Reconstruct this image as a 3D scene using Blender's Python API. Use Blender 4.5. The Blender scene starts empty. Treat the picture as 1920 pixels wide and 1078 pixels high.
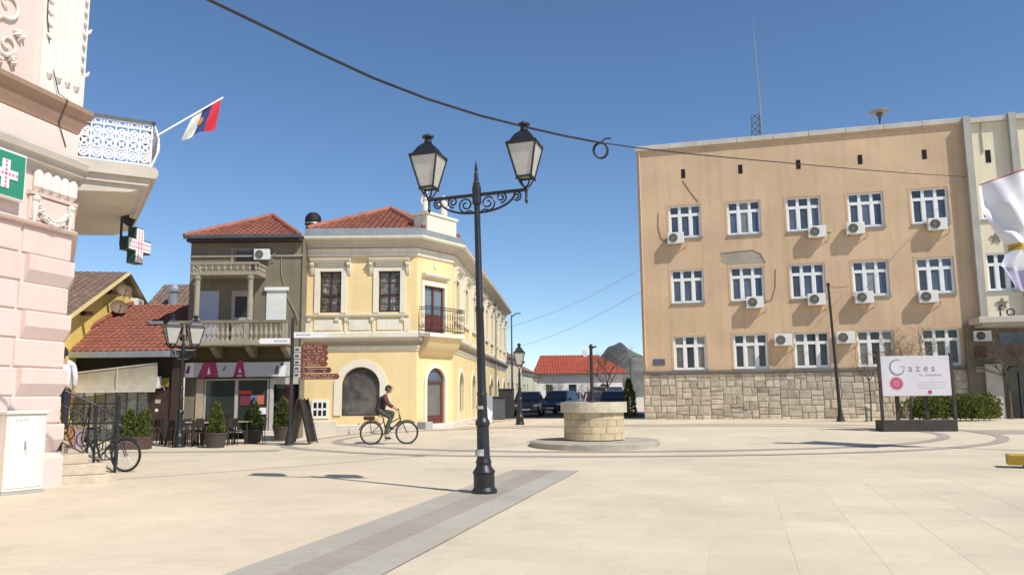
import bpy, math, random
from mathutils import Vector, Matrix
random.seed(7)
S = bpy.context.scene
COL = S.collection
R = math.radians

# ------------------------------------------------------------------ camera, sky, sun, exposure
cam_d = bpy.data.cameras.new('camera')
cam = bpy.data.objects.new('camera', cam_d)
COL.objects.link(cam)
S.camera = cam
cam_d.sensor_width = 36.0
cam_d.lens = 36.0 * 1480 / 1920
cam_d.clip_start = 0.1
cam_d.clip_end = 4000
_p = math.atan(203 / 1480)
_r = 0.0100
_R0 = Vector((1, 0, 0)); _U0 = Vector((0, -math.sin(_p), math.cos(_p))); _F = Vector((0, math.cos(_p), math.sin(_p)))
_Rv = _R0 * math.cos(_r) - _U0 * math.sin(_r)
_Uv = _R0 * math.sin(_r) + _U0 * math.cos(_r)
cam.matrix_world = Matrix(((_Rv.x, _Uv.x, -_F.x, 0), (_Rv.y, _Uv.y, -_F.y, 0), (_Rv.z, _Uv.z, -_F.z, 1.5), (0, 0, 0, 1)))

SUN = Vector((.49, -.44, .75)).normalized()
w = bpy.data.worlds.new('World'); S.world = w; w.use_nodes = True
nt = w.node_tree
sky = nt.nodes.new('ShaderNodeTexSky'); sky.sky_type = 'NISHITA'; sky.sun_disc = False
sky.sun_elevation = math.asin(SUN.z); sky.sun_rotation = math.atan2(SUN.x, SUN.y)
sky.altitude = 1500; sky.air_density = 1.0; sky.dust_density = 0.0; sky.ozone_density = 3.0
bg = nt.nodes['Background']; bg.inputs['Strength'].default_value = 0.116
hs = nt.nodes.new('ShaderNodeHueSaturation'); hs.inputs['Saturation'].default_value = 1.08
nt.links.new(sky.outputs[0], hs.inputs['Color']); nt.links.new(hs.outputs[0], bg.inputs['Color'])
sd = bpy.data.lights.new('sun', 'SUN'); sd.energy = 4.0; sd.angle = R(0.5); sd.color = (1.0, .95, .86)
so = bpy.data.objects.new('sun', sd); COL.objects.link(so)
so.rotation_euler = SUN.to_track_quat('Z', 'Y').to_euler()
S.view_settings.view_transform = 'Standard'; S.view_settings.look = 'None'
S.view_settings.gamma = 1; S.view_settings.use_curve_mapping = False
S.view_settings.exposure = 0.25

# ------------------------------------------------------------------ terrain height
def ss(a, b, t):
    t = min(1, max(0, (t - a) / (b - a)))
    return t * t * (3 - 2 * t)
def gz(x, y):
    return .28 * ss(20, 31, y) * ss(-8.5, -4, x)

# ------------------------------------------------------------------ materials
def lin(c):
    return tuple((v / 12.92 if v <= .04045 else ((v + .055) / 1.055) ** 2.4) for v in c)
MATS = {}
def mat(name, col, rough=.8, var=.10, scale=1.5, bump=.15, bscale=30, metal=0., spec=.4, streak=0., rnd=0., wave=None, col2=None, sharp=None):
    if name in MATS: return MATS[name]
    m = bpy.data.materials.new(name); m.use_nodes = True
    t = m.node_tree; n = t.nodes; L = t.links
    b = n['Principled BSDF']
    b.inputs['Roughness'].default_value = rough; b.inputs['Metallic'].default_value = metal
    b.inputs['Specular IOR Level'].default_value = spec
    tc = n.new('ShaderNodeTexCoord'); oi = n.new('ShaderNodeObjectInfo')
    ad = n.new('ShaderNodeVectorMath'); ad.operation = 'ADD'
    ml = n.new('ShaderNodeMath'); ml.operation = 'MULTIPLY'; ml.inputs[1].default_value = 57.
    L.new(oi.outputs['Random'], ml.inputs[0]); L.new(tc.outputs['Object'], ad.inputs[0]); L.new(ml.outputs[0], ad.inputs[1])
    n1 = n.new('ShaderNodeTexNoise'); n1.inputs['Scale'].default_value = scale; n1.inputs['Detail'].default_value = 6; n1.inputs['Roughness'].default_value = .6
    L.new(ad.outputs[0], n1.inputs['Vector'])
    mr = n.new('ShaderNodeMapRange'); mr.inputs['From Min'].default_value = .3; mr.inputs['From Max'].default_value = .7
    mr.inputs['To Min'].default_value = 1 - var; mr.inputs['To Max'].default_value = 1 + var
    L.new(n1.outputs[0], mr.inputs['Value'])
    val = mr.outputs[0]
    n2 = n.new('ShaderNodeTexNoise'); n2.inputs['Scale'].default_value = bscale; n2.inputs['Detail'].default_value = 4
    L.new(ad.outputs[0], n2.inputs['Vector'])
    m2 = n.new('ShaderNodeMapRange'); m2.inputs['To Min'].default_value = 1 - var * .5; m2.inputs['To Max'].default_value = 1 + var * .5
    m2.inputs['From Min'].default_value = .3; m2.inputs['From Max'].default_value = .7
    L.new(n2.outputs[0], m2.inputs['Value'])
    x = n.new('ShaderNodeMath'); x.operation = 'MULTIPLY'; L.new(val, x.inputs[0]); L.new(m2.outputs[0], x.inputs[1]); val = x.outputs[0]
    if streak:
        mp = n.new('ShaderNodeMapping'); mp.inputs['Scale'].default_value = (2.2, 2.2, .12); L.new(ad.outputs[0], mp.inputs[0])
        n3 = n.new('ShaderNodeTexNoise'); n3.inputs['Scale'].default_value = 1.6; n3.inputs['Detail'].default_value = 7; L.new(mp.outputs[0], n3.inputs['Vector'])
        m3 = n.new('ShaderNodeMapRange'); m3.inputs['From Min'].default_value = .5; m3.inputs['From Max'].default_value = .75
        m3.inputs['To Min'].default_value = 1; m3.inputs['To Max'].default_value = 1 - streak; L.new(n3.outputs[0], m3.inputs['Value'])
        x = n.new('ShaderNodeMath'); x.operation = 'MULTIPLY'; L.new(val, x.inputs[0]); L.new(m3.outputs[0], x.inputs[1]); val = x.outputs[0]
    if rnd:
        m4 = n.new('ShaderNodeMapRange'); m4.inputs['To Min'].default_value = 1 - rnd; m4.inputs['To Max'].default_value = 1 + rnd
        L.new(oi.outputs['Random'], m4.inputs['Value'])
        x = n.new('ShaderNodeMath'); x.operation = 'MULTIPLY'; L.new(val, x.inputs[0]); L.new(m4.outputs[0], x.inputs[1]); val = x.outputs[0]
    base = None
    if col2 is not None:
        mx0 = n.new('ShaderNodeMix'); mx0.data_type = 'RGBA'
        mx0.inputs['A'].default_value = (*col, 1); mx0.inputs['B'].default_value = (*col2, 1)
        nn = n.new('ShaderNodeTexNoise'); nn.inputs['Scale'].default_value = scale * 2.3; nn.inputs['Detail'].default_value = 5
        L.new(ad.outputs[0], nn.inputs['Vector'])
        rr = n.new('ShaderNodeMapRange')
        lo, hi = sharp or (.35, .65)
        rr.inputs['From Min'].default_value = lo; rr.inputs['From Max'].default_value = hi
        L.new(nn.outputs[0], rr.inputs['Value'])
        if rnd:
            av = n.new('ShaderNodeMath'); av.operation = 'ADD'; av.inputs[1].default_value = 0
            f2 = n.new('ShaderNodeMath'); f2.operation = 'MULTIPLY'; f2.inputs[1].default_value = 7.31
            fr = n.new('ShaderNodeMath'); fr.operation = 'FRACT'
            L.new(oi.outputs['Random'], f2.inputs[0]); L.new(f2.outputs[0], fr.inputs[0])
            mm = n.new('ShaderNodeMath'); mm.operation = 'MULTIPLY_ADD'; mm.inputs[1].default_value = .35
            m5 = n.new('ShaderNodeMath'); m5.operation = 'MULTIPLY'; m5.inputs[1].default_value = .8
            L.new(fr.outputs[0], m5.inputs[0]); L.new(rr.outputs[0], mm.inputs[0]); L.new(m5.outputs[0], mm.inputs[2])
            L.new(mm.outputs[0], mx0.inputs['Factor'])
        else:
            L.new(rr.outputs[0], mx0.inputs['Factor'])
        base = mx0.outputs['Result']
    mx = n.new('ShaderNodeVectorMath'); mx.operation = 'SCALE'
    if base is None: mx.inputs[0].default_value = col
    else: L.new(base, mx.inputs[0])
    L.new(val, mx.inputs['Scale'])
    L.new(mx.outputs[0], b.inputs['Base Color'])
    if bump:
        bp = n.new('ShaderNodeBump'); bp.inputs['Strength'].default_value = bump; bp.inputs['Distance'].default_value = .02
        L.new(n2.outputs[0], bp.inputs['Height']); L.new(bp.outputs[0], b.inputs['Normal'])
    MATS[name] = m
    return m

def glassmat(name, col, rough=.06, spec=.6, var=.25):
    m = mat(name, col, rough=rough, var=var, scale=1.2, bump=.03, bscale=2.0, spec=spec, rnd=.35)
    return m

def leafmat(name, a, b_):
    if name in MATS: return MATS[name]
    m = mat(name, a, rough=.7, var=.35, scale=4, bump=0, col2=b_, spec=.2)
    n = m.node_tree.nodes; L = m.node_tree.links
    tr = n.new('ShaderNodeBsdfTranslucent'); tr.inputs['Color'].default_value = (*[min(1, 1.6 * v) for v in a], 1)
    mx = n.new('ShaderNodeMixShader'); mx.inputs[0].default_value = .25
    L.new(n['Principled BSDF'].outputs[0], mx.inputs[1]); L.new(tr.outputs[0], mx.inputs[2])
    L.new(mx.outputs[0], n['Material Output'].inputs[0])
    return m

# ------------------------------------------------------------------ mesh builder
class MB:
    def __init__(s, M=None):
        s.v = []; s.f = []; s.mi = []; s.M = M; s.cur = 0
    def add(s, vs, fs):
        o = len(s.v)
        for p in vs:
            p = Vector(p)
            if s.M is not None: p = s.M @ p
            s.v.append(p)
        for f in fs:
            s.f.append([o + i for i in f]); s.mi.append(s.cur)
        return s
    def box(s, x0, x1, y0, y1, z0, z1):
        if x1 < x0: x0, x1 = x1, x0
        if y1 < y0: y0, y1 = y1, y0
        if z1 < z0: z0, z1 = z1, z0
        return s.add([(x0,y0,z0),(x1,y0,z0),(x1,y1,z0),(x0,y1,z0),(x0,y0,z1),(x1,y0,z1),(x1,y1,z1),(x0,y1,z1)],
              [(0,3,2,1),(4,5,6,7),(0,1,5,4),(1,2,6,5),(2,3,7,6),(3,0,4,7)])
    def cbox(s, x0, x1, y0, y1, z0, z1, c=.01):
        X = (x0, x1); Y = (y0, y1); Z = (z0, z1)
        v = []; idx = {}
        sg = (1, -1)
        for i in (0, 1):
            for j in (0, 1):
                for k in (0, 1):
                    for a in range(3):
                        p = [X[i], Y[j], Z[k]]
                        d = (sg[i] * c, sg[j] * c, sg[k] * c)
                        for q in range(3):
                            if q != a: p[q] += d[q]
                        idx[(i, j, k, a)] = len(v); v.append(p)
        f = []
        def q4(a, lst): f.append([idx[(*t, a)] for t in lst])
        q4(0, [(0,0,0),(0,0,1),(0,1,1),(0,1,0)]); q4(0, [(1,0,0),(1,1,0),(1,1,1),(1,0,1)])
        q4(1, [(0,0,0),(1,0,0),(1,0,1),(0,0,1)]); q4(1, [(0,1,0),(0,1,1),(1,1,1),(1,1,0)])
        q4(2, [(0,0,0),(0,1,0),(1,1,0),(1,0,0)]); q4(2, [(0,0,1),(1,0,1),(1,1,1),(0,1,1)])
        for a in range(3):
            o = [q for q in range(3) if q != a]
            for u in (0, 1):
                for w_ in (0, 1):
                    t0 = [0,0,0]; t0[o[0]] = u; t0[o[1]] = w_; t1 = list(t0); t1[a] = 1
                    f.append([idx[(*t0, o[0])], idx[(*t1, o[0])], idx[(*t1, o[1])], idx[(*t0, o[1])]])
        for i in (0, 1):
            for j in (0, 1):
                for k in (0, 1):
                    f.append([idx[(i,j,k,0)], idx[(i,j,k,1)], idx[(i,j,k,2)]])
        return s.add(v, f)
    def prism(s, poly, axis, a, b):
        # poly: 2D points in the plane across `axis`; extruded from a to b
        n = len(poly)
        def P(p, t):
            if axis == 'x': return (t, p[0], p[1])
            if axis == 'y': return (p[0], t, p[1])
            return (p[0], p[1], t)
        v = [P(p, a) for p in poly] + [P(p, b) for p in poly]
        f = [list(range(n)), list(range(2 * n - 1, n - 1, -1))] + [[i, (i + 1) % n, n + (i + 1) % n, n + i] for i in range(n)]
        return s.add(v, f)
    def tube(s, pts, r, n=8, caps=True, closed=False):
        pts = [Vector(p) for p in pts]; k = len(pts)
        rs = r if isinstance(r, (list, tuple)) else [r] * k
        v = []; up = None
        for i, p in enumerate(pts):
            if closed: d = pts[(i + 1) % k] - pts[i - 1]
            else: d = pts[min(i + 1, k - 1)] - pts[max(i - 1, 0)]
            d = d.normalized() if d.length > 1e-9 else Vector((0, 0, 1))
            if up is None:
                up = Vector((0, 0, 1)) if abs(d.z) < .9 else Vector((0, 1, 0))
            a = d.cross(up)
            if a.length < 1e-6: a = d.orthogonal()
            a.normalize(); b = a.cross(d).normalized(); up = b
            for j in range(n):
                t = 2 * math.pi * j / n
                v.append(p + (a * math.cos(t) + b * math.sin(t)) * rs[i])
        f = []
        for i in range(k if closed else k - 1):
            i2 = (i + 1) % k
            for j in range(n):
                f.append([i * n + j, i * n + (j + 1) % n, i2 * n + (j + 1) % n, i2 * n + j])
        if caps and not closed:
            f.append(list(range(n - 1, -1, -1))); f.append([(k - 1) * n + j for j in range(n)])
        return s.add(v, f)
    def lathe(s, prof, c=(0, 0, 0), n=16, a0=0, a1=2 * math.pi, rot=0):
        full = abs(a1 - a0 - 2 * math.pi) < 1e-6
        m = n if full else n + 1
        v = []; f = []
        for (r, z) in prof:
            for j in range(m):
                t = a0 + (a1 - a0) * j / n + rot
                v.append((c[0] + r * math.cos(t), c[1] + r * math.sin(t), c[2] + z))
        for i in range(len(prof) - 1):
            for j in range(n):
                j2 = (j + 1) % m
                f.append([i * m + j, i * m + j2, (i + 1) * m + j2, (i + 1) * m + j])
        if prof[0][0] > 1e-4 and full: f.append(list(range(m - 1, -1, -1)))
        if prof[-1][0] > 1e-4 and full: f.append([(len(prof) - 1) * m + j for j in range(m)])
        return s.add(v, f)
    def quad(s, a, b, c, d): return s.add([a, b, c, d], [(0, 1, 2, 3)])
    def poly(s, pts): return s.add(pts, [list(range(len(pts)))])
    def slab(s, pts, th):
        # polygon pts (3D, planar) thickened by th along -normal
        P = [Vector(p) for p in pts]
        nrm = (P[1] - P[0]).cross(P[2] - P[0]).normalized()
        n = len(P); Q = [p - nrm * th for p in P]
        return s.add(P + Q, [list(range(n)), list(range(2 * n - 1, n - 1, -1))] + [[i, n + i, n + (i + 1) % n, (i + 1) % n] for i in range(n)])
    def sheet(s, fn, nu, nv, th=0):
        v = [fn(i / nu, j / nv) for j in range(nv + 1) for i in range(nu + 1)]
        f = [[j * (nu + 1) + i, j * (nu + 1) + i + 1, (j + 1) * (nu + 1) + i + 1, (j + 1) * (nu + 1) + i] for j in range(nv) for i in range(nu)]
        return s.add(v, f)
    def wall(s, x0, x1, z0, z1, holes, depth=.2, y=0.):
        # vertical wall at local y, holes (xa,xb,za,zb[,arch]) with reveals going to y+depth
        xs = sorted({x0, x1, *[h[0] for h in holes], *[h[1] for h in holes]})
        zs = sorted({z0, z1, *[h[2] for h in holes], *[h[3] for h in holes]})
        for i in range(len(xs) - 1):
            for k in range(len(zs) - 1):
                cx, cz = (xs[i] + xs[i + 1]) / 2, (zs[k] + zs[k + 1]) / 2
                if any(h[0] < cx < h[1] and h[2] < cz < h[3] for h in holes): continue
                s.quad((xs[i], y, zs[k]), (xs[i + 1], y, zs[k]), (xs[i + 1], y, zs[k + 1]), (xs[i], y, zs[k + 1]))
        for h in holes:
            xa, xb, za, zb = h[:4]; yd = y + depth
            s.quad((xa, y, za), (xa, y, zb), (xa, yd, zb), (xa, yd, za))
            s.quad((xb, y, za), (xb, yd, za), (xb, yd, zb), (xb, y, zb))
            s.quad((xa, y, za), (xa, yd, za), (xb, yd, za), (xb, y, za))
            if len(h) > 4 and h[4]:
                rr = (xb - xa) / 2; rise = h[4]; cx = (xa + xb) / 2; N = 14
                arc = [(cx - rr * math.cos(math.pi * i / N), zb - rise + rise * math.sin(math.pi * i / N)) for i in range(N + 1)]
                for i in range(N):
                    (ax, az), (bx, bz) = arc[i], arc[i + 1]
                    s.quad((ax, y, az), (bx, y, bz), (bx, y, zb), (ax, y, zb))
                    s.quad((ax, y, az), (ax, yd, az), (bx, yd, bz), (bx, y, bz))
            else:
                s.quad((xa, y, zb), (xb, y, zb), (xb, yd, zb), (xa, yd, zb))
        return s
    def sweep(s, path, prof, z0=0., closed=False, out=-1):
        # profile [(outward, z)] swept along a 2D path with mitres; outward is to the right of travel when out=-1
        n = len(path); P = [Vector((p[0], p[1])) for p in path]; rings = []
        for i in range(n):
            d1 = (P[i] - P[i - 1]).normalized() if i > 0 or closed else None
            d2 = (P[(i + 1) % n] - P[i]).normalized() if i < n - 1 or closed else None
            if d1 is None: d1 = d2
            if d2 is None: d2 = d1
            n1 = Vector((d1.y, -d1.x)); n2 = Vector((d2.y, -d2.x)); m_ = (n1 + n2)
            m_ = m_ / max(.2, m_.dot(n1)) if m_.length > 1e-6 else n1
            rings.append([(P[i].x + m_.x * o, P[i].y + m_.y * o, z0 + z) for (o, z) in prof])
        k = len(prof); v = [q for r_ in rings for q in r_]; f = []
        for i in range(n if closed else n - 1):
            i2 = (i + 1) % n
            for j in range(k - 1): f.append([i * k + j, i2 * k + j, i2 * k + j + 1, i * k + j + 1])
        if not closed:
            f.append(list(range(k))); f.append([(n - 1) * k + j for j in range(k - 1, -1, -1)])
        return s.add(v, f)
    def tiles(s, O, ax, ay, poly, pw=.22, row=.34, amp=.03):
        # corrugated roof tiles on the plane O + a*ax + b*ay, b up the slope, poly convex in (a,b)
        O = Vector(O); ax = Vector(ax).normalized(); ay = Vector(ay).normalized(); nz = ax.cross(ay).normalized()
        if nz.z < 0: nz = -nz
        def rng(b):
            xs = []
            for i in range(len(poly)):
                p, q = poly[i], poly[(i + 1) % len(poly)]
                if min(p[1], q[1]) - 1e-4 <= b <= max(p[1], q[1]) + 1e-4 and abs(p[1] - q[1]) > 2e-4:
                    t = min(1, max(0, (b - p[1]) / (q[1] - p[1]))); xs.append(p[0] + t * (q[0] - p[0]))
            return (min(xs), max(xs)) if xs else None
        b0 = min(p[1] for p in poly); b1 = max(p[1] for p in poly)
        b = b0
        while b < b1 - 1e-3:
            e = min(b + row, b1)
            ra, rb = rng(b + 1e-5), rng(e - 1e-5)
            if ra and rb:
                n = max(1, int(max(ra[1] - ra[0], rb[1] - rb[0]) / (pw / 4)))
                v = []
                lift = random.uniform(0, .006)
                for (r_, bb, up) in ((ra, b - .03, .035 + lift), (rb, e, .005)):
                    for i in range(n + 1):
                        a = r_[0] + (r_[1] - r_[0]) * i / n
                        v.append(O + ax * a + ay * bb + nz * (up + amp * math.sin(a / pw * 2 * math.pi)))
                s.add(v, [[i, i + 1, n + 2 + i, n + 1 + i] for i in range(n)])
                v = []
                for up in (0.0, .035 + lift):
                    for i in range(n + 1):
                        a = ra[0] + (ra[1] - ra[0]) * i / n
                        v.append(O + ax * a + ay * (b - .03) + nz * (up + amp * math.sin(a / pw * 2 * math.pi)))
                s.add(v, [[i, i + 1, n + 2 + i, n + 1 + i] for i in range(n)])
            b = e
        return s
    def mesh(s, name, mats, ang=24):
        me = bpy.data.meshes.new(name)
        me.from_pydata([tuple(p) for p in s.v], [], s.f)
        if not isinstance(mats, (list, tuple)): mats = [mats]
        for m in mats: me.materials.append(m)
        me.polygons.foreach_set('material_index', s.mi)
        me.polygons.foreach_set('use_smooth', [True] * len(s.f))
        me.validate(); me.update()
        me.set_sharp_from_angle(angle=R(ang))
        return me
    def build(s, name, mats, parent=None, loc=None, rz=None, fix=True):
        import bmesh
        me = s.mesh(name, mats)
        if fix:
            bm = bmesh.new(); bm.from_mesh(me); bmesh.ops.recalc_face_normals(bm, faces=bm.faces); bm.to_mesh(me); bm.free()
            me.set_sharp_from_angle(angle=R(24))
        return put(name, me, parent, loc, rz)

def put(name, me, parent=None, loc=None, rz=None):
    o = bpy.data.objects.new(name, me); COL.objects.link(o)
    if parent: o.parent = parent
    if loc: o.location = loc
    if rz is not None: o.rotation_euler = (0, 0, rz)
    return o
def tag(o, label=None, cat=None, group=None, kind=None):
    if label: o['label'] = label
    if cat: o['category'] = cat
    if group: o['group'] = group
    if kind: o['kind'] = kind
    return o
def thing(name, label, cat, loc=(0, 0, 0), rz=0., group=None):
    o = bpy.data.objects.new(name, None); COL.objects.link(o)
    o.location = loc; o.rotation_euler = (0, 0, rz); o.empty_display_size = .2
    return tag(o, label, cat, group)
def kids(o): return [c for c in COL.objects if c.parent == o]
def copy_tree(o, parent=None, top=True):
    c = o.copy(); COL.objects.link(c)
    if parent: c.parent = parent
    for ch in list(o.children): copy_tree(ch, c, False)
    return c
def clone(o, loc, rz, label, group=None):
    c = copy_tree(o); c.location = loc; c.rotation_euler = (o.rotation_euler[0], o.rotation_euler[1], rz); c['label'] = label
    if group: c['group'] = group
    return c
def arc(cx, cz, r, a0, a1, n=12, r1=None):
    r1 = r if r1 is None else r1
    return [(cx + (r + (r1 - r) * i / n) * math.cos(R(a0 + (a1 - a0) * i / n)), cz + (r + (r1 - r) * i / n) * math.sin(R(a0 + (a1 - a0) * i / n))) for i in range(n + 1)]
def text(name, body, size, m, parent, loc, rot=(math.pi / 2, 0, 0), ext=.003, align='CENTER', sx=1.):
    c = bpy.data.curves.new(name, 'FONT'); c.body = body; c.size = size; c.extrude = ext; c.align_x = align; c.align_y = 'CENTER'
    c.materials.append(m); c.resolution_u = 3
    tmp = bpy.data.objects.new('tmp', c); me = bpy.data.meshes.new_from_object(tmp); bpy.data.objects.remove(tmp)
    o = bpy.data.objects.new(name, me); COL.objects.link(o); o.parent = parent; o.location = loc; o.rotation_euler = rot; o.scale = (sx, 1, 1)
    return o

# palette ----------------------------------------------------------
M_paint_black = mat('black_iron_paint', (.015, .016, .02), rough=.42, var=.25, scale=6, bump=.08, bscale=60, spec=.5)
M_iron = mat('dark_iron', (.03, .028, .028), rough=.5, var=.3, scale=8, bump=.1)
M_white = mat('white_pvc', (.80, .80, .78), rough=.45, var=.04, bump=.02)
M_whitewall = mat('white_plaster', (.72, .70, .66), rough=.9, var=.06, streak=.1)
M_cream = mat('cream_plaster_trim', (.76, .71, .58), rough=.85, var=.06, scale=2, streak=.12)
M_yellow = mat('yellow_plaster', (.81, .625, .325), rough=.9, var=.07, scale=.9, bump=.12, bscale=45, streak=.07)
M_gable = mat('bright_yellow_plaster', (.85, .66, .17), rough=.9, var=.06, streak=.08)
M_ochre = mat('ochre_plaster', (.60, .43, .272), rough=.92, var=.11, scale=.45, bump=.2, bscale=40, streak=.13)
M_cream2 = mat('pale_cream_plaster', (.76, .68, .50), rough=.9, var=.05, streak=.12)
M_grey = mat('grey_render', (.42, .40, .36), rough=.9, var=.1, streak=.15)
M_taupe = mat('taupe_render', (.215, .185, .13), rough=.92, var=.12, scale=1.2, streak=.22)
M_taupe_trim = mat('taupe_trim', (.34, .295, .225), rough=.9, var=.12, streak=.15)
M_pink = mat('pink_plaster', (.74, .585, .525), rough=.85, var=.045, scale=1.4, bump=.12, bscale=50, streak=.06)
M_ivory = mat('ivory_stucco', (.80, .73, .66), rough=.8, var=.05, bump=.1)
M_cornice_shade = mat('cornice_shade_brown', (.36, .235, .165), rough=.8, var=.1)  # brown carries the shadow below the upper string course
M_greybeige = mat('greybeige_cornice', (.52, .47, .40), rough=.85, var=.08, streak=.1)
M_roof = mat('red_clay_tile', (.275, .10, .064), rough=.85, var=.28, scale=2.5, bump=.1, col2=(.24, .085, .055))
M_roof_old = mat('old_brown_tile', (.25, .16, .11), rough=.9, var=.3, scale=3, bump=.1, col2=(.17, .12, .095))
M_metal = mat('zinc_sheet', (.33, .35, .36), rough=.45, var=.12, metal=.5, spec=.5)
M_darkmetal = mat('dark_sheet_metal', (.10, .11, .12), rough=.5, var=.15, metal=.3)
M_wood_red = mat('red_brown_joinery', (.13, .035, .03), rough=.5, var=.2, scale=5)
M_wood_dark = mat('dark_brown_joinery', (.055, .03, .025), rough=.5, var=.2, scale=5)
G_blue = glassmat('window_glass', (.075, .095, .13))
G_blue2 = glassmat('window_glass_sheer', (.10, .12, .15)); G_blue3 = glassmat('window_glass_blind', (.20, .21, .22))
G_dark = glassmat('dark_window_glass', (.03, .034, .036))
G_curtain = mat('curtained_glass', (.20, .19, .16), rough=.12, var=.35, scale=2.0, bump=.0, spec=.6, rnd=.5)
M_paving = None

# ------------------------------------------------------------------ ground
def pavmat(name, c1, c2, ang, bw, bh, mort, amt=.22, spots=.12):
    m = bpy.data.materials.new(name); m.use_nodes = True
    t = m.node_tree; n = t.nodes; L = t.links; b = n['Principled BSDF']; b.inputs['Roughness'].default_value = .82
    b.inputs['Specular IOR Level'].default_value = .3
    tc = n.new('ShaderNodeNewGeometry'); mp = n.new('ShaderNodeMapping'); mp.inputs['Rotation'].default_value = (0, 0, ang)
    L.new(tc.outputs['Position'], mp.inputs[0])
    br = n.new('ShaderNodeTexBrick'); br.inputs['Scale'].default_value = 1; br.inputs['Brick Width'].default_value = bw; br.inputs['Row Height'].default_value = bh
    br.inputs['Mortar Size'].default_value = mort; br.inputs['Mortar Smooth'].default_value = .3
    br.inputs['Color1'].default_value = (*c1, 1); br.inputs['Color2'].default_value = (*c2, 1)
    br.inputs['Mortar'].default_value = (*[v * (1 - amt) for v in c1], 1)
    L.new(mp.outputs[0], br.inputs[0])
    n1 = n.new('ShaderNodeTexNoise'); n1.inputs['Scale'].default_value = .35; n1.inputs['Detail'].default_value = 8; n1.inputs['Roughness'].default_value = .62
    L.new(tc.outputs['Position'], n1.inputs['Vector'])
    r1 = n.new('ShaderNodeMapRange'); r1.inputs['From Min'].default_value = .3; r1.inputs['From Max'].default_value = .7; r1.inputs['To Min'].default_value = .86; r1.inputs['To Max'].default_value = 1.09
    L.new(n1.outputs[0], r1.inputs[0])
    n2 = n.new('ShaderNodeTexNoise'); n2.inputs['Scale'].default_value = 3.2; n2.inputs['Detail'].default_value = 9; n2.inputs['Roughness'].default_value = .7
    L.new(tc.outputs['Position'], n2.inputs['Vector'])
    r2 = n.new('ShaderNodeMapRange'); r2.inputs['From Min'].default_value = .58; r2.inputs['From Max'].default_value = .78; r2.inputs['To Min'].default_value = 1; r2.inputs['To Max'].default_value = 1 - spots
    L.new(n2.outputs[0], r2.inputs[0])
    n3 = n.new('ShaderNodeTexNoise'); n3.inputs['Scale'].default_value = 60; n3.inputs['Detail'].default_value = 4
    L.new(tc.outputs['Position'], n3.inputs['Vector'])
    r3 = n.new('ShaderNodeMapRange'); r3.inputs['From Min'].default_value = .3; r3.inputs['From Max'].default_value = .7; r3.inputs['To Min'].default_value = .93; r3.inputs['To Max'].default_value = 1.06
    L.new(n3.outputs[0], r3.inputs[0])
    n5 = n.new('ShaderNodeTexNoise'); n5.inputs['Scale'].default_value = 7; n5.inputs['Detail'].default_value = 2; n5.inputs['Distortion'].default_value = 1.5
    L.new(tc.outputs['Position'], n5.inputs['Vector'])
    r5 = n.new('ShaderNodeMapRange'); r5.inputs['From Min'].default_value = .70; r5.inputs['From Max'].default_value = .76; r5.inputs['To Min'].default_value = 1; r5.inputs['To Max'].default_value = .82
    L.new(n5.outputs[0], r5.inputs[0])
    n6 = n.new('ShaderNodeTexNoise'); n6.inputs['Scale'].default_value = .8; n6.inputs['Detail'].default_value = 10; n6.inputs['Roughness'].default_value = .75; n6.inputs['Distortion'].default_value = .8
    L.new(tc.outputs['Position'], n6.inputs['Vector'])
    r6 = n.new('ShaderNodeMapRange'); r6.inputs['From Min'].default_value = .52; r6.inputs['From Max'].default_value = .70; r6.inputs['To Min'].default_value = 1; r6.inputs['To Max'].default_value = .87
    L.new(n6.outputs[0], r6.inputs[0])
    oi = n.new('ShaderNodeObjectInfo')
    r4 = n.new('ShaderNodeMapRange'); r4.inputs['To Min'].default_value = .95; r4.inputs['To Max'].default_value = 1.03
    L.new(oi.outputs['Random'], r4.inputs[0])
    val = r1.outputs[0]
    for o_ in (r2.outputs[0], r3.outputs[0], r4.outputs[0], r5.outputs[0], r6.outputs[0]):
        x = n.new('ShaderNodeMath'); x.operation = 'MULTIPLY'; L.new(val, x.inputs[0]); L.new(o_, x.inputs[1]); val = x.outputs[0]
    sc = n.new('ShaderNodeVectorMath'); sc.operation = 'SCALE'; L.new(br.outputs[0], sc.inputs[0]); L.new(val, sc.inputs['Scale'])
    L.new(sc.outputs[0], b.inputs['Base Color'])
    bp = n.new('ShaderNodeBump'); bp.inputs['Strength'].default_value = .25; bp.inputs['Distance'].default_value = .004
    L.new(n3.outputs[0], bp.inputs['Height']); L.new(bp.outputs[0], b.inputs['Normal'])
    return m
GA = R(16)       # paving grid runs 16 degrees right of straight ahead
M_ground = pavmat('beige_plaza_paving', (.675, .575, .425), (.65, .55, .405), GA, .4, .2, .006, .10, .2)
M_slab = pavmat('beige_stone_slab', (.675, .575, .425), (.66, .56, .413), GA, 40, 40, 0, 0, .2)
M_bandgrey = pavmat('grey_paver_band', (.46, .425, .35), (.435, .40, .33), GA, .2, .1, .006, .16, .1)
M_bandpink = pavmat('dusty_pink_paver_band', (.41, .35, .305), (.385, .325, .285), GA, .2, .1, .006, .16, .1)
M_ring = pavmat('mauve_paver_ring', (.44, .375, .315), (.41, .35, .295), GA, .2, .1, .006, .14, .1)
M_asph = mat('asphalt', (.055, .056, .06), rough=.9, var=.2, scale=.8, bump=.2, bscale=60)
M_joint = mat('sandy_joint', (.30, .255, .19), rough=.95, var=.15)

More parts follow.
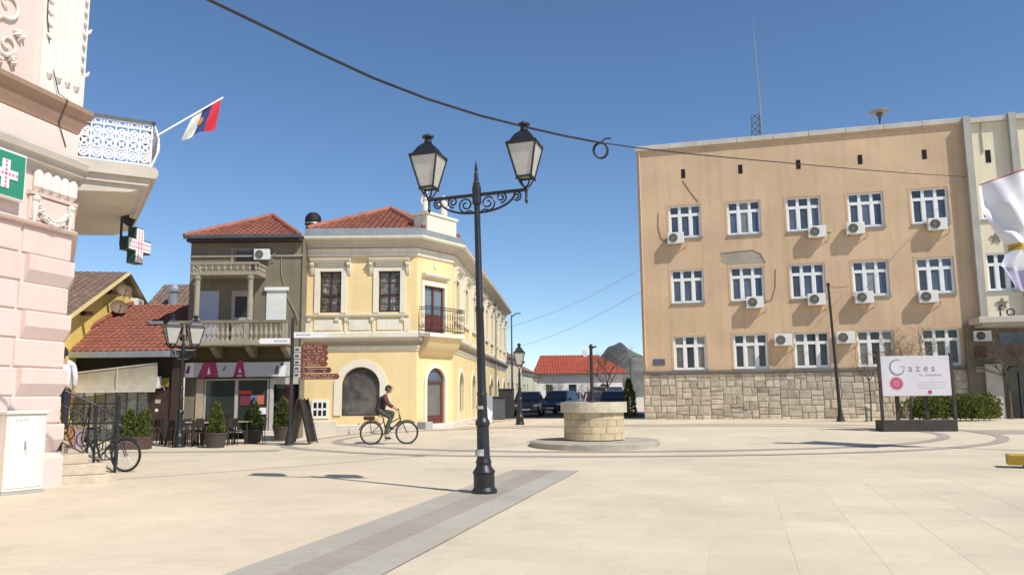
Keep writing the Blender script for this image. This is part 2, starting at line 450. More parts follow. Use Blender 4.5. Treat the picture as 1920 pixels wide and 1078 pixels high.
def axis(lo, hi, core0, core1, st):
    out = [lo * f for f in (1, .35, .12)] if lo < 0 else []
    out = [v for v in out if v < core0 - 3]
    v = core0
    while v <= core1: out.append(v); v += st
    out += [v for v in (hi * .08, hi * .25, hi) if v > core1 + 3]
    return out
xs = axis(-1800, 1800, -40, 50, .75); ys = axis(-600, 2500, -8, 80, .75)
g = MB()
g.add([(x, y, gz(x, y)) for y in ys for x in xs],
      [[j * len(xs) + i, j * len(xs) + i + 1, (j + 1) * len(xs) + i + 1, (j + 1) * len(xs) + i] for j in range(len(ys) - 1) for i in range(len(xs) - 1)])
plaza = tag(g.build('plaza_ground', M_ground), 'pale beige paved town square ground', None, None, 'structure')

def strip(fn, n, name, m, wdt, lift):
    # fn(t)->(x,y) centre line; flat ribbon following the ground
    mb = MB(); pts = [Vector(fn(i / n)) for i in range(n + 1)]; v = []
    for i, p in enumerate(pts):
        d = (pts[min(i + 1, n)] - pts[max(i - 1, 0)]).normalized(); q = Vector((d.y, -d.x))
        for k in (-.5, -.17, .17, .5):
            r_ = p + q * wdt * k; v.append((r_.x, r_.y, gz(r_.x, r_.y) + lift))
    mb.add(v, [[i * 4 + k, i * 4 + k + 1, i * 4 + 5 + k, i * 4 + 4 + k] for i in range(n) for k in range(3)])
    o = mb.build(name, m); o['kind'] = 'structure'
    return o
# straight three-strip band that passes under the lamp
fwd = Vector((math.sin(R(14.8)), math.cos(R(14.8)))); rgt = Vector((fwd.y, -fwd.x))
b0 = Vector((-2.49, 7.05))
for off, wd, m in ((.215, .43, M_bandgrey), (.655, .45, M_bandpink), (1.11, .46, M_bandgrey)):
    c0 = b0 + rgt * off
    strip(lambda t: tuple(c0 + fwd * (-9 + t * 18.75)), 40, 'paving_band', m, wd, .012)
# oval rings round the well
def ell(a, b, a0, a1, c=(4, 26.2)):
    return lambda t: (c[0] + a * math.cos(R(a0 + (a1 - a0) * t)), c[1] + b * math.sin(R(a0 + (a1 - a0) * t)))
strip(ell(11.3, 6.5, 0, 360), 140, 'paving_ring', M_ring, .34, .010)
strip(ell(9.7, 5.0, 0, 360), 120, 'paving_ring', M_ring, .34, .010)
strip(lambda t: (-6.7 - 8 * t, 23.0 + .2 * t), 24, 'paving_band', M_ring, .5, .006)
strip(lambda t: (15.0 + 12 * t, 26.4 - 1.2 * t), 24, 'paving_band', M_ring, 1.6, .006)
strip(lambda t: (8.85 + 5 * t, 13.5 - 1.6 * t), 16, 'paving_band', M_bandgrey, .9, .006)
# back street
st = MB()
st.sheet(lambda u, v: ((-1.4 + 9.5 * u) + v * 2.2, 43 + 75 * v, gz(0, 60) + .006), 6, 30)
tag(st.build('street', M_asph), 'dark asphalt back street', None, None, 'structure')
# large slabs right of the band
gf = Vector((math.sin(GA), math.cos(GA))); gr_ = Vector((gf.y, -gf.x)); P0 = Vector((2.36, 6.83))
SW = .745
sl = MB(); h_ = SW / 2 - .0016
sl.add([(-h_, -h_, 0), (h_, -h_, 0), (h_, h_, 0), (-h_, h_, 0), (-h_ + .002, -h_ + .002, .0013), (h_ - .002, -h_ + .002, .0013), (h_ - .002, h_ - .002, .0013), (-h_ + .002, h_ - .002, .0013)],
       [(4, 5, 6, 7), (0, 1, 5, 4), (1, 2, 6, 5), (2, 3, 7, 6), (3, 0, 4, 7)])
sm = sl.mesh('paving_slab', M_slab); ns = 0
bedv = []
for iu in range(-4, 13):
    for iv in range(-4, 14):
        if iu < 0 and iv < -4: continue
        c = P0 + gr_ * (SW * (iu + .5)) + gf * (SW * (iv + .5))
        lat = (c - b0).dot(rgt)
        if c.y < 4.3 or c.y > 14.2 or lat < 1.1 or abs(c.x) > .66 * c.y + .4: continue
        c2 = c + gr_ * (.009 if iu >= 0 else 0)
        o = put('paving_slab', sm, plaza, (c2.x, c2.y, random.uniform(.0004, .0008)), -GA)
        ns += 1
print('slabs', ns)

# ------------------------------------------------------------------ pink corner building (left foreground)
PA = R(78)   # wall A runs 12 degrees right of straight ahead; local x along the wall (0 = corner), -y outward
CN = (-8.15, 14.3, 0)
pink = thing('pink_building', 'pink rusticated pharmacy building with white stucco ornament and balcony at far left', 'building', CN, PA)
SB = R(42)
dB = (math.cos(SB), math.sin(SB))   # face B in local coordinates turns inward 42 degrees at the corner
pth = [(-9, 0), (0, 0), (5.2 * dB[0], 5.2 * dB[1])]
core = MB()
outer = pth + [(5.2 * dB[0] - 3, 5.2 * dB[1] + 5), (-9, 9)]
core.prism(outer, 'z', 0, 13.0)
core.build('wall', M_pink, pink)
# rusticated courses: alternate flush and projecting bevelled blocks
def quoin(mb, u0, u1, z0, z1, d, bev, wrap):
    # block on wall A from u0 to u1 (wrap: runs round the corner along B)
    path = [(u0, 0), (u1, 0)] + ([(.9 * dB[0], .9 * dB[1])] if wrap else [])
    prof = [(-.02, z0), (max(.012, d - bev), z0 + .0), (d, z0 + bev), (d, z1 - .02), (d - .015, z1), (-.02, z1)]
    mb.sweep(path, prof)
zc = .62; hcz = .485; k = 0
while zc < 4.3:
    z1 = zc + hcz - .022
    if k % 2 == 0:
        for (a, b_, wr) in ((-1.0, 0, True),):
            mb = MB(); quoin(mb, a + .02, b_, zc, z1, .11, .20, wr); mb.build('stone_block', M_pink, pink)
        a = -1.04
    else:
        mb = MB(); quoin(mb, -1.08, 0, zc, z1, .03, .02, True); mb.build('stone_block', M_pink, pink)
        a = -1.12
    while a > -5:
        mb = MB(); quoin(mb, a - 1.5, a - .02, zc, z1, .03, .02, False); mb.build('stone_block', M_pink, pink)
        a -= 1.53
    zc += hcz; k += 1
mb = MB(); mb.sweep(pth, [(-.02, 0), (.12, 0), (.12, .5), (.08, .58), (-.02, .6)]); mb.build('plinth', M_pink, pink)
ZT = zc
# garland panel, fluted capital block
mb = MB(); mb.sweep(pth, [(-.02, ZT), (.11, ZT + .02), (.13, ZT + .06), (.05, ZT + .1), (-.02, ZT + .1)]); mb.build('moulding', M_pink, pink)
mb = MB(); mb.sweep([(-1.02, 0), (0, 0), (.9 * dB[0], .9 * dB[1])], [(-.02, ZT + .1), (.06, ZT + .12), (.06, 5.02), (-.02, 5.03)]); mb.build('capital_panel', M_pink, pink)
gar = MB()
for s_ in range(26):
    t = s_ / 25; u = -.92 + .80 * t; zz = 4.93 - .30 * math.sin(math.pi * t) - .03
    rr = .045 + .035 * math.sin(math.pi * t)
    for q in range(3):
        a = random.uniform(0, 6.28); gar.lathe([(0, -rr * .7), (rr * .7, 0), (0, rr * .7)], (u + .04 * math.cos(a), -.075 - random.uniform(0, .05), zz + .045 * math.sin(a)), 6)
for u in (-.93, -.12):
    gar.tube([(u, -.08, 4.95), (u - .01, -.1, 4.75), (u, -.08, 4.55)], [.06, .05, .02], 7)
    gar.lathe([(0, -.07), (.07, -.03), (.08, .02), (0, .07)], (u, -.1, 4.98), 8)
gar.build('garland', M_ivory, pink)
mb = MB(); mb.sweep([(-1.06, 0), (0, 0), (.9 * dB[0], .9 * dB[1])], [(-.02, 5.03), (.09, 5.05), (.1, 5.10), (.03, 5.12), (-.02, 5.12)]); mb.build('moulding', M_pink, pink)
for i in range(5):
    u = -.97 + i * .2
    mb = MB(); mb.tube([(u + .09, -.02, 5.13), (u + .09, -.055, 5.2), (u + .09, -.055, 5.42), (u + .09, -.02, 5.5)], [.05, .085, .085, .06], 9); mb.build('flute', M_ivory, pink)
# main string cornice at balcony level, moulded band and upper string course, its shade painted brown
mb = MB(); mb.sweep(pth, [(-.02, 5.47), (.04, 5.47), (.06, 5.56), (.16, 5.60), (.17, 5.68), (.24, 5.72), (.26, 5.84), (.20, 5.90), (-.02, 5.96)]); mb.build('cornice', M_greybeige, pink)
mb = MB(); mb.sweep(pth, [(-.02, 5.97), (.035, 5.97), (.035, 6.38), (.02, 6.42), (-.02, 6.42)]); mb.build('wall_band', M_pink, pink)
mb = MB(); mb.sweep(pth, [(-.02, 6.42), (.03, 6.44), (.05, 6.52), (.12, 6.62), (.14, 6.70), (.25, 6.80), (.26, 6.88), (-.02, 6.93)]); mb.build('cornice', M_cornice_shade, pink)
# pilaster with flutes above
mb = MB(); mb.sweep([(-1.02, 0), (0, 0), (.8 * dB[0], .8 * dB[1])], [(-.02, 6.92), (.07, 6.93), (.07, 12), (-.02, 12)]); mb.build('pilaster', M_ivory, pink)
for i in range(4):
    u = -.84 + i * .215
    mb = MB(); mb.tube([(u, -.06, 7.2), (u, -.075, 7.28), (u, -.075, 12)], [.03, .07, .07], 10); mb.build('flute', M_ivory, pink)
for i in range(7):
    for u in (-.90, -.08):
        mb = MB(); z = 7.95 + i * .22 + (0 if u < -.5 else -.25)
        mb.tube([(u - .06, -.07, z + .06), (u, -.12, z), (u + .07, -.07, z + .05)], [.02, .045, .015], 7); mb.build('leaf_ornament', M_ivory, pink)
for (u, z) in ((.02, 8.45), (.03, 7.6)):
    mb = MB(); mb.tube([(u, -.05, z), (u + .03, -.09, z + .03), (u + .05, -.11, z + .09)], [.04, .03, .015], 7); mb.build('leaf_ornament', M_ivory, pink)
# relief scrolls of the upper wall
def scroll(mb, cx, cz, r, turns, a0, sgn, wd=.03):
    pts = []; n = int(14 * turns)
    for i in range(n + 1):
        t = i / n; a = R(a0) + sgn * t * turns * 2 * math.pi; q = r * (1 - .82 * t)
        pts.append((cx + q * math.cos(a), -.03, cz + q * math.sin(a)))
    mb.tube(pts, [wd * (1 - .5 * i / n) for i in range(n + 1)], 6)
for (cx, cz, r, t, a0, sg) in ((-1.75, 8.15, .3, 1.2, 200, 1), (-2.2, 8.0, .35, 1.3, -20, -1), (-1.70, 7.45, .22, 1.3, 210, 1), (-2.1, 7.6, .26, 1.2, -40, -1)):
    mb = MB(); scroll(mb, cx, cz, r, t, a0, sg, .035); mb.build('scroll_relief', M_ivory, pink)
for (cx, cz, q) in ((-1.45, 7.75, 9), (-1.62, 7.25, 10), (-1.9, 7.15, 8)):
    mb = MB()
    for i in range(q):
        a = random.uniform(0, 6.28); l = random.uniform(.06, .16)
        mb.tube([(cx, -.01, cz), (cx + l * .6 * math.cos(a), -.07, cz + l * .6 * math.sin(a)), (cx + l * math.cos(a), -.02, cz + l * math.sin(a))], [.02, .035, .008], 6)
    mb.build('leaf_relief', M_ivory, pink)
mb = MB(); mb.lathe([(0, -.02), (.2, 0), (.26, .03), (.22, .08), (.12, .13), (0, .15)], (0, 0, 0), 18)
o = mb.build('mask_relief', M_ivory, pink, (-1.75, 0, 8.75)); o.rotation_euler = (math.pi / 2, 0, 0)
mb = MB(); mb.tube([(-1.05, -.10, 10.5), (-.98, -.095, 8.3), (-.86, -.10, 7.6), (-.62, -.11, 7.0), (-.6, -.30, 6.86), (-.52, -.06, 6.5), (-.3, -.05, 6.1)], .009, 6); mb.build('wall_cable', M_iron, pink)
# balcony on face B (local frame of B: rotate by SB)
RB_ = Matrix.Rotation(SB, 4, 'Z')
bal = MB(RB_)
bal.prism([(0.02, 5.74), (-1.38, 5.74), (-1.42, 5.80), (-1.42, 5.90), (-1.36, 5.96), (0.02, 5.96)], 'x', -.12, 4.9)
bal.prism([(0.02, 5.60), (-1.25, 5.60), (-1.31, 5.66), (-1.31, 5.738), (0.02, 5.738)], 'x', -.03, 4.8)
bal.prism([(0.02, 5.38), (-.95, 5.46), (-1.12, 5.53), (-1.16, 5.598), (0.02, 5.598)], 'x', .04, 4.7)
balc = bal.build('balcony', M_greybeige, pink)
M_whiteiron = mat('white_iron_paint', (.78, .80, .84), rough=.5, var=.08, scale=8, bump=.1)
def railpanel(mb, u0, u1, z0, z1, y, fixed_axis='y', belly=0):
    # ornate cast panel: bars, rings and scrolls
    def P(u, z):
        off = belly * math.sin(math.pi * min(1, max(0, (z - z0) / (z1 - z0))) * .9) ** 1.2
        return (u, y - off, z) if fixed_axis == 'y' else (y - off, u, z)
    for z in (z0 + .03, z1 - .12): mb.tube([P(u0, z), P(u1, z)], .024, 6)
    mb.tube([P(u0, z1), P(u1, z1)], .026, 6)
    n = max(2, round(abs(u1 - u0) / .22)); du = (u1 - u0) / n
    for i in range(n + 1): mb.tube([P(u0 + du * i, z0), P(u0 + du * i, z0 + .3), P(u0 + du * i, z0 + .6), P(u0 + du * i, z1)], .016, 5)
    for i in range(n):
        c = u0 + du * (i + .5); H = z1 - z0
        for (zz, r_) in ((z0 + .16, .075), (z0 + .38, .1), (z0 + .60, .075)):
            mb.tube([P(c + r_ * math.cos(a), zz + r_ * math.sin(a)) for a in [2 * math.pi * q / 12 for q in range(12)]], .020, 5, closed=True)
            for a in range(4):
                t = math.pi / 4 + a * math.pi / 2
                mb.tube([P(c, zz), P(c + r_ * .7 * math.cos(t), zz + r_ * .7 * math.sin(t))], [.034, .02], 5)
        for sg in (-1, 1):
            for zz in (z0 + .27, z0 + .49):
                mb.tube([P(c + sg * (.03 + .06 * t_ / 5), zz + .05 * math.sin(t_ * 1.2)) for t_ in range(6)], .02, 5)
        mb.tube([P(c + .06 * math.cos(a), z1 - .06 + .045 * math.sin(a)) for a in [2 * math.pi * q / 10 for q in range(10)]], .017, 5, closed=True)
rp = MB(RB_); railpanel(rp, -.02, -1.28, 5.98, 6.84, .0, 'x'); rp.build('railing_panel', M_whiteiron, balc)
rp = MB(RB_); railpanel(rp, 0.0, 4.75, 5.98, 6.84, -1.29, 'y', .13); rp.build('railing_panel', M_whiteiron, balc)
tp = MB(RB_); tp.box(-.04, 0.04, -1.33, 0, 6.83, 6.9); tp.box(-.04, 4.8, -1.34, -1.26, 6.83, 6.9); tp.build('top_rail', M_darkmetal, balc)
# two door leaves on B
dm = MB(RB_); dm.box(1.6, 3.2, -.03, .03, .8, 3.6); dm.build('door', M_wood_dark, pink)

# lamp under the balcony
t = thing('spotlight', 'small black spotlight fixed under the balcony of the pink building', 'light', (-8.45, 17.0, 5.34), R(40))
mb = MB(); mb.box(-.03, .03, -.03, .03, .1, .25); mb.build('bracket', M_iron, t)
mb = MB(); mb.tube([(-.12, 0, .1), (.12, -.02, .0)], [.07, .11], 10); mb.build('lamp_head', M_iron, t)

# pharmacy signs
M_green = mat('green_sign_face', (.035, .27, .16), rough=.4, var=.06, bump=0)
M_pinkled = mat('pink_cross_dots', (.75, .25, .36), rough=.4, var=.1, bump=0)
M_signwhite = mat('white_sign_face', (.82, .80, .80), rough=.4, var=.03, bump=0)
sg = thing('pharmacy_sign', 'green square pharmacy sign with white cross on the pink wall', 'sign', CN, PA)
mb = MB(); mb.cbox(-2.26, -1.29, -.20, -.08, 4.81, 5.61, .012); mb.build('frame', M_signwhite, sg)
mb = MB(); mb.box(-2.22, -1.33, -.212, -.198, 4.85, 5.57); mb.build('face_panel', M_green, sg)
cr = MB(); cu, cz = -1.72, 5.20; q = .075; l = .24
cr.prism([(cu - q, cz - l), (cu + q, cz - l), (cu + q, cz - q), (cu + l, cz - q), (cu + l, cz + q), (cu + q, cz + q), (cu + q, cz + l), (cu - q, cz + l), (cu - q, cz + q), (cu - l, cz + q), (cu - l, cz - q), (cu - q, cz - q)], 'y', -.228, -.21)
cr.build('cross', M_signwhite, sg)
dt = MB()
for i in range(-3, 4):
    for (a, b_) in ((i * .07, 0), (0, i * .07)):
        dt.box(cu + a - .02, cu + a + .02, -.235, -.227, cz + b_ - .02, cz + b_ + .02)
tag(dt.build('cross_dots', M_pinkled, sg), kind='stuff')
mb = MB(); mb.box(-2.0, -1.4, -.085, -.01, 5.1, 5.4); mb.build('bracket', M_iron, sg)

xs_ = thing('pharmacy_cross', 'dark cross shaped pharmacy sign with pink and white face hanging under the balcony', 'sign', (-8.24, 17.0, 4.83), R(80)); xs_.scale = (.86, .86, .86)
def crossp(l, q): return [(-q, -l), (q, -l), (q, -q), (l, -q), (l, q), (q, q), (q, l), (-q, l), (-q, q), (-l, q), (-l, -q), (-q, -q)]
mb = MB(); mb.prism(crossp(.46, .17), 'y', -.11, .11); mb.build('casing', mat('dark_green_metal', (.03, .07, .06), rough=.4, var=.1), xs_)
mb = MB(); mb.prism(crossp(.43, .135), 'y', -.13, -.112); mb.build('face_panel', M_signwhite, xs_)
dt = MB()
for i in range(-5, 6):
    for j in (-1, 1):
        for (a, b_) in ((i * .075, j * .055), (j * .055, i * .075)):
            dt.box(a - .024, a + .024, -.138, -.129, b_ - .024, b_ + .024)
tag(dt.build('cross_dots', mat('pale_pink_dots', (.72, .36, .40), rough=.4, var=.1, bump=0), xs_), kind='stuff')
mb = MB(); mb.box(-.60, -.55, -.02, .02, -.1, .62); mb.box(-.56, -.44, -.02, .02, -.02, .04); mb.build('bracket', M_iron, xs_)

# stair with wrought iron railing
M_steps = mat('limestone_step', (.58, .49, .37), rough=.85, var=.12, scale=3, bump=.2, col2=(.50, .42, .32))
st = thing('entrance_stair', 'pale stone entrance steps beside the pink building with a black iron railing', 'stair', CN, R(120))
# local frame of B: x along B (away), -y outward
for i, (o0, z1) in enumerate(((.97, .17), (.72, .34), (.47, .51), (.22, .68))):
    mb = MB(); mb.cbox(.30, 3.4, -o0, -o0 + (.25 if i < 3 else .32), -.05 if i == 0 else z1 - .19, z1, .012); mb.build('step', M_steps, st)
M_cheek = M_steps
mb = MB(); mb.cbox(-.02, .296, -1.0, .02, -.05, .16, .015); mb.build('stone', M_cheek, st)
mb = MB(); mb.cbox(-.02, .296, -.82, .02, .164, .36, .015); mb.build('stone', M_cheek, st)
mb = MB(); mb.cbox(-.02, .296, -.52, .02, .364, .54, .015); mb.build('stone', M_cheek, st)
mb = MB(); mb.cbox(.30, 3.4, -.21, .3, .5, .679, .01); mb.build('landing', M_steps, st)
rl = MB()
rl.tube([(.28, -.98, 0), (.28, -.98, 1.5)], .028, 8); rl.lathe([(0, 1.5), (.035, 1.52), (.035, 1.56), (0, 1.6)], (.28, -.98, 0), 8)
rl.tube([(.28, -.62, .3), (.28, -.62, 1.42)], .022, 8)
rl.tube([(.28, -.08, .6), (.28, -.08, 1.78)], .022, 8)
rl.tube([(.28, -1.1, 1.1), (.28, -1.06, 1.02), (.28, -.98, 1.05), (.28, -.98, 1.16), (.28, -.62, 1.40), (.28, .0, 1.72)], .022, 8)
rl.tube([(.28, -.98, .16), (.28, -.62, .44), (.28, 0, .80)], .016, 6)
rl.tube([(.28, -.98, .82), (.28, -.62, 1.1), (.28, 0, 1.45)], .012, 6)
for i in range(4):
    y = -.9 + i * .24; z = .50 + .5 * (y + 1.0)
    rl.tube([(.28, y + .1 * math.cos(a * .5), z + .13 * math.sin(a * .5)) for a in range(13)], .012, 5, closed=True)
    rl.tube([(.28, y + (.09 - .012 * a) * math.cos(a), z + .27 + (.09 - .012 * a) * math.sin(a)) for a in [k_ * .9 for k_ in range(8)]], .011, 5)
    rl.tube([(.28, y - .1, z - .28), (.28, y + .02, z), (.28, y - .06, z + .5)], .011, 5)
rl.build('railing', M_paint_black, st)

# ornate railing continuing behind (the fence in front of the terrace glass)
fn = thing('iron_fence', 'ornate black iron fence panel between the stair and the cafe planter', 'fence', (-9.6, 17.6, 0), R(10))
for i in range(4):
    u0 = -1.0 + i * .62
    mb = MB()
    mb.tube([(u0, 0, 0), (u0, 0, 1.5)], .022, 6); mb.build('post', M_paint_black, fn)
for i in range(3):
    u0 = -1.0 + i * .62
    mb = MB()
    for z in (.2, 1.0, 1.42): mb.tube([(u0, 0, z), (u0 + .62, 0, z)], .014, 5)
    for q in range(1, 5): mb.tube([(u0 + q * .124, 0, .2), (u0 + q * .124, 0, 1.0)], .009, 5)
    for q in range(3):
        mb.tube([(u0 + .1 + q * .21 + .085 * math.cos(a), 0, 1.21 + .15 * math.sin(a)) for a in [2 * math.pi * s_ / 12 for s_ in range(12)]], .011, 5, closed=True)
        mb.tube([(u0 + .1 + q * .21 + (.07 - .006 * s_) * math.cos(s_ * .8), 0, 1.2 + (.12 - .01 * s_) * math.sin(s_ * .8)) for s_ in range(10)], .01, 5)
    mb.build('fence_panel', M_paint_black, fn)

# utility cabinet
cb = thing('utility_cabinet', 'white utility cabinet with faint grey scribbles standing against the pink wall', 'cabinet', (-7.98, 13.15, 0), R(56))
M_cab = mat('cabinet_paint', (.74, .72, .64), rough=.55, var=.05, scale=2, bump=.05, streak=.08)
mb = MB(); mb.cbox(-.31, .31, .02, .30, .05, 1.28, .012); mb.build('body', M_cab, cb)
mb = MB(); mb.cbox(-.33, .33, -.02, .31, 1.28, 1.34, .015); mb.build('lid', M_cab, cb)
mb = MB(); mb.cbox(-.29, .29, .008, .022, .1, 1.25, .005); mb.build('door', M_cab, cb)
mb = MB(); mb.box(-.33, .33, .0, .31, 0, .05); mb.build('base', M_grey, cb)
mb = MB(); mb.box(-.03, -.005, -.006, .01, .72, .84); mb.build('handle', M_metal, cb)
M_scr = mat('grey_marker', (.42, .42, .42), rough=.8, var=.1, bump=0)
mb = MB()
for (x0, z0, pts) in ((-.18, 1.16, ((0, .05), (.03, 0), (.06, .06), (.09, .0), (.13, .05), (.17, .01), (.2, .05))), (-.02, .66, ((0, 0), (.02, .1), (-.01, .2), (.02, .12), (.03, -.05)))):
    mb.tube([(x0 + a, .004, z0 + b_) for a, b_ in pts], .005, 4)
mb.build('scribble', M_scr, cb)

# Flag on the balcony
M_flagred = mat('flag_red', (.62, .03, .06), rough=.8, var=.06, bump=.05)
M_flagblue = mat('flag_blue', (.035, .06, .19), rough=.8, var=.06, bump=.05)
M_flagwhite = mat('flag_white', (.76, .76, .74), rough=.8, var=.04, bump=.05)
M_gold = mat('flag_gold', (.52, .20, .07), rough=.7, var=.1, bump=.02)
fl = thing('flag', 'red, blue and white flag with small crest on pole leaning from the balcony', 'flag', (-7.05, 14.95, 0))
fb = Vector((-7.12, 15.0, 6.55)) - Vector((-7.05, 14.95, 0)); ft = Vector((-5.93, 15.62, 7.66)) - Vector((-7.05, 14.95, 0))
mb = MB(); mb.tube([fb - (ft - fb) * .12, ft], .018, 8); mb.build('pole', M_white, fl)
A = Vector((-6.43, 15.40, 7.24)); B_ = Vector((-5.96, 15.60, 7.63)); C_ = Vector((-6.07, 15.62, 6.97)); D_ = Vector((-6.66, 15.40, 6.68))
org = Vector((-7.05, 14.95, 0))
def flagpt(u, v):
    p = A.lerp(B_, u) * (1 - v) + D_.lerp(C_, u) * v
    p = p + Vector((.25, -.85, .1)) * (.055 * math.sin(u * 9 + v * 3) * (.25 + v)) + Vector((0, 0, -.03 * math.sin(v * 3.14 + u * 2)))
    return p - org
fmb = MB(); fmb.sheet(flagpt, 24, 14)
for i in range(len(fmb.f)): fmb.mi[i] = (0 if (i % 24) < 8 else 1 if (i % 24) < 16 else 2)
fmb.build('cloth', [M_flagwhite, M_flagblue, M_flagred], fl, fix=False)
cm = MB(); cc = [(0, 1), (.7, .8), (.8, 0), (.5, -.7), (0, -1), (-.5, -.7), (-.8, 0), (-.7, .8)]
for sgn in (-1, 1): cm.poly([flagpt(.40 + .11 * a, .42 + .15 * b_) + Vector((.1, -.3, 0)) * .03 * sgn for a, b_ in cc])
cm.build('crest', M_gold, fl, fix=False)

# ------------------------------------------------------------------ ochre office building (right)
RBO = (6.55, 39.8, 0); RBA = R(-15)
rb = thing('office_building', 'three storey ochre plastered office building on a stone base at right', 'building', RBO, RBA)
WU = [1.53, 4.41, 7.21, 10.02, 12.80]; WZ = [9.33, 6.02, 2.70]; WW, WH = 1.60, 1.68
holes = [(u, u + WW, z, z + WH) for u in WU for z in WZ]
mb = MB(); mb.wall(0, 15.22, 2.55, 14.0, holes, .24)
mb.quad((0, 0, 0), (0, 12, 0), (0, 12, 14), (0, 0, 14)); mb.quad((0, 12, 0), (24, 12, 0), (24, 12, 14), (0, 12, 14)); mb.quad((24, 0, 0), (24, 12, 0), (24, 12, 14), (24, 0, 14))
mb.quad((0, 0.3, 13.9), (24, .3, 13.9), (24, 12, 13.9), (0, 12, 13.9))
wl = mb.build('wall', M_ochre, rb, fix=False)
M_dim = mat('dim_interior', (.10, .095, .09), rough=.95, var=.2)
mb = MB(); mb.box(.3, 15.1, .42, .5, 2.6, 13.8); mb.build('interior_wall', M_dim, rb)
M_coping = mat('pale_coping', (.52, .48, .42), rough=.85, var=.14, scale=2, streak=.1)
for i in range(9):
    mb = MB(); mb.cbox(-.06 + i * 1.70, -.06 + i * 1.70 + 1.69, -.14, .35, 14.0, 14.26, .02); mb.build('coping_slab', M_coping, rb)
mb = MB(); mb.box(-.03, 15.2, -.07, -.003, 13.9, 13.998); mb.build('string_course', M_ochre, rb)
M_vent = mat('vent_dark', (.012, .01, .009), rough=.9, var=.2, bump=0)
for u in (2.24, 5.05, 7.80, 10.62, 13.45):
    mb = MB(); mb.box(u, u + .2, -.012, .05, 12.42, 12.88); mb.build('vent', M_vent, rb)
# window: frame with two mullions and transom, six panes, sill
def rb_window(u, z, glass, parent, ww=WW, wh=WH, key='a'):
    fr = MB(); d0, d1 = .10, .17; tr = wh * .70
    fr.box(0, ww, d0, d1, 0, .10); fr.box(0, ww, d0, d1, wh - .08, wh); fr.box(0, .09, d0, d1, .10, wh - .08); fr.box(ww - .09, ww, d0, d1, .10, wh - .08)
    w3 = ww / 3
    for k in (1, 2): fr.box(k * w3 - .07, k * w3 + .07, d0 - .012, d1, .10, wh - .08)
    for k in range(3):
        a = .09 if k == 0 else k * w3 + .07; b = ww - .09 if k == 2 else (k + 1) * w3 - .07
        fr.box(a, b, d0 - .006, d1, tr - .07, tr + .07)
        fr.box(a, a + .035, d0 + .015, d1, .10, tr - .07); fr.box(b - .035, b, d0 + .015, d1, .10, tr - .07)
    o = fr.build('window', M_white, parent, (u, 0, z))
    for k in range(3):
        a = .09 if k == 0 else k * w3 + .07; b = ww - .09 if k == 2 else (k + 1) * w3 - .07
        for (za, zb) in ((.10, tr - .07), (tr + .07, wh - .08)):
            p = MB(); p.box(a - .01, b + .01, .14, .155, za - .01, zb + .01)
            p.build('pane', glass[k % len(glass)], o)
    sl = MB(); sl.box(-.05, ww + .05, -.07, .12, -.075, -.004); sl.build('sill', M_metal, o)
    return o
for iz, z in enumerate(WZ):
    for iu, u in enumerate(WU):
        gl = [[G_blue], [G_blue, G_blue2], [G_blue2, G_blue], [G_blue, G_blue3, G_blue]][(iu * 3 + iz * 2) % 4] if iz < 2 else ([G_curtain, G_dark, G_curtain], [G_dark, G_curtain, G_dark], [G_curtain, G_dark, G_dark], [G_curtain, G_dark, G_curtain], [G_dark, G_dark, G_dark])[iu]
        wdw = rb_window(u, z, gl, rb)
# pale plaster surround lines
for u in WU:
    for z in WZ:
        mb = MB()
        for (a, b, c, d) in ((u - .10, u - .002, z - .0, z + WH + .10), (u + WW + .002, u + WW + .10, z, z + WH + .10), (u - .002, u + WW + .002, z + WH + .002, z + WH + .10)):
            mb.box(a, b, -.012, -.001, c, d)
        mb.build('window_surround', M_ochre, rb)
# peeled plaster over the second window of the middle row, small plaque and corner pipe
mb = MB(); mb.prism([(4.02, 8.02), (4.02, 8.42), (5.5, 8.5), (5.86, 8.3), (6.08, 7.84), (4.3, 7.84)], 'y', -.008, .0); mb.build('bare_plaster_patch', mat('bare_grey_plaster', (.36, .32, .255), rough=.95, var=.15, scale=3), rb)
mb = MB(); mb.tube([(4.0, -.01, 8.42), (5.5, -.012, 8.51), (5.88, -.01, 8.31), (6.1, -.01, 7.84)], .018, 5); mb.build('plaster_edge', M_taupe, rb)
mb = MB(); mb.box(.50, 1.08, -.03, .0, 2.95, 3.25); mb.build('street_plate', mat('dark_plate', (.10, .11, .15), rough=.4, var=.2), rb)
mb = MB(); mb.tube([(.13, -.06, 13.9), (.13, -.06, 3.2), (.20, -.08, 2.8)], .035, 8); mb.build('downpipe', M_ochre, rb)
# cables on the wall
for pts in ([(2.3, -.015, 12.3), (2.7, -.015, 11.6), (3.05, -.015, 11.1)], [(1.02, -.015, 10.7), (.98, -.02, 10.0), (1.1, -.02, 9.4), (1.4, -.02, 9.1)], [(6.55, -.015, 7.5), (6.5, -.02, 6.6), (6.3, -.02, 6.0), (6.0, -.02, 5.9)], [(8.8, -.015, 9.2), (9.2, -.015, 9.15)]):
    mb = MB(); mb.tube(pts, .016, 5); mb.build('wall_cable', M_taupe, rb)
mb = MB(); mb.box(-.05, 15.1, -.13, -.001, 2.50, 2.64); mb.build('plinth_cap', mat('dark_stone_cap', (.16, .145, .125), rough=.9, var=.2), rb)
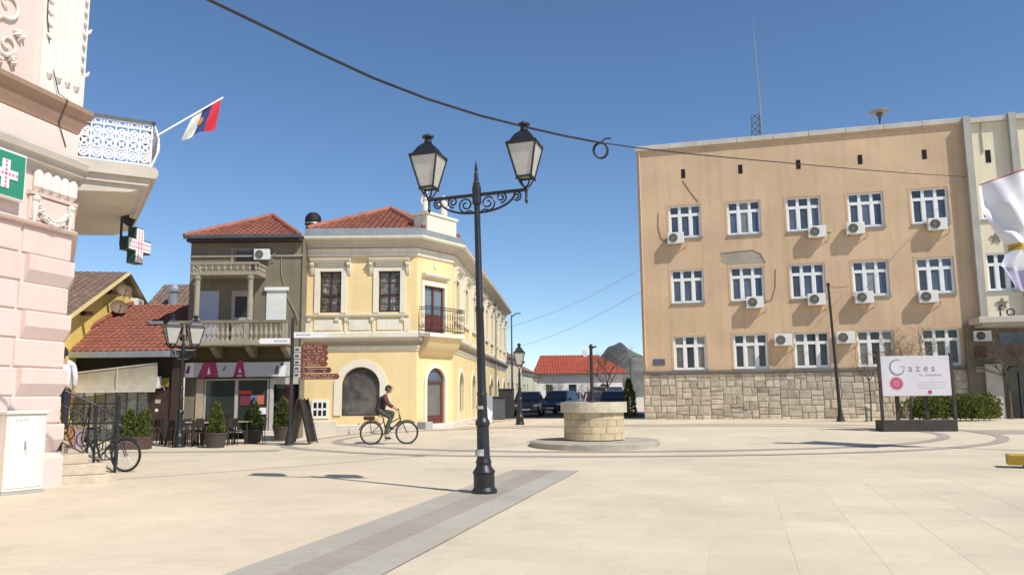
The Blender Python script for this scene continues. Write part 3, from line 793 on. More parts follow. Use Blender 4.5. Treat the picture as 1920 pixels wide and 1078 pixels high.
# stone base: every stone its own part
M_stone = mat('rubble_stone', (.58, .49, .37), rough=.92, var=.26, scale=2.5, bump=.6, bscale=14, rnd=.16, col2=(.43, .37, .29))
mb = MB(); mb.box(0, 15.2, .001, .3, 0, 2.49); mb.build('base_mortar', mat('pale_mortar', (.48, .42, .33), rough=.95, var=.15), rb)
stones = []
def split(x0, x1, z0, z1):
    w_, h = x1 - x0, z1 - z0
    if w_ * h < .22 or (w_ < .5 and h < .5) :
        if w_ < .95 and h < .6: stones.append((x0, x1, z0, z1)); return
    if w_ / h > random.uniform(.9, 1.7):
        c = x0 + w_ * random.uniform(.36, .64); split(x0, c, z0, z1); split(c, x1, z0, z1)
    else:
        c = z0 + h * random.uniform(.36, .64); split(x0, x1, z0, c); split(x0, x1, c, z1)
x = 0.
while x < 15.15:
    w_ = min(random.uniform(1.5, 2.4), 15.18 - x)
    if 15.18 - x - w_ < .6: w_ = 15.18 - x
    split(x, x + w_, .05, 2.49); x += w_
for (x0, x1, z0, z1) in stones:
    g_ = .014; d = random.uniform(.022, .055); e = .028
    a = [(x0 + g_, .0, z0 + g_), (x1 - g_, .0, z0 + g_), (x1 - g_, .0, z1 - g_), (x0 + g_, .0, z1 - g_)]
    j = lambda: random.uniform(-.012, .012)
    b = [(x0 + g_ + e + j(), -d + j(), z0 + g_ + e + j()), (x1 - g_ - e + j(), -d + j(), z0 + g_ + e + j()), (x1 - g_ - e + j(), -d + j(), z1 - g_ - e + j()), (x0 + g_ + e + j(), -d + j(), z1 - g_ - e + j())]
    m_ = [(x, -d * .55, z) for (x, y, z) in a]
    mb = MB(); mb.add(a + m_ + b, [(0, 1, 5, 4), (1, 2, 6, 5), (2, 3, 7, 6), (3, 0, 4, 7), (4, 5, 9, 8), (5, 6, 10, 9), (6, 7, 11, 10), (7, 4, 8, 11), (8, 9, 10, 11)])
    mb.build('stone', M_stone, rb)
print('stones', len(stones))
# left end of the base (faces the back street)
mb = MB(); mb.box(-.02, 0, 0.0, 11.9, 0.0, 2.49); mb.build('side_base', M_stone, rb)

# roof items
mast = thing('antenna_mast', 'tall thin grey antenna mast with lattice foot on the ochre building roof', 'antenna', (RBO[0] + 6.1 * math.cos(RBA) + .8 * .26, RBO[1] + 6.1 * math.sin(RBA) + .8, 13.9), RBA)
mb = MB(); mb.tube([(.22, 0, 0), (.20, 0, 2.4), (.14, 0, 4.4), (.08, 0, 6.9)], [.05, .04, .03, .012], 6); mb.build('mast_tube', M_metal, mast)
mb = MB()
for x in (-.28, .12): mb.tube([(x, .0, 0), (x + .02, 0, 1.75)], .025, 5)
for i in range(5):
    mb.tube([(-.28, 0, .2 + i * .34), (.13, 0, .5 + i * .34)], .022, 5); mb.tube([(.12, 0, .2 + i * .34), (-.28, 0, .5 + i * .34)], .022, 5)
    mb.tube([(-.28, 0, .2 + i * .34), (.12, 0, .2 + i * .34)], .016, 5)
mb.build('lattice_foot', M_darkmetal, mast)
for z in (3.1, 3.35):
    mb = MB(); mb.tube([(.0, 0, z), (.36, 0, z)], .02, 5); mb.build('dipole', M_metal, mast)
sr = thing('siren', 'mushroom shaped grey warning siren on a post on the ochre building roof', 'siren', (RBO[0] + 11.9 * math.cos(RBA) + .1, RBO[1] + 11.9 * math.sin(RBA) + .6, 13.9), RBA)
mb = MB(); mb.tube([(0, 0, 0), (0, 0, .95)], .045, 8); mb.build('post', M_darkmetal, sr)
mb = MB(); mb.lathe([(.0, .8), (.06, .82), (.09, 1.0), (.16, 1.12), (.12, 1.16)], (0, 0, 0), 16); mb.build('motor', M_darkmetal, sr)
mb = MB(); mb.lathe([(.05, 1.14), (.30, 1.18), (.46, 1.22), (.47, 1.25), (.34, 1.33), (.16, 1.39), (0, 1.41)], (0, 0, 0), 24); mb.build('cap', M_metal, sr)

# air conditioners
M_acw = mat('ac_white', (.74, .73, .70), rough=.5, var=.06, scale=3, bump=.02, streak=.12)
ac_meshes = {}
def ac_parts():
    b = MB(); b.cbox(0, .80, -.38, -.08, 0, .56, .015); b1 = b.mesh('body', M_acw)
    f = MB(); f.lathe([(.0, 0), (.21, 0), (.22, .012), (0, .02)], (0, 0, 0), 20); f1 = f.mesh('fan_opening', M_vent)
    r_ = MB()
    for q in (.07, .12, .17, .215): r_.tube([(q * math.cos(a), q * math.sin(a), .022) for a in [2 * math.pi * i / 16 for i in range(16)]], .006, 4, closed=True)
    for i in range(4): r_.tube([(-.21 * math.cos(i * .785), -.21 * math.sin(i * .785), .024), (.21 * math.cos(i * .785), .21 * math.sin(i * .785), .024)], .005, 4)
    r1 = r_.mesh('fan_grille', M_grey)
    k = MB(); k.box(-.02, .02, -.38, -.012, -.035, -.003); k.box(-.02, .02, -.05, -.012, -.035, .3); k1 = k.mesh('bracket', M_metal)
    p = MB(); p.tube([(.80, -.25, .12), (.90, -.22, .1), (.94, -.1, .02), (.94, -.03, -.1)], .022, 6); p1 = p.mesh('hose', M_grey)
    return b1, f1, r1, k1, p1
ACM = ac_parts()
def aircon(u, z, base, ang, label, off=0., sc=1., group='air conditioners on the ochre building'):
    c, s_ = math.cos(ang), math.sin(ang)
    loc = (base[0] + u * c - off * -s_ * 1, base[1] + u * s_ - off * c, z)
    a = thing('air_conditioner', label, 'air conditioner', loc, ang, group); a.scale = (sc, sc, sc)
    put('body', ACM[0], a)
    o = put('fan_opening', ACM[1], a, (.29, -.382, .28)); o.rotation_euler = (math.pi / 2, 0, 0)
    o = put('fan_grille', ACM[2], a, (.29, -.382, .28)); o.rotation_euler = (math.pi / 2, 0, 0)
    for x in (.12, .66): put('bracket', ACM[3], a, (x, 0, 0))
    put('hose', ACM[4], a)
    return a
for (u, z, l) in ((1.45, 9.0, 'air conditioner under the leftmost top row window of the ochre building'),
                  (8.13, 8.9, 'air conditioner under the right end of the middle top row window'),
                  (9.85, 8.95, 'air conditioner below the left end of the fourth top row window'),
                  (13.38, 8.92, 'air conditioner under the rightmost top row window of the ochre building'),
                  (5.10, 5.6, 'air conditioner under the middle row window with peeled plaster above it'),
                  (7.92, 5.63, 'air conditioner below the middle window of the middle row'),
                  (10.02, 5.64, 'air conditioner below the left end of the fourth middle row window'),
                  (12.75, 5.56, 'air conditioner below the left end of the rightmost middle row window'),
                  (6.30, 3.74, 'air conditioner on the wall between second and third lowest row windows'),
                  (9.08, 3.78, 'air conditioner behind the thin pole between third and fourth lowest windows')):
    aircon(u, z, RBO, RBA, l)

# ------------------------------------------------------------------ cream wing with pilasters and entrance canopy (far right)
cw = thing('cream_wing', 'cream building wing with grey pilasters star ornaments and canopied stone entrance', 'building', RBO, RBA)
ch = [(15.72, 17.0, 9.33, 10.85), (15.72, 17.0, 6.02, 7.75)]
ch2 = [(a + 1.95, b + 1.95, c, d) for a, b, c, d in ch]
mb = MB(); mb.wall(15.5, 23.9, 4.6, 13.94, ch + ch2, .22, y=-.05); mb.build('wall', M_cream2, cw, fix=False)
for u in (15.22, 17.12 - .02, 19.05):
    mb = MB(); mb.box(u, u + .30, -.36, .05, 4.72, 14.22); mb.build('pilaster', M_grey, cw)
for (u0, u1) in ((15.53, 17.09), (17.41, 19.04)):
    mb = MB(); mb.box(u0, u1, -.24, .2, 13.92, 14.16); mb.build('parapet', M_coping, cw)
for (a, b, c, d) in ch + ch2:
    w_ = rb_window(a, c, [G_dark] if c < 8 else [G_blue], cw, b - a, d - c)
    w_.location.y = -.05
for u in (16.22, 18.15):
    for z in (8.45, 5.42):
        mb = MB(); pts = []
        for i in range(10):
            r_ = .26 if i % 2 == 0 else .11; a = math.pi / 2 + i * math.pi / 5
            pts.append((u + r_ * math.cos(a), z + r_ * math.sin(a)))
        mb.prism(pts, 'y', -.11, -.049); mb.lathe([(.12, 0), (.09, .03), (0, .04)], (0, 0, 0), 8); mb.build('star_ornament', mat('bronze_ornament', (.20, .17, .12), rough=.7, var=.2), cw)
    mb = MB(); mb.box(u - .12, u + .1, -.063, -.04, 12.0, 12.6); mb.build('vent', M_vent, cw)
mb = MB(); mb.box(15.98, 16.04, -.10, -.05, 12.5, 13.91); mb.build('downpipe', M_grey, cw)
mb = MB(); mb.cbox(14.75, 24, -1.7, -.05, 4.45, 4.72, .02); mb.build('canopy', M_greybeige, cw)
mb = MB(); mb.box(14.95, 23.9, -1.5, -.06, 4.30, 4.448); mb.build('canopy_soffit', M_grey, cw)
mb = MB(); mb.wall(14.55, 24, .1, 4.5, [(15.9, 18.9, .15, 2.62)], .5, y=-.22); mb.quad((14.55, -.22, .1), (14.55, -.22, 4.5), (14.55, 0, 4.5), (14.55, 0, .1)); mb.build('entrance_wall', mat('shade_darkened_cladding', (.20, .165, .12), rough=.85, var=.2, scale=2, bump=.3), cw, fix=False)  # stone colour darkened for the shade under the canopy
mb = MB(); mb.box(15.9, 18.9, .2, .24, .15, 2.62); mb.build('door_glass', G_dark, cw)
for u in (15.9, 16.65, 17.4, 18.15, 18.85):
    mb = MB(); mb.box(u, u + .06, .1, .2, .15, 2.62); mb.build('door_frame', M_darkmetal, cw)
mb = MB(); mb.box(15.2, 15.85, -.42, -.23, .15, 2.7); mb.build('side_pier', M_coping, cw)
mb = MB(); mb.box(15.9, 17.3, -.26, -.221, 3.55, 4.1); mb.build('fanlight', G_blue, cw)
mb = MB(); mb.box(14.86, 15.36, -.25, -.221, 3.02, 3.52); mb.build('red_plaque', mat('maroon_plaque', (.13, .045, .03), rough=.5, var=.1), cw)
mb = MB(); mb.box(14.86, 15.3, -.25, -.221, 2.35, 2.6); mb.build('notice_plate', M_grey, cw)
aircon(14.85, 3.72, RBO, RBA, 'air conditioner under the stone entrance canopy beside the lantern lamp', .22, .85, None)
# letters standing on the canopy
M_letter = mat('dark_letters', (.05, .05, .055), rough=.5, var=.1, bump=0)
lt = thing('canopy_letters', 'dark metal letters standing on the entrance canopy', 'sign', (RBO[0] + 15.75 * math.cos(RBA), RBO[1] + 15.75 * math.sin(RBA), 4.72), RBA)
text('letter', 'f', .75, M_letter, lt, (.1, -.9, .28), ext=.02)
text('letter', 'o', .75, M_letter, lt, (.5, -.9, .28), ext=.02)

# ------------------------------------------------------------------ yellow corner house
YO = (-7.75, 30.5, 0)
yh = thing('corner_house', 'yellow two storey corner house with cream trim and arched shop window', 'house', YO)
Lc = (4.05, 0.0); Rc = (5.30, 1.85); FD = Vector((.073, 1)).normalized(); FL = 26.0; Fc = (Rc[0] + FD.x * FL, Rc[1] + FD.y * FL)
path = [(-.28, 0), Lc, Rc, Fc]
def frame(o, d):
    d = Vector(d).normalized()
    return Matrix(((d.x, -d.y, 0, o[0]), (d.y, d.x, 0, o[1]), (0, 0, 1, 0), (0, 0, 0, 1)))
Mf = Matrix.Identity(4); Mc = frame(Lc, (Rc[0] - Lc[0], Rc[1] - Lc[1])); Ms = frame(Rc, FD)
CW = math.hypot(Rc[0] - Lc[0], Rc[1] - Lc[1])
fh = [(.26, 1.10, 4.77, 6.38), (2.55, 3.39, 4.77, 6.38), (1.19, 2.63, .80, 2.65, .72), (.10, .64, .78, 1.37)]
chh = [(.61, 1.69, .46, 2.62, .54), (.40, 1.66, 3.98, 5.86)]
bays = [2.4 + 4.4 * i for i in range(6)]
sh = [(c - .68, c + .68, .85, 2.55, .68) for c in bays] + [(c - .48, c + .48, 4.77, 6.38) for c in [1.2 + 2.95 * i for i in range(9)]]
for (M_, x0, x1, hs_) in ((Mf, -.28, Lc[0], fh), (Mc, 0, CW, chh), (Ms, 0, FL, sh)):
    mb = MB(M_); mb.wall(x0, x1, -.3, 7.7, hs_, .16); mb.build('wall', M_yellow, yh, fix=False)
mb = MB(); mb.quad((-.28, 0, -.3), (-.28, 9, -.3), (-.28, 9, 7.7), (-.28, 0, 7.7)); mb.build('side_wall', M_yellow, yh)
mb = MB(); mb.poly([(-.2, .35, 0), (3.9, .35, 0), (5.0, 2.0, 0), (6.7, 26, 0), (-.2, 26, 0)]); mb.poly([(-.2, .3, 7.6), (3.9, .3, 7.6), (5.0, 2.0, 7.6), (6.7, 26, 7.6), (-.2, 26, 7.6)])
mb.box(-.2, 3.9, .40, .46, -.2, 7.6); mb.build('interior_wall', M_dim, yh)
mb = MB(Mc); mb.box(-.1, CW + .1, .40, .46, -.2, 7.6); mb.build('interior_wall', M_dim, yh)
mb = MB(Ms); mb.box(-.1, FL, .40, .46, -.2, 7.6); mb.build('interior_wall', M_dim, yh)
# plinth, belt cornice, panel zone, sill course, frieze, main cornice, gutter attic
M_plinth = mat('off_white_plinth', (.66, .60, .52), rough=.9, var=.1, scale=2, streak=.15)
def course(name, prof, m, p=path): 
    mb = MB(); mb.sweep(p, prof); return mb.build(name, m, yh)
course('plinth', [(-.02, -.35), (.05, -.35), (.05, .60), (.02, .64), (-.02, .64)], M_plinth, [(-.28, 0), (1.0, 0)])
course('plinth', [(-.02, -.35), (.05, -.35), (.05, .44), (.02, .48), (-.02, .48)], M_plinth, [(1.003, 0), Lc, (Lc[0] + .58 * (Rc[0] - Lc[0]) / CW, Lc[1] + .58 * (Rc[1] - Lc[1]) / CW)])
course('plinth', [(-.02, -.35), (.05, -.35), (.05, .44), (.02, .48), (-.02, .48)], M_plinth, [(Rc[0] - .52 * (Rc[0] - Lc[0]) / CW, Rc[1] - .52 * (Rc[1] - Lc[1]) / CW), Rc, Fc])
M_beltgrey = mat('greybrown_belt', (.36, .31, .23), rough=.9, var=.1, streak=.1)
course('belt_cornice', [(-.02, 3.26), (.04, 3.28), (.05, 3.36), (.10, 3.40), (.10, 3.47), (-.02, 3.47)], M_cream)
course('belt_cornice', [(-.02, 3.472), (.12, 3.472), (.14, 3.54), (.24, 3.62), (.27, 3.70), (.27, 3.76), (-.02, 3.80)], M_beltgrey)
course('apron_course', [(-.02, 3.802), (.045, 3.802), (.045, 3.98), (.02, 4.02), (-.02, 4.02)], M_cream)
course('sill_course', [(-.02, 4.56), (.05, 4.58), (.12, 4.64), (.13, 4.70), (-.02, 4.72)], M_cream, [(-.28, 0), (3.75, 0)])
course('frieze', [(-.02, 6.98), (.05, 6.98), (.07, 7.06), (.04, 7.08), (.04, 7.24), (.10, 7.27), (-.02, 7.30)], M_cream)
course('cornice', [(-.02, 7.302), (.12, 7.302), (.14, 7.40), (.40, 7.52), (.44, 7.56), (-.02, 7.56)], M_greybeige)
course('cornice_edge', [(-.02, 7.562), (.50, 7.562), (.54, 7.62), (.55, 7.70), (-.02, 7.72)], M_cream)
course('gutter', [(-.02, 7.722), (.50, 7.722), (.44, 7.86), (.36, 8.02), (.30, 8.04), (-.02, 8.06)], mat('bluegrey_gutter', (.26, .285, .30), rough=.5, var=.12, metal=.3))
mb = MB()
for (a, b) in ((-.25, -.06), (1.24, 1.32), (2.32, 2.40), (3.56, 3.75)):
    mb = MB(); mb.box(a, b, -.045, -.001, 4.022, 4.56); mb.build('apron_pier', M_cream, yh)
for (a, b) in ((.06, 1.12), (1.42, 2.22), (2.5, 3.46)):
    mb = MB(); mb.box(a, b, -.03, -.001, 4.08, 4.50); mb.build('apron_panel', M_cream, yh)
for x in (-.12, .95, 1.32, 2.32, 3.5):
    mb = MB(); mb.prism([(-.001, 4.56), (-.11, 4.56), (-.09, 4.44), (-.03, 4.36), (-.001, 4.34)], 'x', x - .07, x + .07); mb.build('corbel', M_cream, yh)
# windows of the upper floor with hoods
def tall_window(u, w_, z0, z1, M_, mw=M_wood_dark, gl=G_dark):
    mb = MB(M_); h = z1 - z0
    d0, d1 = .09, .14
    mb.box(u, u + w_, d0, d1, z0, z0 + .06); mb.box(u, u + w_, d0, d1, z1 - .06, z1); mb.box(u, u + .06, d0, d1, z0 + .06, z1 - .06); mb.box(u + w_ - .06, u + w_, d0, d1, z0 + .06, z1 - .06)
    mb.box(u + w_ / 2 - .035, u + w_ / 2 + .035, d0 - .01, d1, z0 + .06, z1 - .06)
    for q in (.42,): mb.box(u + .06, u + w_ - .06, d0 - .006, d1, z0 + h * q - .04, z0 + h * q + .04)
    for a in (u + .06, u + w_ / 2 + .035):
        mb.box(a, a + w_ / 2 - .095, d0 + .02, d1, z0 + h * .72 - .012, z0 + h * .72 + .012)
        mb.box(a, a + w_ / 2 - .095, d0 + .02, d1, z0 + h * .2 - .012, z0 + h * .2 + .012)
    o = mb.build('window', mw, yh)
    for k in range(2):
        a = u + .06 if k == 0 else u + w_ / 2 + .03
        for (za, zb) in ((z0 + .05, z0 + h * .42 - .03), (z0 + h * .42 + .03, z1 - .05)):
            p = MB(M_); p.box(a - .01, a + w_ / 2 - .08, .12, .132, za, zb); p.build('pane', gl, o)
    return o
M_lace = mat('lace_curtain', (.50, .47, .42), rough=.9, var=.2, scale=6, bump=0)
G_lace = mat('glass_with_lace', (.13, .115, .105), rough=.12, var=.75, scale=5.5, bump=0, spec=.6, col2=(.36, .33, .29), sharp=(.56, .66))
def hood(u, w_, z0, z1, M_, sh_=True):
    c = MB(M_)
    c.box(u - .2, u - .002, -.06, -.001, z0 - .02, z1 + .16); c.box(u + w_ + .002, u + w_ + .2, -.06, -.001, z0 - .02, z1 + .16); c.box(u - .002, u + w_ + .002, -.06, -.001, z1 + .002, z1 + .16)
    c.build('window_surround', M_cream, yh)
    c = MB(M_); c.prism([(-.001, z1 + .34), (-.10, z1 + .34), (-.24, z1 + .43), (-.26, z1 + .50), (-.001, z1 + .53)], 'x', u - .36, u + w_ + .36); c.build('window_hood', M_cream, yh)
    c = MB(M_); c.box(u - .1, u + w_ + .1, -.09, -.001, z1 + .17, z1 + .337); c.build('hood_frieze', M_cream, yh)
    for x in (u - .29, u + w_ + .29):
        c = MB(M_); c.prism([(-.001, z1 + .337), (-.20, z1 + .337), (-.20, z1 + .25), (-.13, z1 + .16), (-.10, z1 - .02), (-.05, z1 - .12), (-.001, z1 - .14)], 'x', x - .065, x + .065); c.build('console', M_cream, yh)
for (u, u1) in ((.26, 1.10), (2.55, 3.39)):
    tall_window(u, u1 - u, 4.77, 6.38, Mf, gl=G_lace); hood(u, u1 - u, 4.77, 6.38, Mf)
for i in range(9):
    c = 1.2 + 2.95 * i; tall_window(c - .48, .96, 4.77, 6.38, Ms); hood(c - .48, .96, 4.77, 6.38, Ms)
    mb = MB(Ms); mb.box(c - .9, c + .9, -.09, -.001, 4.58, 4.72); mb.build('sill_course', M_cream, yh)
    mb = MB(Ms); mb.box(c + 1.30, c + 1.62, -.08, -.001, 4.02, 6.97); mb.build('pilaster', M_cream, yh)
# arched openings
def arch_band(M_, c, r, rise, zs, zb, wd, name, m, y=-.045):
    # surround: inner half-width r, springing zs, outer +wd
    N = 16; inn = [(c - r, zb), (c - r, zs)] + [(c - r * math.cos(math.pi * i / N), zs + rise * math.sin(math.pi * i / N)) for i in range(1, N)] + [(c + r, zs), (c + r, zb)]
    R_ = r + wd; out = [(c - R_, zb), (c - R_, zs)] + [(c - R_ * math.cos(math.pi * i / N), zs + (rise + wd) * math.sin(math.pi * i / N)) for i in range(1, N)] + [(c + R_, zs), (c + R_, zb)]
    mb = MB(M_); n = len(inn)
    v = [(x, y, z) for x, z in inn] + [(x, y, z) for x, z in out] + [(x, -.001, z) for x, z in inn] + [(x, -.001, z) for x, z in out]
    f = []
    for i in range(n - 1):
        f += [(i, i + 1, n + i + 1, n + i), (n + i, n + i + 1, 3 * n + i + 1, 3 * n + i), (i, 2 * n + i, 2 * n + i + 1, i + 1)]
    mb.add(v, f); return mb.build(name, m, yh)
def arch_fill(M_, c, r, rise, zs, zb, y, name, m, th=.02, par=None):
    N = 16; p = [(c - r, zb)] + [(c - r * math.cos(math.pi * i / N), zs + rise * math.sin(math.pi * i / N)) for i in range(N + 1)] + [(c + r, zb)]
    mb = MB(M_); mb.prism(p, 'y', y, y + th); return mb.build(name, m, par or yh)
arch_band(Mf, 1.91, .74, .74, 1.93, .82, .28, 'arch_surround', M_cream)
shopw = arch_fill(Mf, 1.91, .70, .70, 1.93, .82, .10, 'shop_window', mat('shop_glass_reflections', (.115, .11, .095), rough=.10, var=.5, scale=.7, bump=.0, spec=.6, col2=(.05, .045, .045), sharp=(.40, .60)))  # darker reflection shapes are mottled into the pane colour
mb = MB(Mf)
fr_ = [(1.91 - .72 * math.cos(math.pi * i / 20), .085, 1.93 + .72 * math.sin(math.pi * i / 20)) for i in range(21)]
mb.tube([(1.19, .085, .82)] + fr_ + [(2.63, .085, .82)], .035, 6, closed=True); mb.build('frame', M_wood_dark, shopw)
arch_band(Mc, 1.15, .56, .56, 2.07, .48, .16, 'arch_surround', M_cream)
dr = MB(Mc); dr.box(.62, .76, .08, .14, .46, 2.1); dr.box(1.54, 1.68, .08, .14, .46, 2.1); dr.box(.76, 1.54, .08, .14, .46, .78); dr.box(.62, 1.68, .07, .15, 1.99, 2.09)
door = dr.build('door', M_wood_red, yh)
mb = MB(Mc); mb.box(.75, 1.55, .10, .11, .77, 2.0); mb.build('pane', mat('grey_door_glass', (.17, .165, .15), rough=.15, var=.2, bump=0, spec=.6), door)
arch_fill(Mc, 1.15, .53, .53, 2.08, 2.08, .10, 'fanlight', G_blue, .012, door)
mb = MB(Mc); mb.tube([(1.15 - .52 * math.cos(math.pi * i / 14), .09, 2.08 + .52 * math.sin(math.pi * i / 14)) for i in range(15)], .03, 5); mb.build('fanlight_frame', M_wood_red, door)
for i in range(2):
    mb = MB(Mc); mb.cbox(.45 - .12 * (1 - i), 1.85 + .12 * (1 - i), -.62 + .28 * i, -.055, -.2 if i == 0 else .30, .298 if i == 0 else .455, .012); mb.build('step', M_plinth, yh)
mb = MB(); mb.box(-.0, .05, -.05, -.0, 0, 0)
mb = MB(Mc); mb.cbox(-.02, .40, -.5, -.06, 0.1, .56, .02); mb.build('stone_block', M_grey, yh)
for c in bays:
    arch_band(Ms, c, .68, .68, 1.87, .5, .2, 'arch_surround', M_cream)
    arch_fill(Ms, c, .66, .66, 1.87, .82, .10, 'shop_window', G_dark)
mb = MB(Ms); mb.tube([(8.6, -.12, 7.3), (8.6, -.12, .3)], .06, 8); mb.build('downpipe', M_metal, yh)
mb = MB(Ms); mb.tube([(17.4, -.12, 7.3), (17.4, -.12, .3)], .06, 8); mb.build('downpipe', M_metal, yh)
# basement vent grille
mb = MB(); mb.box(.04, .70, -.035, -.001, .72, 1.43); vg = mb.build('vent_frame', M_white, yh)
for i in range(3):
    for k in range(2):
        mb = MB(); mb.box(.13 + i * .18, .25 + i * .18, -.04, -.03, .82 + k * .29, 1.03 + k * .29); mb.build('vent_opening', M_vent, vg)
mb = MB(); mb.cbox(1.6, 2.1, -.45, -.06, .14, .36, .02); mb.build('sill_block', M_plinth, yh)
# french door and corner balcony
fd = MB(Mc); u0, u1, z0, z1 = .40, 1.66, 3.98, 5.86
fd.box(u0, u0 + .07, .06, .13, z0, z1); fd.box(u1 - .07, u1, .06, .13, z0, z1); fd.box(u0 + .07, u1 - .07, .06, .13, z1 - .07, z1); fd.box((u0 + u1) / 2 - .05, (u0 + u1) / 2 + .05, .05, .13, z0, z1 - .07)
fd.box(u0 + .07, (u0 + u1) / 2 - .05, .08, .13, z0, z0 + .75); fd.box((u0 + u1) / 2 + .05, u1 - .07, .08, .13, z0, z0 + .75)
fdo = fd.build('balcony_door', M_wood_red, yh)
for (a, b) in ((u0 + .06, (u0 + u1) / 2 - .04), ((u0 + u1) / 2 + .04, u1 - .06)):
    mb = MB(Mc); mb.box(a, b, .10, .11, z0 + .74, z1 - .06); mb.build('pane', mat('sky_glass', (.16, .22, .27), rough=.05, var=.1, bump=0, spec=.8), fdo)
mb = MB(Mc); mb.prism([(-.001, 6.16), (-.08, 6.16), (-.20, 6.24), (-.22, 6.32), (-.001, 6.34)], 'x', .25, 1.85); mb.build('door_hood', M_cream, yh)
mb = MB(Mc); mb.box(u0 - .15, u0 - .002, -.05, -.001, 3.98, 6.05); mb.box(u1 + .002, u1 + .15, -.05, -.001, 3.98, 6.05); mb.box(u0 - .002, u1 + .002, -.05, -.001, 5.862, 6.05); mb.build('door_surround', M_cream, yh)
mb = MB(Mc); mb.prism([(1.02, 6.6), (1.14, 6.6), (1.16, 6.75), (1.14, 6.9), (1.02, 6.9), (1.0, 6.75)], 'y', -.05, -.001); mb.build('cartouche', M_cream, yh)
mb = MB(Mc); mb.cbox(.02, CW - .02, -.66, -.28, 3.78, 3.94, .015); mb.box(.0, CW, -.28, -.001, 3.80, 3.94); mb.build('balcony_slab', M_cream, yh)
mb = MB(Mc); mb.prism([(-.001, 3.10), (-.12, 3.14), (-.40, 3.42), (-.56, 3.775), (-.275, 3.775), (-.12, 3.47), (-.001, 3.25)], 'x', .12, CW - .12); mb.build('balcony_bracket', M_yellow, yh)
rl = MB(Mc)
for (p, q) in (((.04, -.63), (CW - .04, -.63)), ((.04, -.63), (.04, -.1)), ((CW - .04, -.63), (CW - .04, -.1))):
    for z in (4.05, 4.86, 4.95): rl.tube([(*p, z), (*q, z)], .018, 5)
    L_ = math.hypot(q[0] - p[0], q[1] - p[1]); n = max(3, int(L_ / .15))
    for i in range(n + 1):
        t = i / n; x, y = p[0] + (q[0] - p[0]) * t, p[1] + (q[1] - p[1]) * t
        rl.tube([(x, y, 4.0), (x, y, 4.95)], .007, 5)
        if i < n:
            t = (i + .5) / n; x, y = p[0] + (q[0] - p[0]) * t, p[1] + (q[1] - p[1]) * t
            dx, dy = (q[0] - p[0]) / L_, (q[1] - p[1]) / L_
            for zz in (4.25, 4.6): rl.tube([(x + dx * .06 * math.cos(a), y + dy * .06 * math.cos(a), zz + .1 * math.sin(a)) for a in [2 * math.pi * s_ / 10 for s_ in range(10)]], .007, 4, closed=True)
rl.build('balcony_railing', M_paint_black, yh)
# hipped roof
rf = MB()
e = .30; zE = 8.06
A_ = Vector((-.28, -e * .3, zE)); B_ = Vector((4.35, -e * .3, zE)); C_ = Vector((5.55, 1.75, zE)); D_ = Vector((7.4, 27, zE))
T1 = Vector((2.31, 4.2, 9.86)); T2 = Vector((3.2, 22, 9.9)); T0 = Vector((-.28, 4.2, 9.3))
def roofplane(mb, eave0, eave1, tops, pw=.24):
    ax = (eave1 - eave0).normalized(); nn = ax.cross((tops[0] - eave0)); ay = nn.cross(ax).normalized()
    if ay.z < 0: ay = -ay
    def uv(p): d = p - eave0; return (d.dot(ax), d.dot(ay))
    poly = [uv(eave0), uv(eave1)] + [uv(p) for p in tops]
    mb.tiles(eave0, ax, ay, poly, pw=pw)
roofplane(rf, A_, B_, [T1])
roofplane(rf, B_, C_, [T1]); roofplane(rf, C_, D_, [T2, T1], .26)
mb2 = MB(); mb2.poly([A_ - Vector((0, 0, .02)), B_ - Vector((0, 0, .02)), T1 - Vector((0, 0, .06))]); mb2.poly([B_ - Vector((0, 0, .02)), C_ - Vector((0, 0, .02)), T1 - Vector((0, 0, .06))])
mb2.poly([C_ - Vector((0, 0, .02)), D_ - Vector((0, 0, .02)), T2 - Vector((0, 0, .06)), T1 - Vector((0, 0, .06))]); mb2.poly([A_, T1, T2, Vector((-.28, 26, 8.1))])
roof = mb2.build('roof', M_roof, yh)
o = rf.build('roof_tiles', M_roof, roof, fix=False); o['kind'] = 'stuff'
for (p, q) in ((A_, T1), (B_, T1), (C_, T1), (T1, T2)):
    n = int((q - p).length / .4); mb = MB()
    for i in range(n):
        a = p.lerp(q, i / n); b = p.lerp(q, (i + 1.1) / n); mb.tube([a + Vector((0, 0, .03)), b + Vector((0, 0, .05))], [.10, .12], 8)
    o = mb.build('ridge_tiles', mat('pale_ridge_tile', (.36, .14, .09), rough=.85, var=.2), roof); o['kind'] = 'stuff'
# attic pedestal over the corner, with two white statues
pd = MB(Mc); pd.cbox(.10, 1.95, -.42, .30, 7.95, 8.62, .02); pd.box(.04, 2.01, -.47, .35, 8.62, 8.72); pd.build('attic_pedestal', M_cream, yh)
def statue(u, label, sgn):
    p = Mc @ Vector((u, -.06, 8.72)); t = thing('statue', label, 'statue', (YO[0] + p.x, YO[1] + p.y, p.z), R(20), 'white statues on the roof corner')
    mb = MB(); mb.lathe([(.15, 0), (.16, .06), (.11, .09), (.15, .12), (.16, .25), (.12, .42), (.10, .50), (.14, .62), (.13, .72), (.05, .76), (.05, .79), (.085, .84), (.09, .90), (.06, .96), (0, .98)], (0, 0, 0), 14)
    mb.tube([(sgn * .12, 0, .70), (sgn * .22, -.06, .56), (sgn * .10, -.14, .48)], [.05, .045, .03], 7); mb.tube([(-sgn * .12, 0, .70), (-sgn * .19, -.02, .5), (-sgn * .14, -.1, .36)], [.05, .045, .03], 7)
    mb.build('figure', mat('white_stone', (.72, .68, .60), rough=.85, var=.12), t)
statue(.42, 'small white statue on the left end of the corner house roof pedestal', 1)
statue(1.55, 'small white statue on the right end of the corner house roof pedestal', -1)
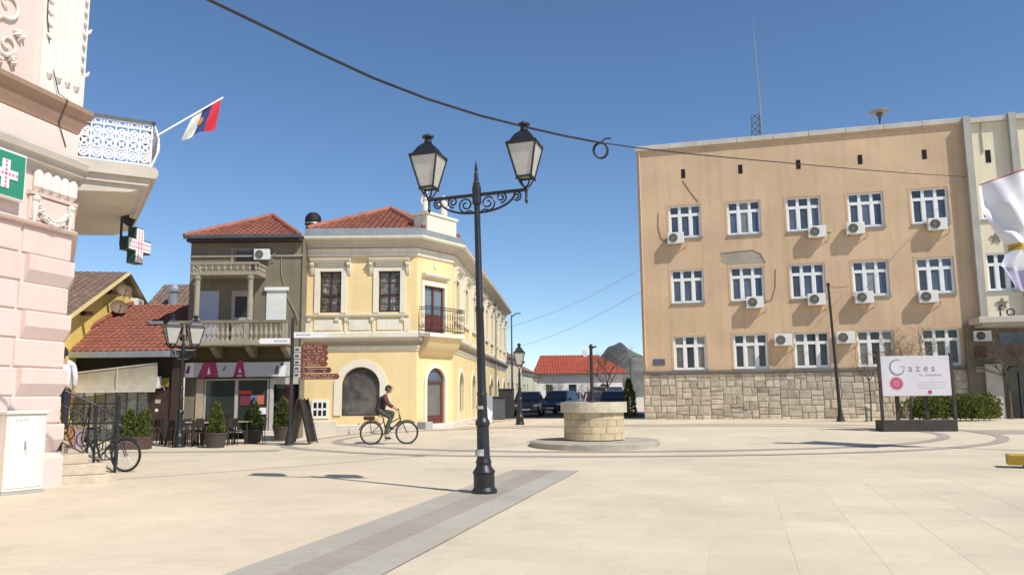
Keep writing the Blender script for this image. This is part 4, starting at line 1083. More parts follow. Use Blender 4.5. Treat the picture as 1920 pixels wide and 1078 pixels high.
# chimney cowl
cc_ = thing('chimney_cowl', 'round black chimney cowl behind the gutter between the grey and yellow houses', 'chimney', (-8.0, 31.2, 7.8))
mb = MB(); mb.lathe([(.16, 0), (.16, .45), (.26, .46), (.26, .54), (.30, .60), (.33, .78), (.30, .95), (.18, 1.08), (0, 1.12)], (0, 0, 0), 18); mb.build('cowl', mat('soot_black', (.012, .012, .013), rough=.6, var=.3), cc_)
mb = MB(); mb.lathe([(.335, .60), (.345, .62), (.335, .66)], (0, 0, 0), 18); mb.build('collar', M_metal, cc_)
# downpipe between the houses
mb = MB(); mb.tube([(-.62, -.30, 7.85), (-.55, -.28, 7.6), (-.40, -.12, 7.2), (-.40, -.12, .2)], .065, 8); mb.build('downpipe', M_metal, yh)

# ------------------------------------------------------------------ grey house with balconies and shop
GO = (-12.3, 29.8, 0)
gh = thing('grey_house', 'grey brown house with stone balconies above a shop between yellow houses', 'house', GO)
mb = MB(); mb.wall(0, 4.30, 2.95, 7.55, [(1.66, 2.48, 6.66, 7.14), (1.60, 2.50, 3.7, 5.58)], .2)
mb.quad((0, 0, 0), (0, 8, 0), (0, 8, 7.55), (0, 0, 7.55)); mb.quad((4.3, 0, 0), (4.3, 8, 0), (4.3, 8, 7.55), (4.3, 0, 7.55))
mb.build('wall', M_taupe, gh, fix=False)
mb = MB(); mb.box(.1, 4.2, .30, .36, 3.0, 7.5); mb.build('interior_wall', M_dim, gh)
mb = MB(); mb.box(0.0, 4.3, -.06, -.001, 6.86, 6.95); mb.box(1.55, 1.65, -.05, -.001, 6.6, 7.2); mb.box(1.65, 2.5, -.05, -.001, 7.142, 7.2); mb.build('string_course', M_taupe_trim, gh)
mb = MB(); mb.box(-.05, 4.3, -.35, -.003, 7.42, 7.53); mb.build('eave_soffit', M_wood_dark, gh)
mb = MB(); mb.box(-.15, 4.28, -.42, -.30, 7.535, 7.66); mb.build('gutter', M_darkmetal, gh)
A_ = Vector((-.15, -.34, 7.62)); B_ = Vector((4.25, -.34, 7.62)); T = Vector((2.1, 3.2, 9.2)); T2 = Vector((2.1, 6, 9.2))
rf = MB(); roofplane(rf, A_, B_, [T]); roofplane(rf, B_, Vector((4.25, 8, 7.62)), [T2, T])
mb = MB(); mb.poly([A_ - Vector((0, 0, .02)), B_ - Vector((0, 0, .02)), T - Vector((0, 0, .06))]); mb.poly([B_, Vector((4.25, 8, 7.62)), T2, T]); mb.poly([A_, T, T2, Vector((-.15, 8, 7.62))])
roof = mb.build('roof', M_roof, gh); o = rf.build('roof_tiles', M_roof, roof, fix=False); o['kind'] = 'stuff'
for (p, q) in ((A_, T), (B_, T)):
    n = int((q - p).length / .4); mb = MB()
    for i in range(n): mb.tube([p.lerp(q, i / n) + Vector((0, 0, .03)), p.lerp(q, (i + 1.1) / n) + Vector((0, 0, .05))], [.09, .11], 8)
    o = mb.build('ridge_tiles', mat('pale_ridge_tile', (.5, .17, .1)), roof); o['kind'] = 'stuff'
# small window, balcony door, roller shutter, blue panel
mb = MB(); mb.box(1.66, 2.48, .08, .12, 6.66, 6.70); mb.box(1.66, 2.48, .08, .12, 7.10, 7.14); mb.box(1.66, 1.71, .08, .12, 6.70, 7.10); mb.box(2.43, 2.48, .08, .12, 6.70, 7.10); wn = mb.build('window', M_grey, gh)
mb = MB(); mb.box(1.70, 2.44, .10, .11, 6.69, 7.11); mb.build('pane', G_blue, wn)
mb = MB(); mb.box(1.60, 1.74, .05, .11, 3.7, 5.58); mb.box(2.36, 2.50, .05, .11, 3.7, 5.58); mb.box(1.74, 2.36, .05, .11, 5.36, 5.58); mb.box(1.74, 2.36, .05, .11, 3.7, 4.55); wn = mb.build('balcony_door', M_grey, gh)
mb = MB(); mb.box(1.73, 2.37, .08, .09, 4.54, 5.37); mb.build('pane', G_dark, wn)
mb = MB()
for i in range(14): mb.box(2.97, 3.72, -.045, -.012, 4.36 + i * .085, 4.36 + i * .085 + .075)
mb.build('roller_shutter', M_white, gh)
mb = MB(); mb.box(2.90, 3.80, -.11, -.001, 5.55, 5.68); mb.build('shutter_box', M_white, gh)
mb = MB(); mb.box(.42, 1.16, -.06, -.001, 3.7, 5.56); mb.build('pale_door', mat('pale_blue_paint', (.42, .45, .56), rough=.6, var=.05), gh)
# upper canopy on two columns with pierced parapet
mb = MB(); mb.cbox(.42, 2.92, -1.0, -.001, 6.02, 6.16, .015); mb.build('canopy_slab', M_taupe_trim, gh)
mb = MB(); mb.cbox(.40, 2.94, -1.02, -.92, 6.42, 6.50, .01); mb.box(.42, .50, -1.0, -.02, 6.42, 6.49); mb.box(2.84, 2.92, -1.0, -.02, 6.42, 6.49); mb.build('canopy_rail', M_taupe_trim, gh)
def baluster(mb, x, y, z0, z1, r=.05):
    h = z1 - z0
    mb.lathe([(r * .9, 0), (r * .9, h * .08), (r * .5, h * .14), (r * 1.15, h * .38), (r * .6, h * .62), (r * .5, h * .8), (r * .9, h * .88), (r * .9, h)], (x, y, z0), 8)
for i in range(11):
    b = MB(); baluster(b, .52 + i * .231, -.97, 6.165, 6.42, .055); b.build('baluster', M_taupe_trim, gh)
for i in range(4):
    for x in (.46, 2.88):
        b = MB(); baluster(b, x, -.78 + i * .22, 6.165, 6.42, .055); b.build('baluster', M_taupe_trim, gh)
for x in (.66, 2.62):
    b = MB(); b.lathe([(.13, 0), (.13, .06), (.10, .10), (.095, 1.45), (.10, 1.50), (.14, 1.56), (.15, 1.68)], (x, -.88, 4.34), 14); b.build('column', M_taupe_trim, gh)
# main balcony
mb = MB(); mb.cbox(-.12, 4.05, -1.08, -.001, 3.42, 3.60, .02); mb.build('balcony_slab', M_taupe_trim, gh)
mb = MB(); mb.cbox(-.10, 4.05, -1.06, -.90, 4.22, 4.34, .015); mb.build('balcony_rail', M_taupe, gh)
for x in (-.04, .62, 2.58, 3.97):
    mb = MB(); mb.box(x - .09, x + .09, -1.05, -.91, 3.605, 4.22); mb.build('rail_pier', M_taupe_trim, gh)
for (a, b_, n) in ((.08, .5, 3), (.78, 2.42, 10), (2.74, 3.82, 7)):
    for i in range(n):
        b = MB(); baluster(b, a + (b_ - a) * i / (n - 1), -.98, 3.605, 4.22, .07); b.build('baluster', M_taupe_trim, gh)
for x in (.02, 1.3, 2.6, 3.9):
    mb = MB(); mb.prism([(-.001, 2.98), (-.25, 3.02), (-.85, 3.3), (-.9, 3.415), (-.001, 3.415)], 'x', x - .1, x + .1); mb.build('bracket', M_taupe, gh)
# ground floor: brown fascia, sign board, glazed front, step
mb = MB(); mb.box(0, 4.30, .02, .12, 2.82, 2.96); mb.box(-.0, 4.3, -.04, .02, 2.95, 3.4); mb.build('fascia', mat('brown_fascia', (.13, .095, .05), rough=.85, var=.15), gh)
M_mag = mat('magenta_print', (.36, .035, .11), rough=.5, var=.05, bump=0)
M_signgrey = mat('pale_grey_sign', (.50, .50, .49), rough=.5, var=.05, bump=0)
sb = thing('shop_sign', 'long pale shop sign with magenta letter A shapes below the grey house balcony', 'sign', (GO[0], GO[1] - .25, 2.30))
mb = MB(); mb.cbox(0, 3.98, -.05, .05, 0, .54, .01); mb.build('board', M_signgrey, sb)
def flat(pts, name, m, y=-.056, th=.01): b = MB(); b.prism(pts, 'y', y, y + th - .001); return b.build(name, m, sb)
flat([(.58, 0.0), (.78, .54), (1.24, .54), (1.36, 0.0)], 'letter', M_mag); flat([(.94, .1), (.99, .40), (1.06, .12)], 'letter_counter', M_signwhite, -.062, .005)
flat([(1.90, 0.0), (2.06, .62), (2.24, .62), (2.36, 0.0)], 'letter', M_mag); flat([(2.10, .17), (2.15, .33), (2.20, .17)], 'letter_counter', M_signwhite, -.062, .005); flat([(2.04, .0), (2.08, .09), (2.2, .09), (2.24, .0)], 'letter_foot', mat('peach_print', (.6, .35, .3), bump=0), -.062, .005)
flat([(1.48, .24), (1.60, .40), (1.66, .42), (1.56, .24)], 'slash_mark', M_darkmetal)
flat([(.0, 0), (.0, .54), (.10, .54), (.08, 0)], 'side_panel', M_mag); flat([(.12, .0), (.12, .54), (.42, .54), (.42, 0)], 'side_panel', M_signwhite, -.058, .004); flat([(.14, .14), (.22, .42), (.30, .42), (.26, .14)], 'letter', mat('dark_red_print', (.25, .02, .04), bump=0), -.066, .007)
flat([(3.42, .08), (3.5, .42), (3.6, .36), (3.6, .1)], 'figure_print', M_darkmetal); flat([(3.56, .0), (3.74, .44), (3.88, .40), (3.82, .0)], 'figure_print', M_signwhite, -.06, .01); flat([(3.66, .40), (3.66, .5), (3.75, .5), (3.76, .40)], 'figure_print', M_iron, -.064, .01)
mb = MB(); mb.box(.0, .72, .0, .1, .0, 2.3); mb.build('shop_pier', M_taupe, gh)
mb = MB(); mb.box(.45, .72, -.06, -.005, .0, 2.25); mb.build('pale_board', mat('beige_board', (.42, .33, .24), rough=.8, var=.1), gh)
for (a, b_) in ((.74, 1.95), (1.95, 3.16)):
    mb = MB(); mb.box(a, a + .06, -.02, .06, .25, 2.25); mb.box(b_ - .06, b_, -.02, .06, .25, 2.25); mb.box(a + .06, b_ - .06, -.02, .06, .25, .34); mb.box(a + .06, b_ - .06, -.02, .06, 2.18, 2.25); wn = mb.build('shop_window', M_grey, gh)
    mb = MB(); mb.box(a + .05, b_ - .05, .01, .022, .33, 2.19); mb.build('pane', glassmat('shop_pane', (.035, .045, .04)), wn)
mb = MB(); mb.box(2.02, 2.52, -.012, .008, 1.66, 1.80); mb.build('red_sticker', mat('red_orange_print', (.55, .07, .04), bump=0), gh)
mb = MB(); mb.box(2.10, 2.46, -.012, .008, 1.25, 1.60); mb.build('dark_sticker', mat('dark_red_poster', (.17, .03, .05), bump=0), gh)
mb = MB(); mb.box(2.48, 2.72, -.016, .008, 1.32, 1.62); mb.build('blue_poster', mat('blue_poster', (.16, .16, .38), bump=0), gh)
mb = MB(); mb.box(2.73, 2.98, -.016, .008, 1.28, 1.62); mb.build('orange_poster', mat('orange_poster', (.55, .15, .09), bump=0), gh)
mb = MB(); mb.box(2.66, 3.08, -.02, .008, .92, 1.16); mb.build('white_notice', M_signwhite, gh)
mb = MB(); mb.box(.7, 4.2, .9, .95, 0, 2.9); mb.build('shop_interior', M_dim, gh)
mb = MB(); mb.box(3.20, 3.32, -.03, .1, .3, 2.25); mb.box(3.32, 4.3, -.02, .1, 2.02, 2.28); mb.build('door_frame', M_coping, gh)
mb = MB(); mb.box(3.34, 4.05, .35, .4, .3, 2.05); mb.build('door', mat('dark_green_door', (.03, .045, .04), rough=.3, var=.2), gh)
mb = MB(); mb.box(3.7, 4.05, .3, .34, .5, 2.0); mb.build('red_door_panel', M_wood_red, gh)
for i in range(2):
    mb = MB(); mb.cbox(2.9, 4.1, -.75 + .32 * i, -.05, -.1, .16 + .15 * i, .01); mb.build('step', M_plinth, gh)
mb = MB(); mb.box(4.30, 4.34, -.06, .2, 0, 7.4); mb.build('corner_pipe_chase', M_taupe, gh)
aircon(2.50, 6.72, GO, 0, 'white air conditioner on the grey house just under its eave', -0., .72, None)
mb = MB(); mb.tube([(3.1, -.12, 6.85), (3.4, -.05, 7.15), (3.9, -.04, 7.1), (4.1, -.04, 6.9)], .016, 5); mb.tube([(3.48, -.03, 7.1), (3.5, -.03, 6.2), (3.75, -.03, 5.3), (4.1, -.05, 4.7), (4.25, -.1, 4.4)], .014, 5); tag(mb.build('wall_cable', M_taupe_trim, gh), kind='stuff')

# ------------------------------------------------------------------ cafe with red roof, yellow gable house
cf = thing('cafe_house', 'low cafe with red tiled roof grey fascia and dark glazed front', 'cafe', (-16.3, 29.3, 0))
mb = MB(); mb.box(0, 4.0, .02, 4.6, 2.55, 3.05); mb.box(0, .1, .02, 5, 0, 2.55); mb.box(2.9, 4.0, .02, .2, 0, 2.55); mb.build('wall', mat('dark_timber_wall', (.035, .032, .028), rough=.8, var=.2), cf)
mb = MB(); mb.cbox(-.3, 4.2, -.72, -.55, 3.02, 3.24, .01); mb.build('fascia', M_metal, cf)
mb = MB(); mb.box(-.2, 4.0, -.54, .0, 3.03, 3.07); mb.build('soffit', M_darkmetal, cf)
A_ = Vector((-.35, -.68, 3.25)); B_ = Vector((4.2, -.68, 3.25)); T0 = Vector((.05, 4.2, 5.5)); T1 = Vector((4.2, 4.2, 5.5))
rf = MB(); roofplane(rf, A_, B_, [T1, T0]); mb = MB(); mb.slab([A_, B_, T1, T0], .08); roof = mb.build('roof', M_roof, cf); o = rf.build('roof_tiles', M_roof, roof, fix=False); o['kind'] = 'stuff'
mb = MB(); mb.cbox(1.95, 2.5, 1.7, 2.15, 4.42, 4.56, .02); mb.build('roof_hatch', M_metal, roof)
mb = MB(); mb.tube([A_ + Vector((0, 0, .1)), T0 + Vector((0, 0, .1))], .10, 8); mb.build('verge_tiles', M_roof, roof)
M_awn = mat('beige_canvas', (.40, .36, .28), rough=.9, var=.12, scale=3, streak=.15)
aw = thing('awning', 'beige canvas blind hanging over the cafe glazing', 'awning', (-16.2, 28.75, 0))
def awpt(u, v): return (u * 3.3, .10 * math.sin(v * 3) - .1 * v, 2.42 + .36 * u + (1.78 - 2.42 - .36 * u) * v)
mb = MB(); mb.sheet(awpt, 14, 6); mb.build('canvas', M_awn, aw, fix=False)
mb = MB(); mb.tube([(0, 0, 2.44), (3.3, 0, 2.8)], .03, 6); mb.tube([(0, -.1, 1.78), (3.3, -.1, 1.78)], .025, 6); mb.tube([(1.9, -.06, 2.62), (1.9, -.1, 1.78)], .015, 5); mb.build('awning_frame', M_coping, aw)
for i in range(7):
    x = .15 + i * .39
    mb = MB(); mb.box(x, x + .36, .02, .05, .45, 1.78); mb.build('glass_panel', mat('pale_curtained_glass', (.27, .28, .27), rough=.2, var=.35, scale=5, bump=0, rnd=.35), cf)
    mb = MB(); mb.box(x + .36, x + .39, -.01, .06, .3, 1.8); mb.build('mullion', M_darkmetal, cf)
mb = MB(); mb.box(.1, 2.9, -.02, .08, 0, .45); mb.build('low_wall', M_darkmetal, cf)
mb = MB(); mb.box(2.95, 3.75, .0, .02, 0, 1.85); mb.build('door', M_wood_dark, cf)
mb = MB(); mb.box(3.14, 3.34, -.008, .0, 1.36, 1.50); mb.build('door_notice', M_grey, cf)
mb = MB(); mb.box(3.16, 3.26, -.008, .0, 1.06, 1.16); mb.build('door_sticker', M_signwhite, cf)
mb = MB(); mb.box(3.05, 3.62, -.06, -.02, 1.96, 2.28); mb.build('yellow_sign', mat('ochre_sign', (.32, .22, .035), rough=.5, var=.2, scale=8), cf)
aircon(2.72, 1.9, (-16.3, 29.3, 0), 0, 'white air conditioner on the cafe front beside the awning', -.0, .8, None)
mb = MB(); mb.box(3.75, 4.0, -.1, .3, 0, 3.0); mb.build('pier', M_wood_dark, cf)

# yellow gable house behind
gd = Vector((-.176, 1)).normalized(); ap = Vector((-17.0, 34.0))
ga_ = thing('gable_house', 'bright yellow gabled house with brown tiled roof behind the cafe', 'house', (ap.x, ap.y, 0), math.atan2(gd.y, gd.x))
ZA, ZN, ZF = 7.0, 4.3, 5.15; UN, UF = -6.6, 5.2
mb = MB(); mb.poly([(UN, 0, 0), (UF, 0, 0), (UF, 0, ZF - .25), (0, 0, ZA - .22), (UN, 0, ZN - .2)]); mb.quad((UN, 0, 0), (UN, 8, 0), (UN, 8, ZN - .2), (UN, 0, ZN - .2)); mb.build('wall', M_gable, ga_)
rf = MB(); E0 = Vector((UN - .5, -.25, ZN - .12)); E1 = Vector((UN - .5, 9, ZN - .12)); K0 = Vector((0, -.25, ZA)); K1 = Vector((0, 9, ZA)); F0 = Vector((UF + .5, -.25, ZF - .1)); F1 = Vector((UF + .5, 9, ZF - .1))
roofplane(rf, E0, E1, [K1, K0], .26)
mb = MB(); mb.slab([E1, E0, K0, K1], .12); mb.slab([K1, K0, F0, F1], .12); roof = mb.build('roof', M_roof_old, ga_); o = rf.build('roof_tiles', M_roof_old, roof, fix=False); o['kind'] = 'stuff'
mb = MB(); mb.tube([E0 - Vector((0, .03, .06)), K0 - Vector((0, .03, .06)), F0 - Vector((0, .03, .06))], .10, 4); mb.build('verge_board', mat('yellow_verge', (.55, .42, .2), rough=.8, var=.1), roof)
for (u, z) in ((-4.6, 4.75), (-2.0, 5.9)):
    mb = MB(); mb.box(u - .1, u + .1, -.4, -.02, z - .1, z + .05); mb.build('rafter_end', M_wood_dark, ga_)
def dish(u, z, label, r):
    p = Matrix.Rotation(math.atan2(gd.y, gd.x), 4, 'Z') @ Vector((u, -.5, 0))
    t = thing('satellite_dish', label, 'satellite dish', (ap.x + p.x, ap.y + p.y, z), 0, 'satellite dishes on the yellow gable')
    m = MB(); m.lathe([(0, .0), (r * .4, .02), (r * .8, .08), (r, .14), (r * .98, .16), (r * .78, .10), (r * .4, .04), (0, .025)], (0, 0, 0), 20)
    o = m.build('reflector', mat('brown_dish', (.18, .12, .08), rough=.6, var=.2), t); o.rotation_euler = (R(62), 0, R(38))
    m = MB(); m.tube([(0, 0, 0), (-.3, .25, -.12)], .025, 6); m.tube([(0, 0, -r * .9), (.28, -.38, .05)], .014, 5); m.tube([(.28, -.38, .0), (.28, -.38, .1)], .035, 6); m.build('mount_arm', M_darkmetal, t)
dish(-1.3, 5.95, 'upper round brown satellite dish near the gable peak', .30)
dish(-1.9, 5.2, 'lower brown satellite dish on the yellow gable wall above the cafe roof', .34)
pg = Matrix.Rotation(math.atan2(gd.y, gd.x), 4, 'Z')
p = pg @ Vector((1.0, 0, 0))
aircon(0, 5.35, (ap.x + p.x, ap.y + p.y, 0), math.atan2(gd.y, gd.x), 'air conditioner high on the yellow gable wall above the cafe roof', 0, 1.15, None)
bgx = thing('brown_roof_house', 'far house with brown roof and metal flue between gable and grey house', 'house', (-20.5, 46, 0))
mb = MB(); mb.box(-1, 6, 0, 6, 0, 6.4); mb.build('wall', M_cream, bgx)
rf = MB(); roofplane(rf, Vector((-1.3, -.4, 6.3)), Vector((6.3, -.4, 6.3)), [Vector((6.3, 3, 8.6)), Vector((-1.3, 3, 8.6))], .3); mb = MB(); mb.slab([(-1.3, -.4, 6.28), (6.3, -.4, 6.28), (6.3, 3, 8.55), (-1.3, 3, 8.55)], .1); roof = mb.build('roof', M_roof_old, bgx); o = rf.build('roof_tiles', M_roof_old, roof, fix=False); o['kind'] = 'stuff'
mb = MB(); mb.lathe([(.28, 0), (.28, 1.3), (.36, 1.32), (.36, 1.5), (.2, 1.75), (0, 1.8)], (.35, .6, 6.5), 12); mb.build('flue', M_metal, bgx)

# ------------------------------------------------------------------ street lamps
M_frost = mat('frosted_lamp_glass', (.74, .73, .68), rough=.35, var=.08, scale=4, bump=.02)
n_ = M_frost.node_tree.nodes; l_ = M_frost.node_tree.links
tr_ = n_.new('ShaderNodeBsdfTranslucent'); tr_.inputs['Color'].default_value = (.8, .78, .7, 1)
mx_ = n_.new('ShaderNodeMixShader'); mx_.inputs[0].default_value = .4
l_.new(n_['Principled BSDF'].outputs[0], mx_.inputs[1]); l_.new(tr_.outputs[0], mx_.inputs[2]); l_.new(mx_.outputs[0], n_['Material Output'].inputs[0])
def lantern_meshes():
    H, a, b = .70, .155, .315    # glass height, half widths bottom / top
    f = MB(); z0 = .28
    for sx in (-1, 1):
        for sy in (-1, 1): f.tube([(sx * a, sy * a, z0), (sx * b, sy * b, z0 + H)], .022, 6)
    for (h_, z) in ((a, z0), (b, z0 + H)):
        c = [(-h_, -h_, z), (h_, -h_, z), (h_, h_, z), (-h_, h_, z)]
        for i in range(4): f.tube([c[i], c[(i + 1) % 4]], .022 if z == z0 else .03, 6)
    for sx in (-1, 1):
        for sy in (-1, 1):
            f.tube([(sx * a, sy * a, z0), (sx * .07, sy * .07, z0 - .18), (0, 0, z0 - .22)], [.018, .02, .02], 5)
            f.lathe([(0, -.05), (.022, -.02), (0, .03)], (sx * (a + .01), sy * (a + .01), z0 - .02), 6)
    f.lathe([(.0, -.30), (.018, -.28), (.04, -.22), (.025, -.16), (.03, -.02), (.055, .02), (.045, .06), (.03, .08), (0, .09)], (0, 0, 0), 10)
    r = MB(); zt = z0 + H
    r.lathe([(b * 1.50, 0), (b * 1.48, .03), (b * 1.18, .07), (b * .98, .15), (b * .80, .22), (b * .5, .29), (b * .30, .33), (b * .26, .36)], (0, 0, zt), 4, rot=math.pi / 4)
    r.lathe([(.085, .34), (.075, .42), (.10, .44), (.135, .45), (.13, .49), (.07, .50), (.05, .53), (0, .55)], (0, 0, zt), 14)
    ps = []
    for k in range(4):
        c, s_ = math.cos(k * math.pi / 2), math.sin(k * math.pi / 2)
        p = MB(); e = .012
        q = [(-a + e, -a + .006, z0 + .01), (a - e, -a + .006, z0 + .01), (b - e, -b + .006, z0 + H - .01), (-b + e, -b + .006, z0 + H - .01)]
        p.slab([(c * x - s_ * y, s_ * x + c * y, z) for x, y, z in q], .006); ps.append(p.mesh('pane', M_frost))
    return f.mesh('lantern', M_paint_black), r.mesh('lantern_roof', M_paint_black), ps
LF, LR, LP = lantern_meshes()
def lamp(name, label, loc, H, span, rz, heads=2, tilt=0., group='black lantern lamps in the square', scl=1.):
    t = thing(name, label, 'street lamp', loc, rz, group); t.rotation_euler = (0, tilt, rz) ; t.scale = (scl, scl, scl)
    p = MB()
    p.lathe([(.20, 0), (.20, .05), (.165, .10), (.165, .30), (.18, .33), (.13, .40), (.115, .44), (.125, .48), (.10, .56), (.095, 1.02), (.115, 1.06), (.115, 1.10), (.085, 1.16), (.075, 1.5), (.085, 1.53), (.07, 1.58), (.062, H * .6), (.072, H * .605), (.072, H * .615), (.056, H * .625), (.048, H - .10)], (0, 0, 0), 16)
    p.build('pole', M_paint_black, t)
    if heads == 2:
        p = MB(); p.lathe([(.048, 0), (.075, .02), (.075, .30), (.055, .33), (.062, .36), (.04, .40), (.035, .52), (.022, .56), (.03, .60), (0, .76)], (0, 0, H - .12), 12); p.build('finial', M_paint_black, t)
        for sg in (-1, 1):
            a = MB(); L_ = span
            a.tube([(sg * .04, 0, H + .05), (sg * L_, 0, H + .05)], .030, 8)
            k = L_ / .82
            pts = [(sg * (.05 + .60 * k * math.sin(math.pi / 2 * i / 10)), 0, H - .25 + .28 * (1 - math.cos(math.pi / 2 * i / 10))) for i in range(11)]
            a.tube(pts, .02, 6)
            for (cx, cz, r0, a0, dr_) in ((.19, -.10, .135, 250, 1), (.42, -.03, .095, 260, 1), (.68, -.05, .08, 80, -1)):
                q = []; N = 26
                for i in range(N + 1):
                    th = R(a0) + dr_ * i / N * 3.2 * math.pi; rr = r0 * (1 - .78 * i / N)
                    q.append((sg * k * (cx + rr * math.cos(th)), 0, H + cz + rr * math.sin(th)))
                a.tube(q, .015, 5)
            a.tube([(sg * .05, 0, H - .25), (sg * .12, 0, H - .20), (sg * .2, 0, H - .22)], .014, 5)
            a.build('scroll_arm', M_paint_black, t)
            lo = put('lantern', LF, t, (sg * (L_ + .02), 0, H + .04)); lo.scale = (.76, .76, .76); put('lantern_roof', LR, lo)
            for m in LP: put('pane', m, lo)
    else:
        lo = put('lantern', LF, t, (0, 0, H + .12)); lo.scale = (.76, .76, .76); put('lantern_roof', LR, lo)
        for m in LP: put('pane', m, lo)
        p = MB(); p.lathe([(.048, 0), (.08, .03), (.05, .10), (.03, .2)], (0, 0, H - .11), 10); p.build('finial', M_paint_black, t)
    return t
lamp('street_lamp', 'tall black double lantern street lamp in the middle of the plaza', (-.46, 12.6, 0), 4.72, .82, R(-16), 2, R(-1.3))
lamp('street_lamp', 'smaller black double lantern lamp in front of the red roofed cafe', (-10.55, 25.3, 0), 3.0, .33, R(34), 2, 0)
lamp('street_lamp', 'thin black single lantern lamp between hedge and stone entrance', (21.6, 37.6, .28), 3.85, .8, R(10), 1, R(-1.5))
lamp('street_lamp', 'distant black single lantern lamp near the far end of corner house', (.28, 34.2, .28), 2.2, .8, 0, 1, 0)
# sticker remnants on the main pole
stk = thing('sticker_band', 'torn pale stickers around the pole of the tall plaza lamp', 'sticker', (-.50, 12.6, 0))
for (z, h_, r_) in ((1.30, .05, .088), (.58, .10, .11)):
    mb = MB(); mb.lathe([(r_, 0), (r_, h_)], (.0, 0, z), 10, R(200), R(290)); mb.build('sticker', mat('torn_paper', (.45, .45, .42), rough=.9, var=.4, scale=20), stk)

# ------------------------------------------------------------------ stone well
wc = Vector((2.35, 23.35)); wz = gz(*wc)
we = thing('stone_well', 'round pale stone well on a low circular step in the square', 'well', (wc.x, wc.y, wz))
M_well = mat('well_limestone', (.60, .49, .31), rough=.9, var=.14, scale=3, bump=.4, bscale=18, rnd=.10, col2=(.50, .40, .26))
M_wellrim = mat('well_rim_stone', (.56, .50, .37), rough=.9, var=.15, scale=3, bump=.4, bscale=18, rnd=.08)
mb = MB(); mb.lathe([(1.88, -.25), (1.88, .11), (1.83, .145), (0, .15)], (0, 0, 0), 56); mb.build('base_step', mat('grey_stone_step', (.40, .36, .29), rough=.9, var=.15, scale=3, bump=.3), we)
mb = MB(); mb.lathe([(.80, .17), (.80, 1.0)], (0, 0, 0), 40); mb.build('inner_wall', M_joint, we)
def ringblock(r0, r1, a0, a1, z0, z1, n=4):
    m = MB(); v = []
    for i in range(n + 1):
        a = a0 + (a1 - a0) * i / n
        for (r, z) in ((r0, z0), (r1, z0), (r1, z1), (r0, z1)): v.append((r * math.cos(a), r * math.sin(a), z))
    f = []
    for i in range(n):
        for k in range(4): f.append((i * 4 + k, i * 4 + (k + 1) % 4, i * 4 + 4 + (k + 1) % 4, i * 4 + 4 + k))
    f += [(0, 1, 2, 3), (n * 4 + 3, n * 4 + 2, n * 4 + 1, n * 4)]
    return m.add(v, f)
for c in range(4):
    n = 13; st_ = c * .31; a = st_
    ws = [random.uniform(.7, 1.3) for _ in range(n)]; tot = sum(ws)
    for w_ in ws:
        d = w_ / tot * 2 * math.pi
        ringblock(.76, .865 + random.uniform(0, .012), a + .006, a + d - .006, .176 + c * .19, .176 + c * .19 + .183).build('stone_block', M_well, we); a += d
for i in range(9):
    a = i * 2 * math.pi / 9 + .2; ringblock(.70, .965, a + .004, a + 2 * math.pi / 9 - .004, .94, 1.235, 5).build('rim_slab', M_wellrim, we)
mb = MB(); mb.lathe([(.70, 1.1), (.70, 1.2), (0, 1.2)], (0, 0, 0), 30); mb.build('cover', M_iron, we)
ip = thing('iron_post', 'dark iron pump post rising from the stone well', 'post', (wc.x - .07, wc.y - .35, wz + 1.2))
mb = MB(); mb.lathe([(.13, 0), (.13, .06), (.07, .12), (.06, .3), (.05, .4), (.045, 1.55), (.06, 1.6), (.06, 1.66), (0, 1.72)], (0, 0, 0), 12); mb.build('shaft', M_iron, ip)
mb = MB(); mb.tube([(-.05, 0, .32), (-.2, 0, .3), (-.22, 0, .2)], .03, 6); mb.tube([(.04, 0, 1.6), (.16, 0, 1.64)], .025, 5); mb.build('spout', M_iron, ip)

# ------------------------------------------------------------------ cyclist and bicycles
def skin_mesh(name, verts, edges, radii, m, parent=None, sub=2, root=0):
    me = bpy.data.meshes.new(name); me.from_pydata(verts, edges, []); me.materials.append(m)
    o = bpy.data.objects.new(name, me); COL.objects.link(o); o.parent = parent
    o.modifiers.new('skin', 'SKIN')
    for i, sv in enumerate(me.skin_vertices[0].data):
        r_ = radii[i]; sv.radius = (r_, r_) if not isinstance(r_, tuple) else r_; sv.use_root = (i == root)
    md = o.modifiers.new('sub', 'SUBSURF'); md.levels = sub; md.render_levels = sub
    dg = bpy.context.evaluated_depsgraph_get(); ev = o.evaluated_get(dg)
    m2 = bpy.data.meshes.new_from_object(ev); o.modifiers.clear(); o.data = m2
    m2.name = name
    for p in m2.polygons: p.use_smooth = True
    return o
class Sk:
    def __init__(s): s.v = []; s.e = []; s.r = []
    def chain(s, pts, rs, at=None):
        prev = at; ids = []
        for p, r in zip(pts, rs):
            s.v.append(tuple(p)); s.r.append(r); i = len(s.v) - 1
            if prev is not None: s.e.append((prev, i))
            prev = i; ids.append(i)
        return ids
M_skin = mat('skin', (.46, .25, .17), rough=.6, var=.08, scale=8, bump=.02)
M_hairdark = mat('dark_hair', (.025, .018, .014), rough=.7, var=.3, scale=20, bump=.2)
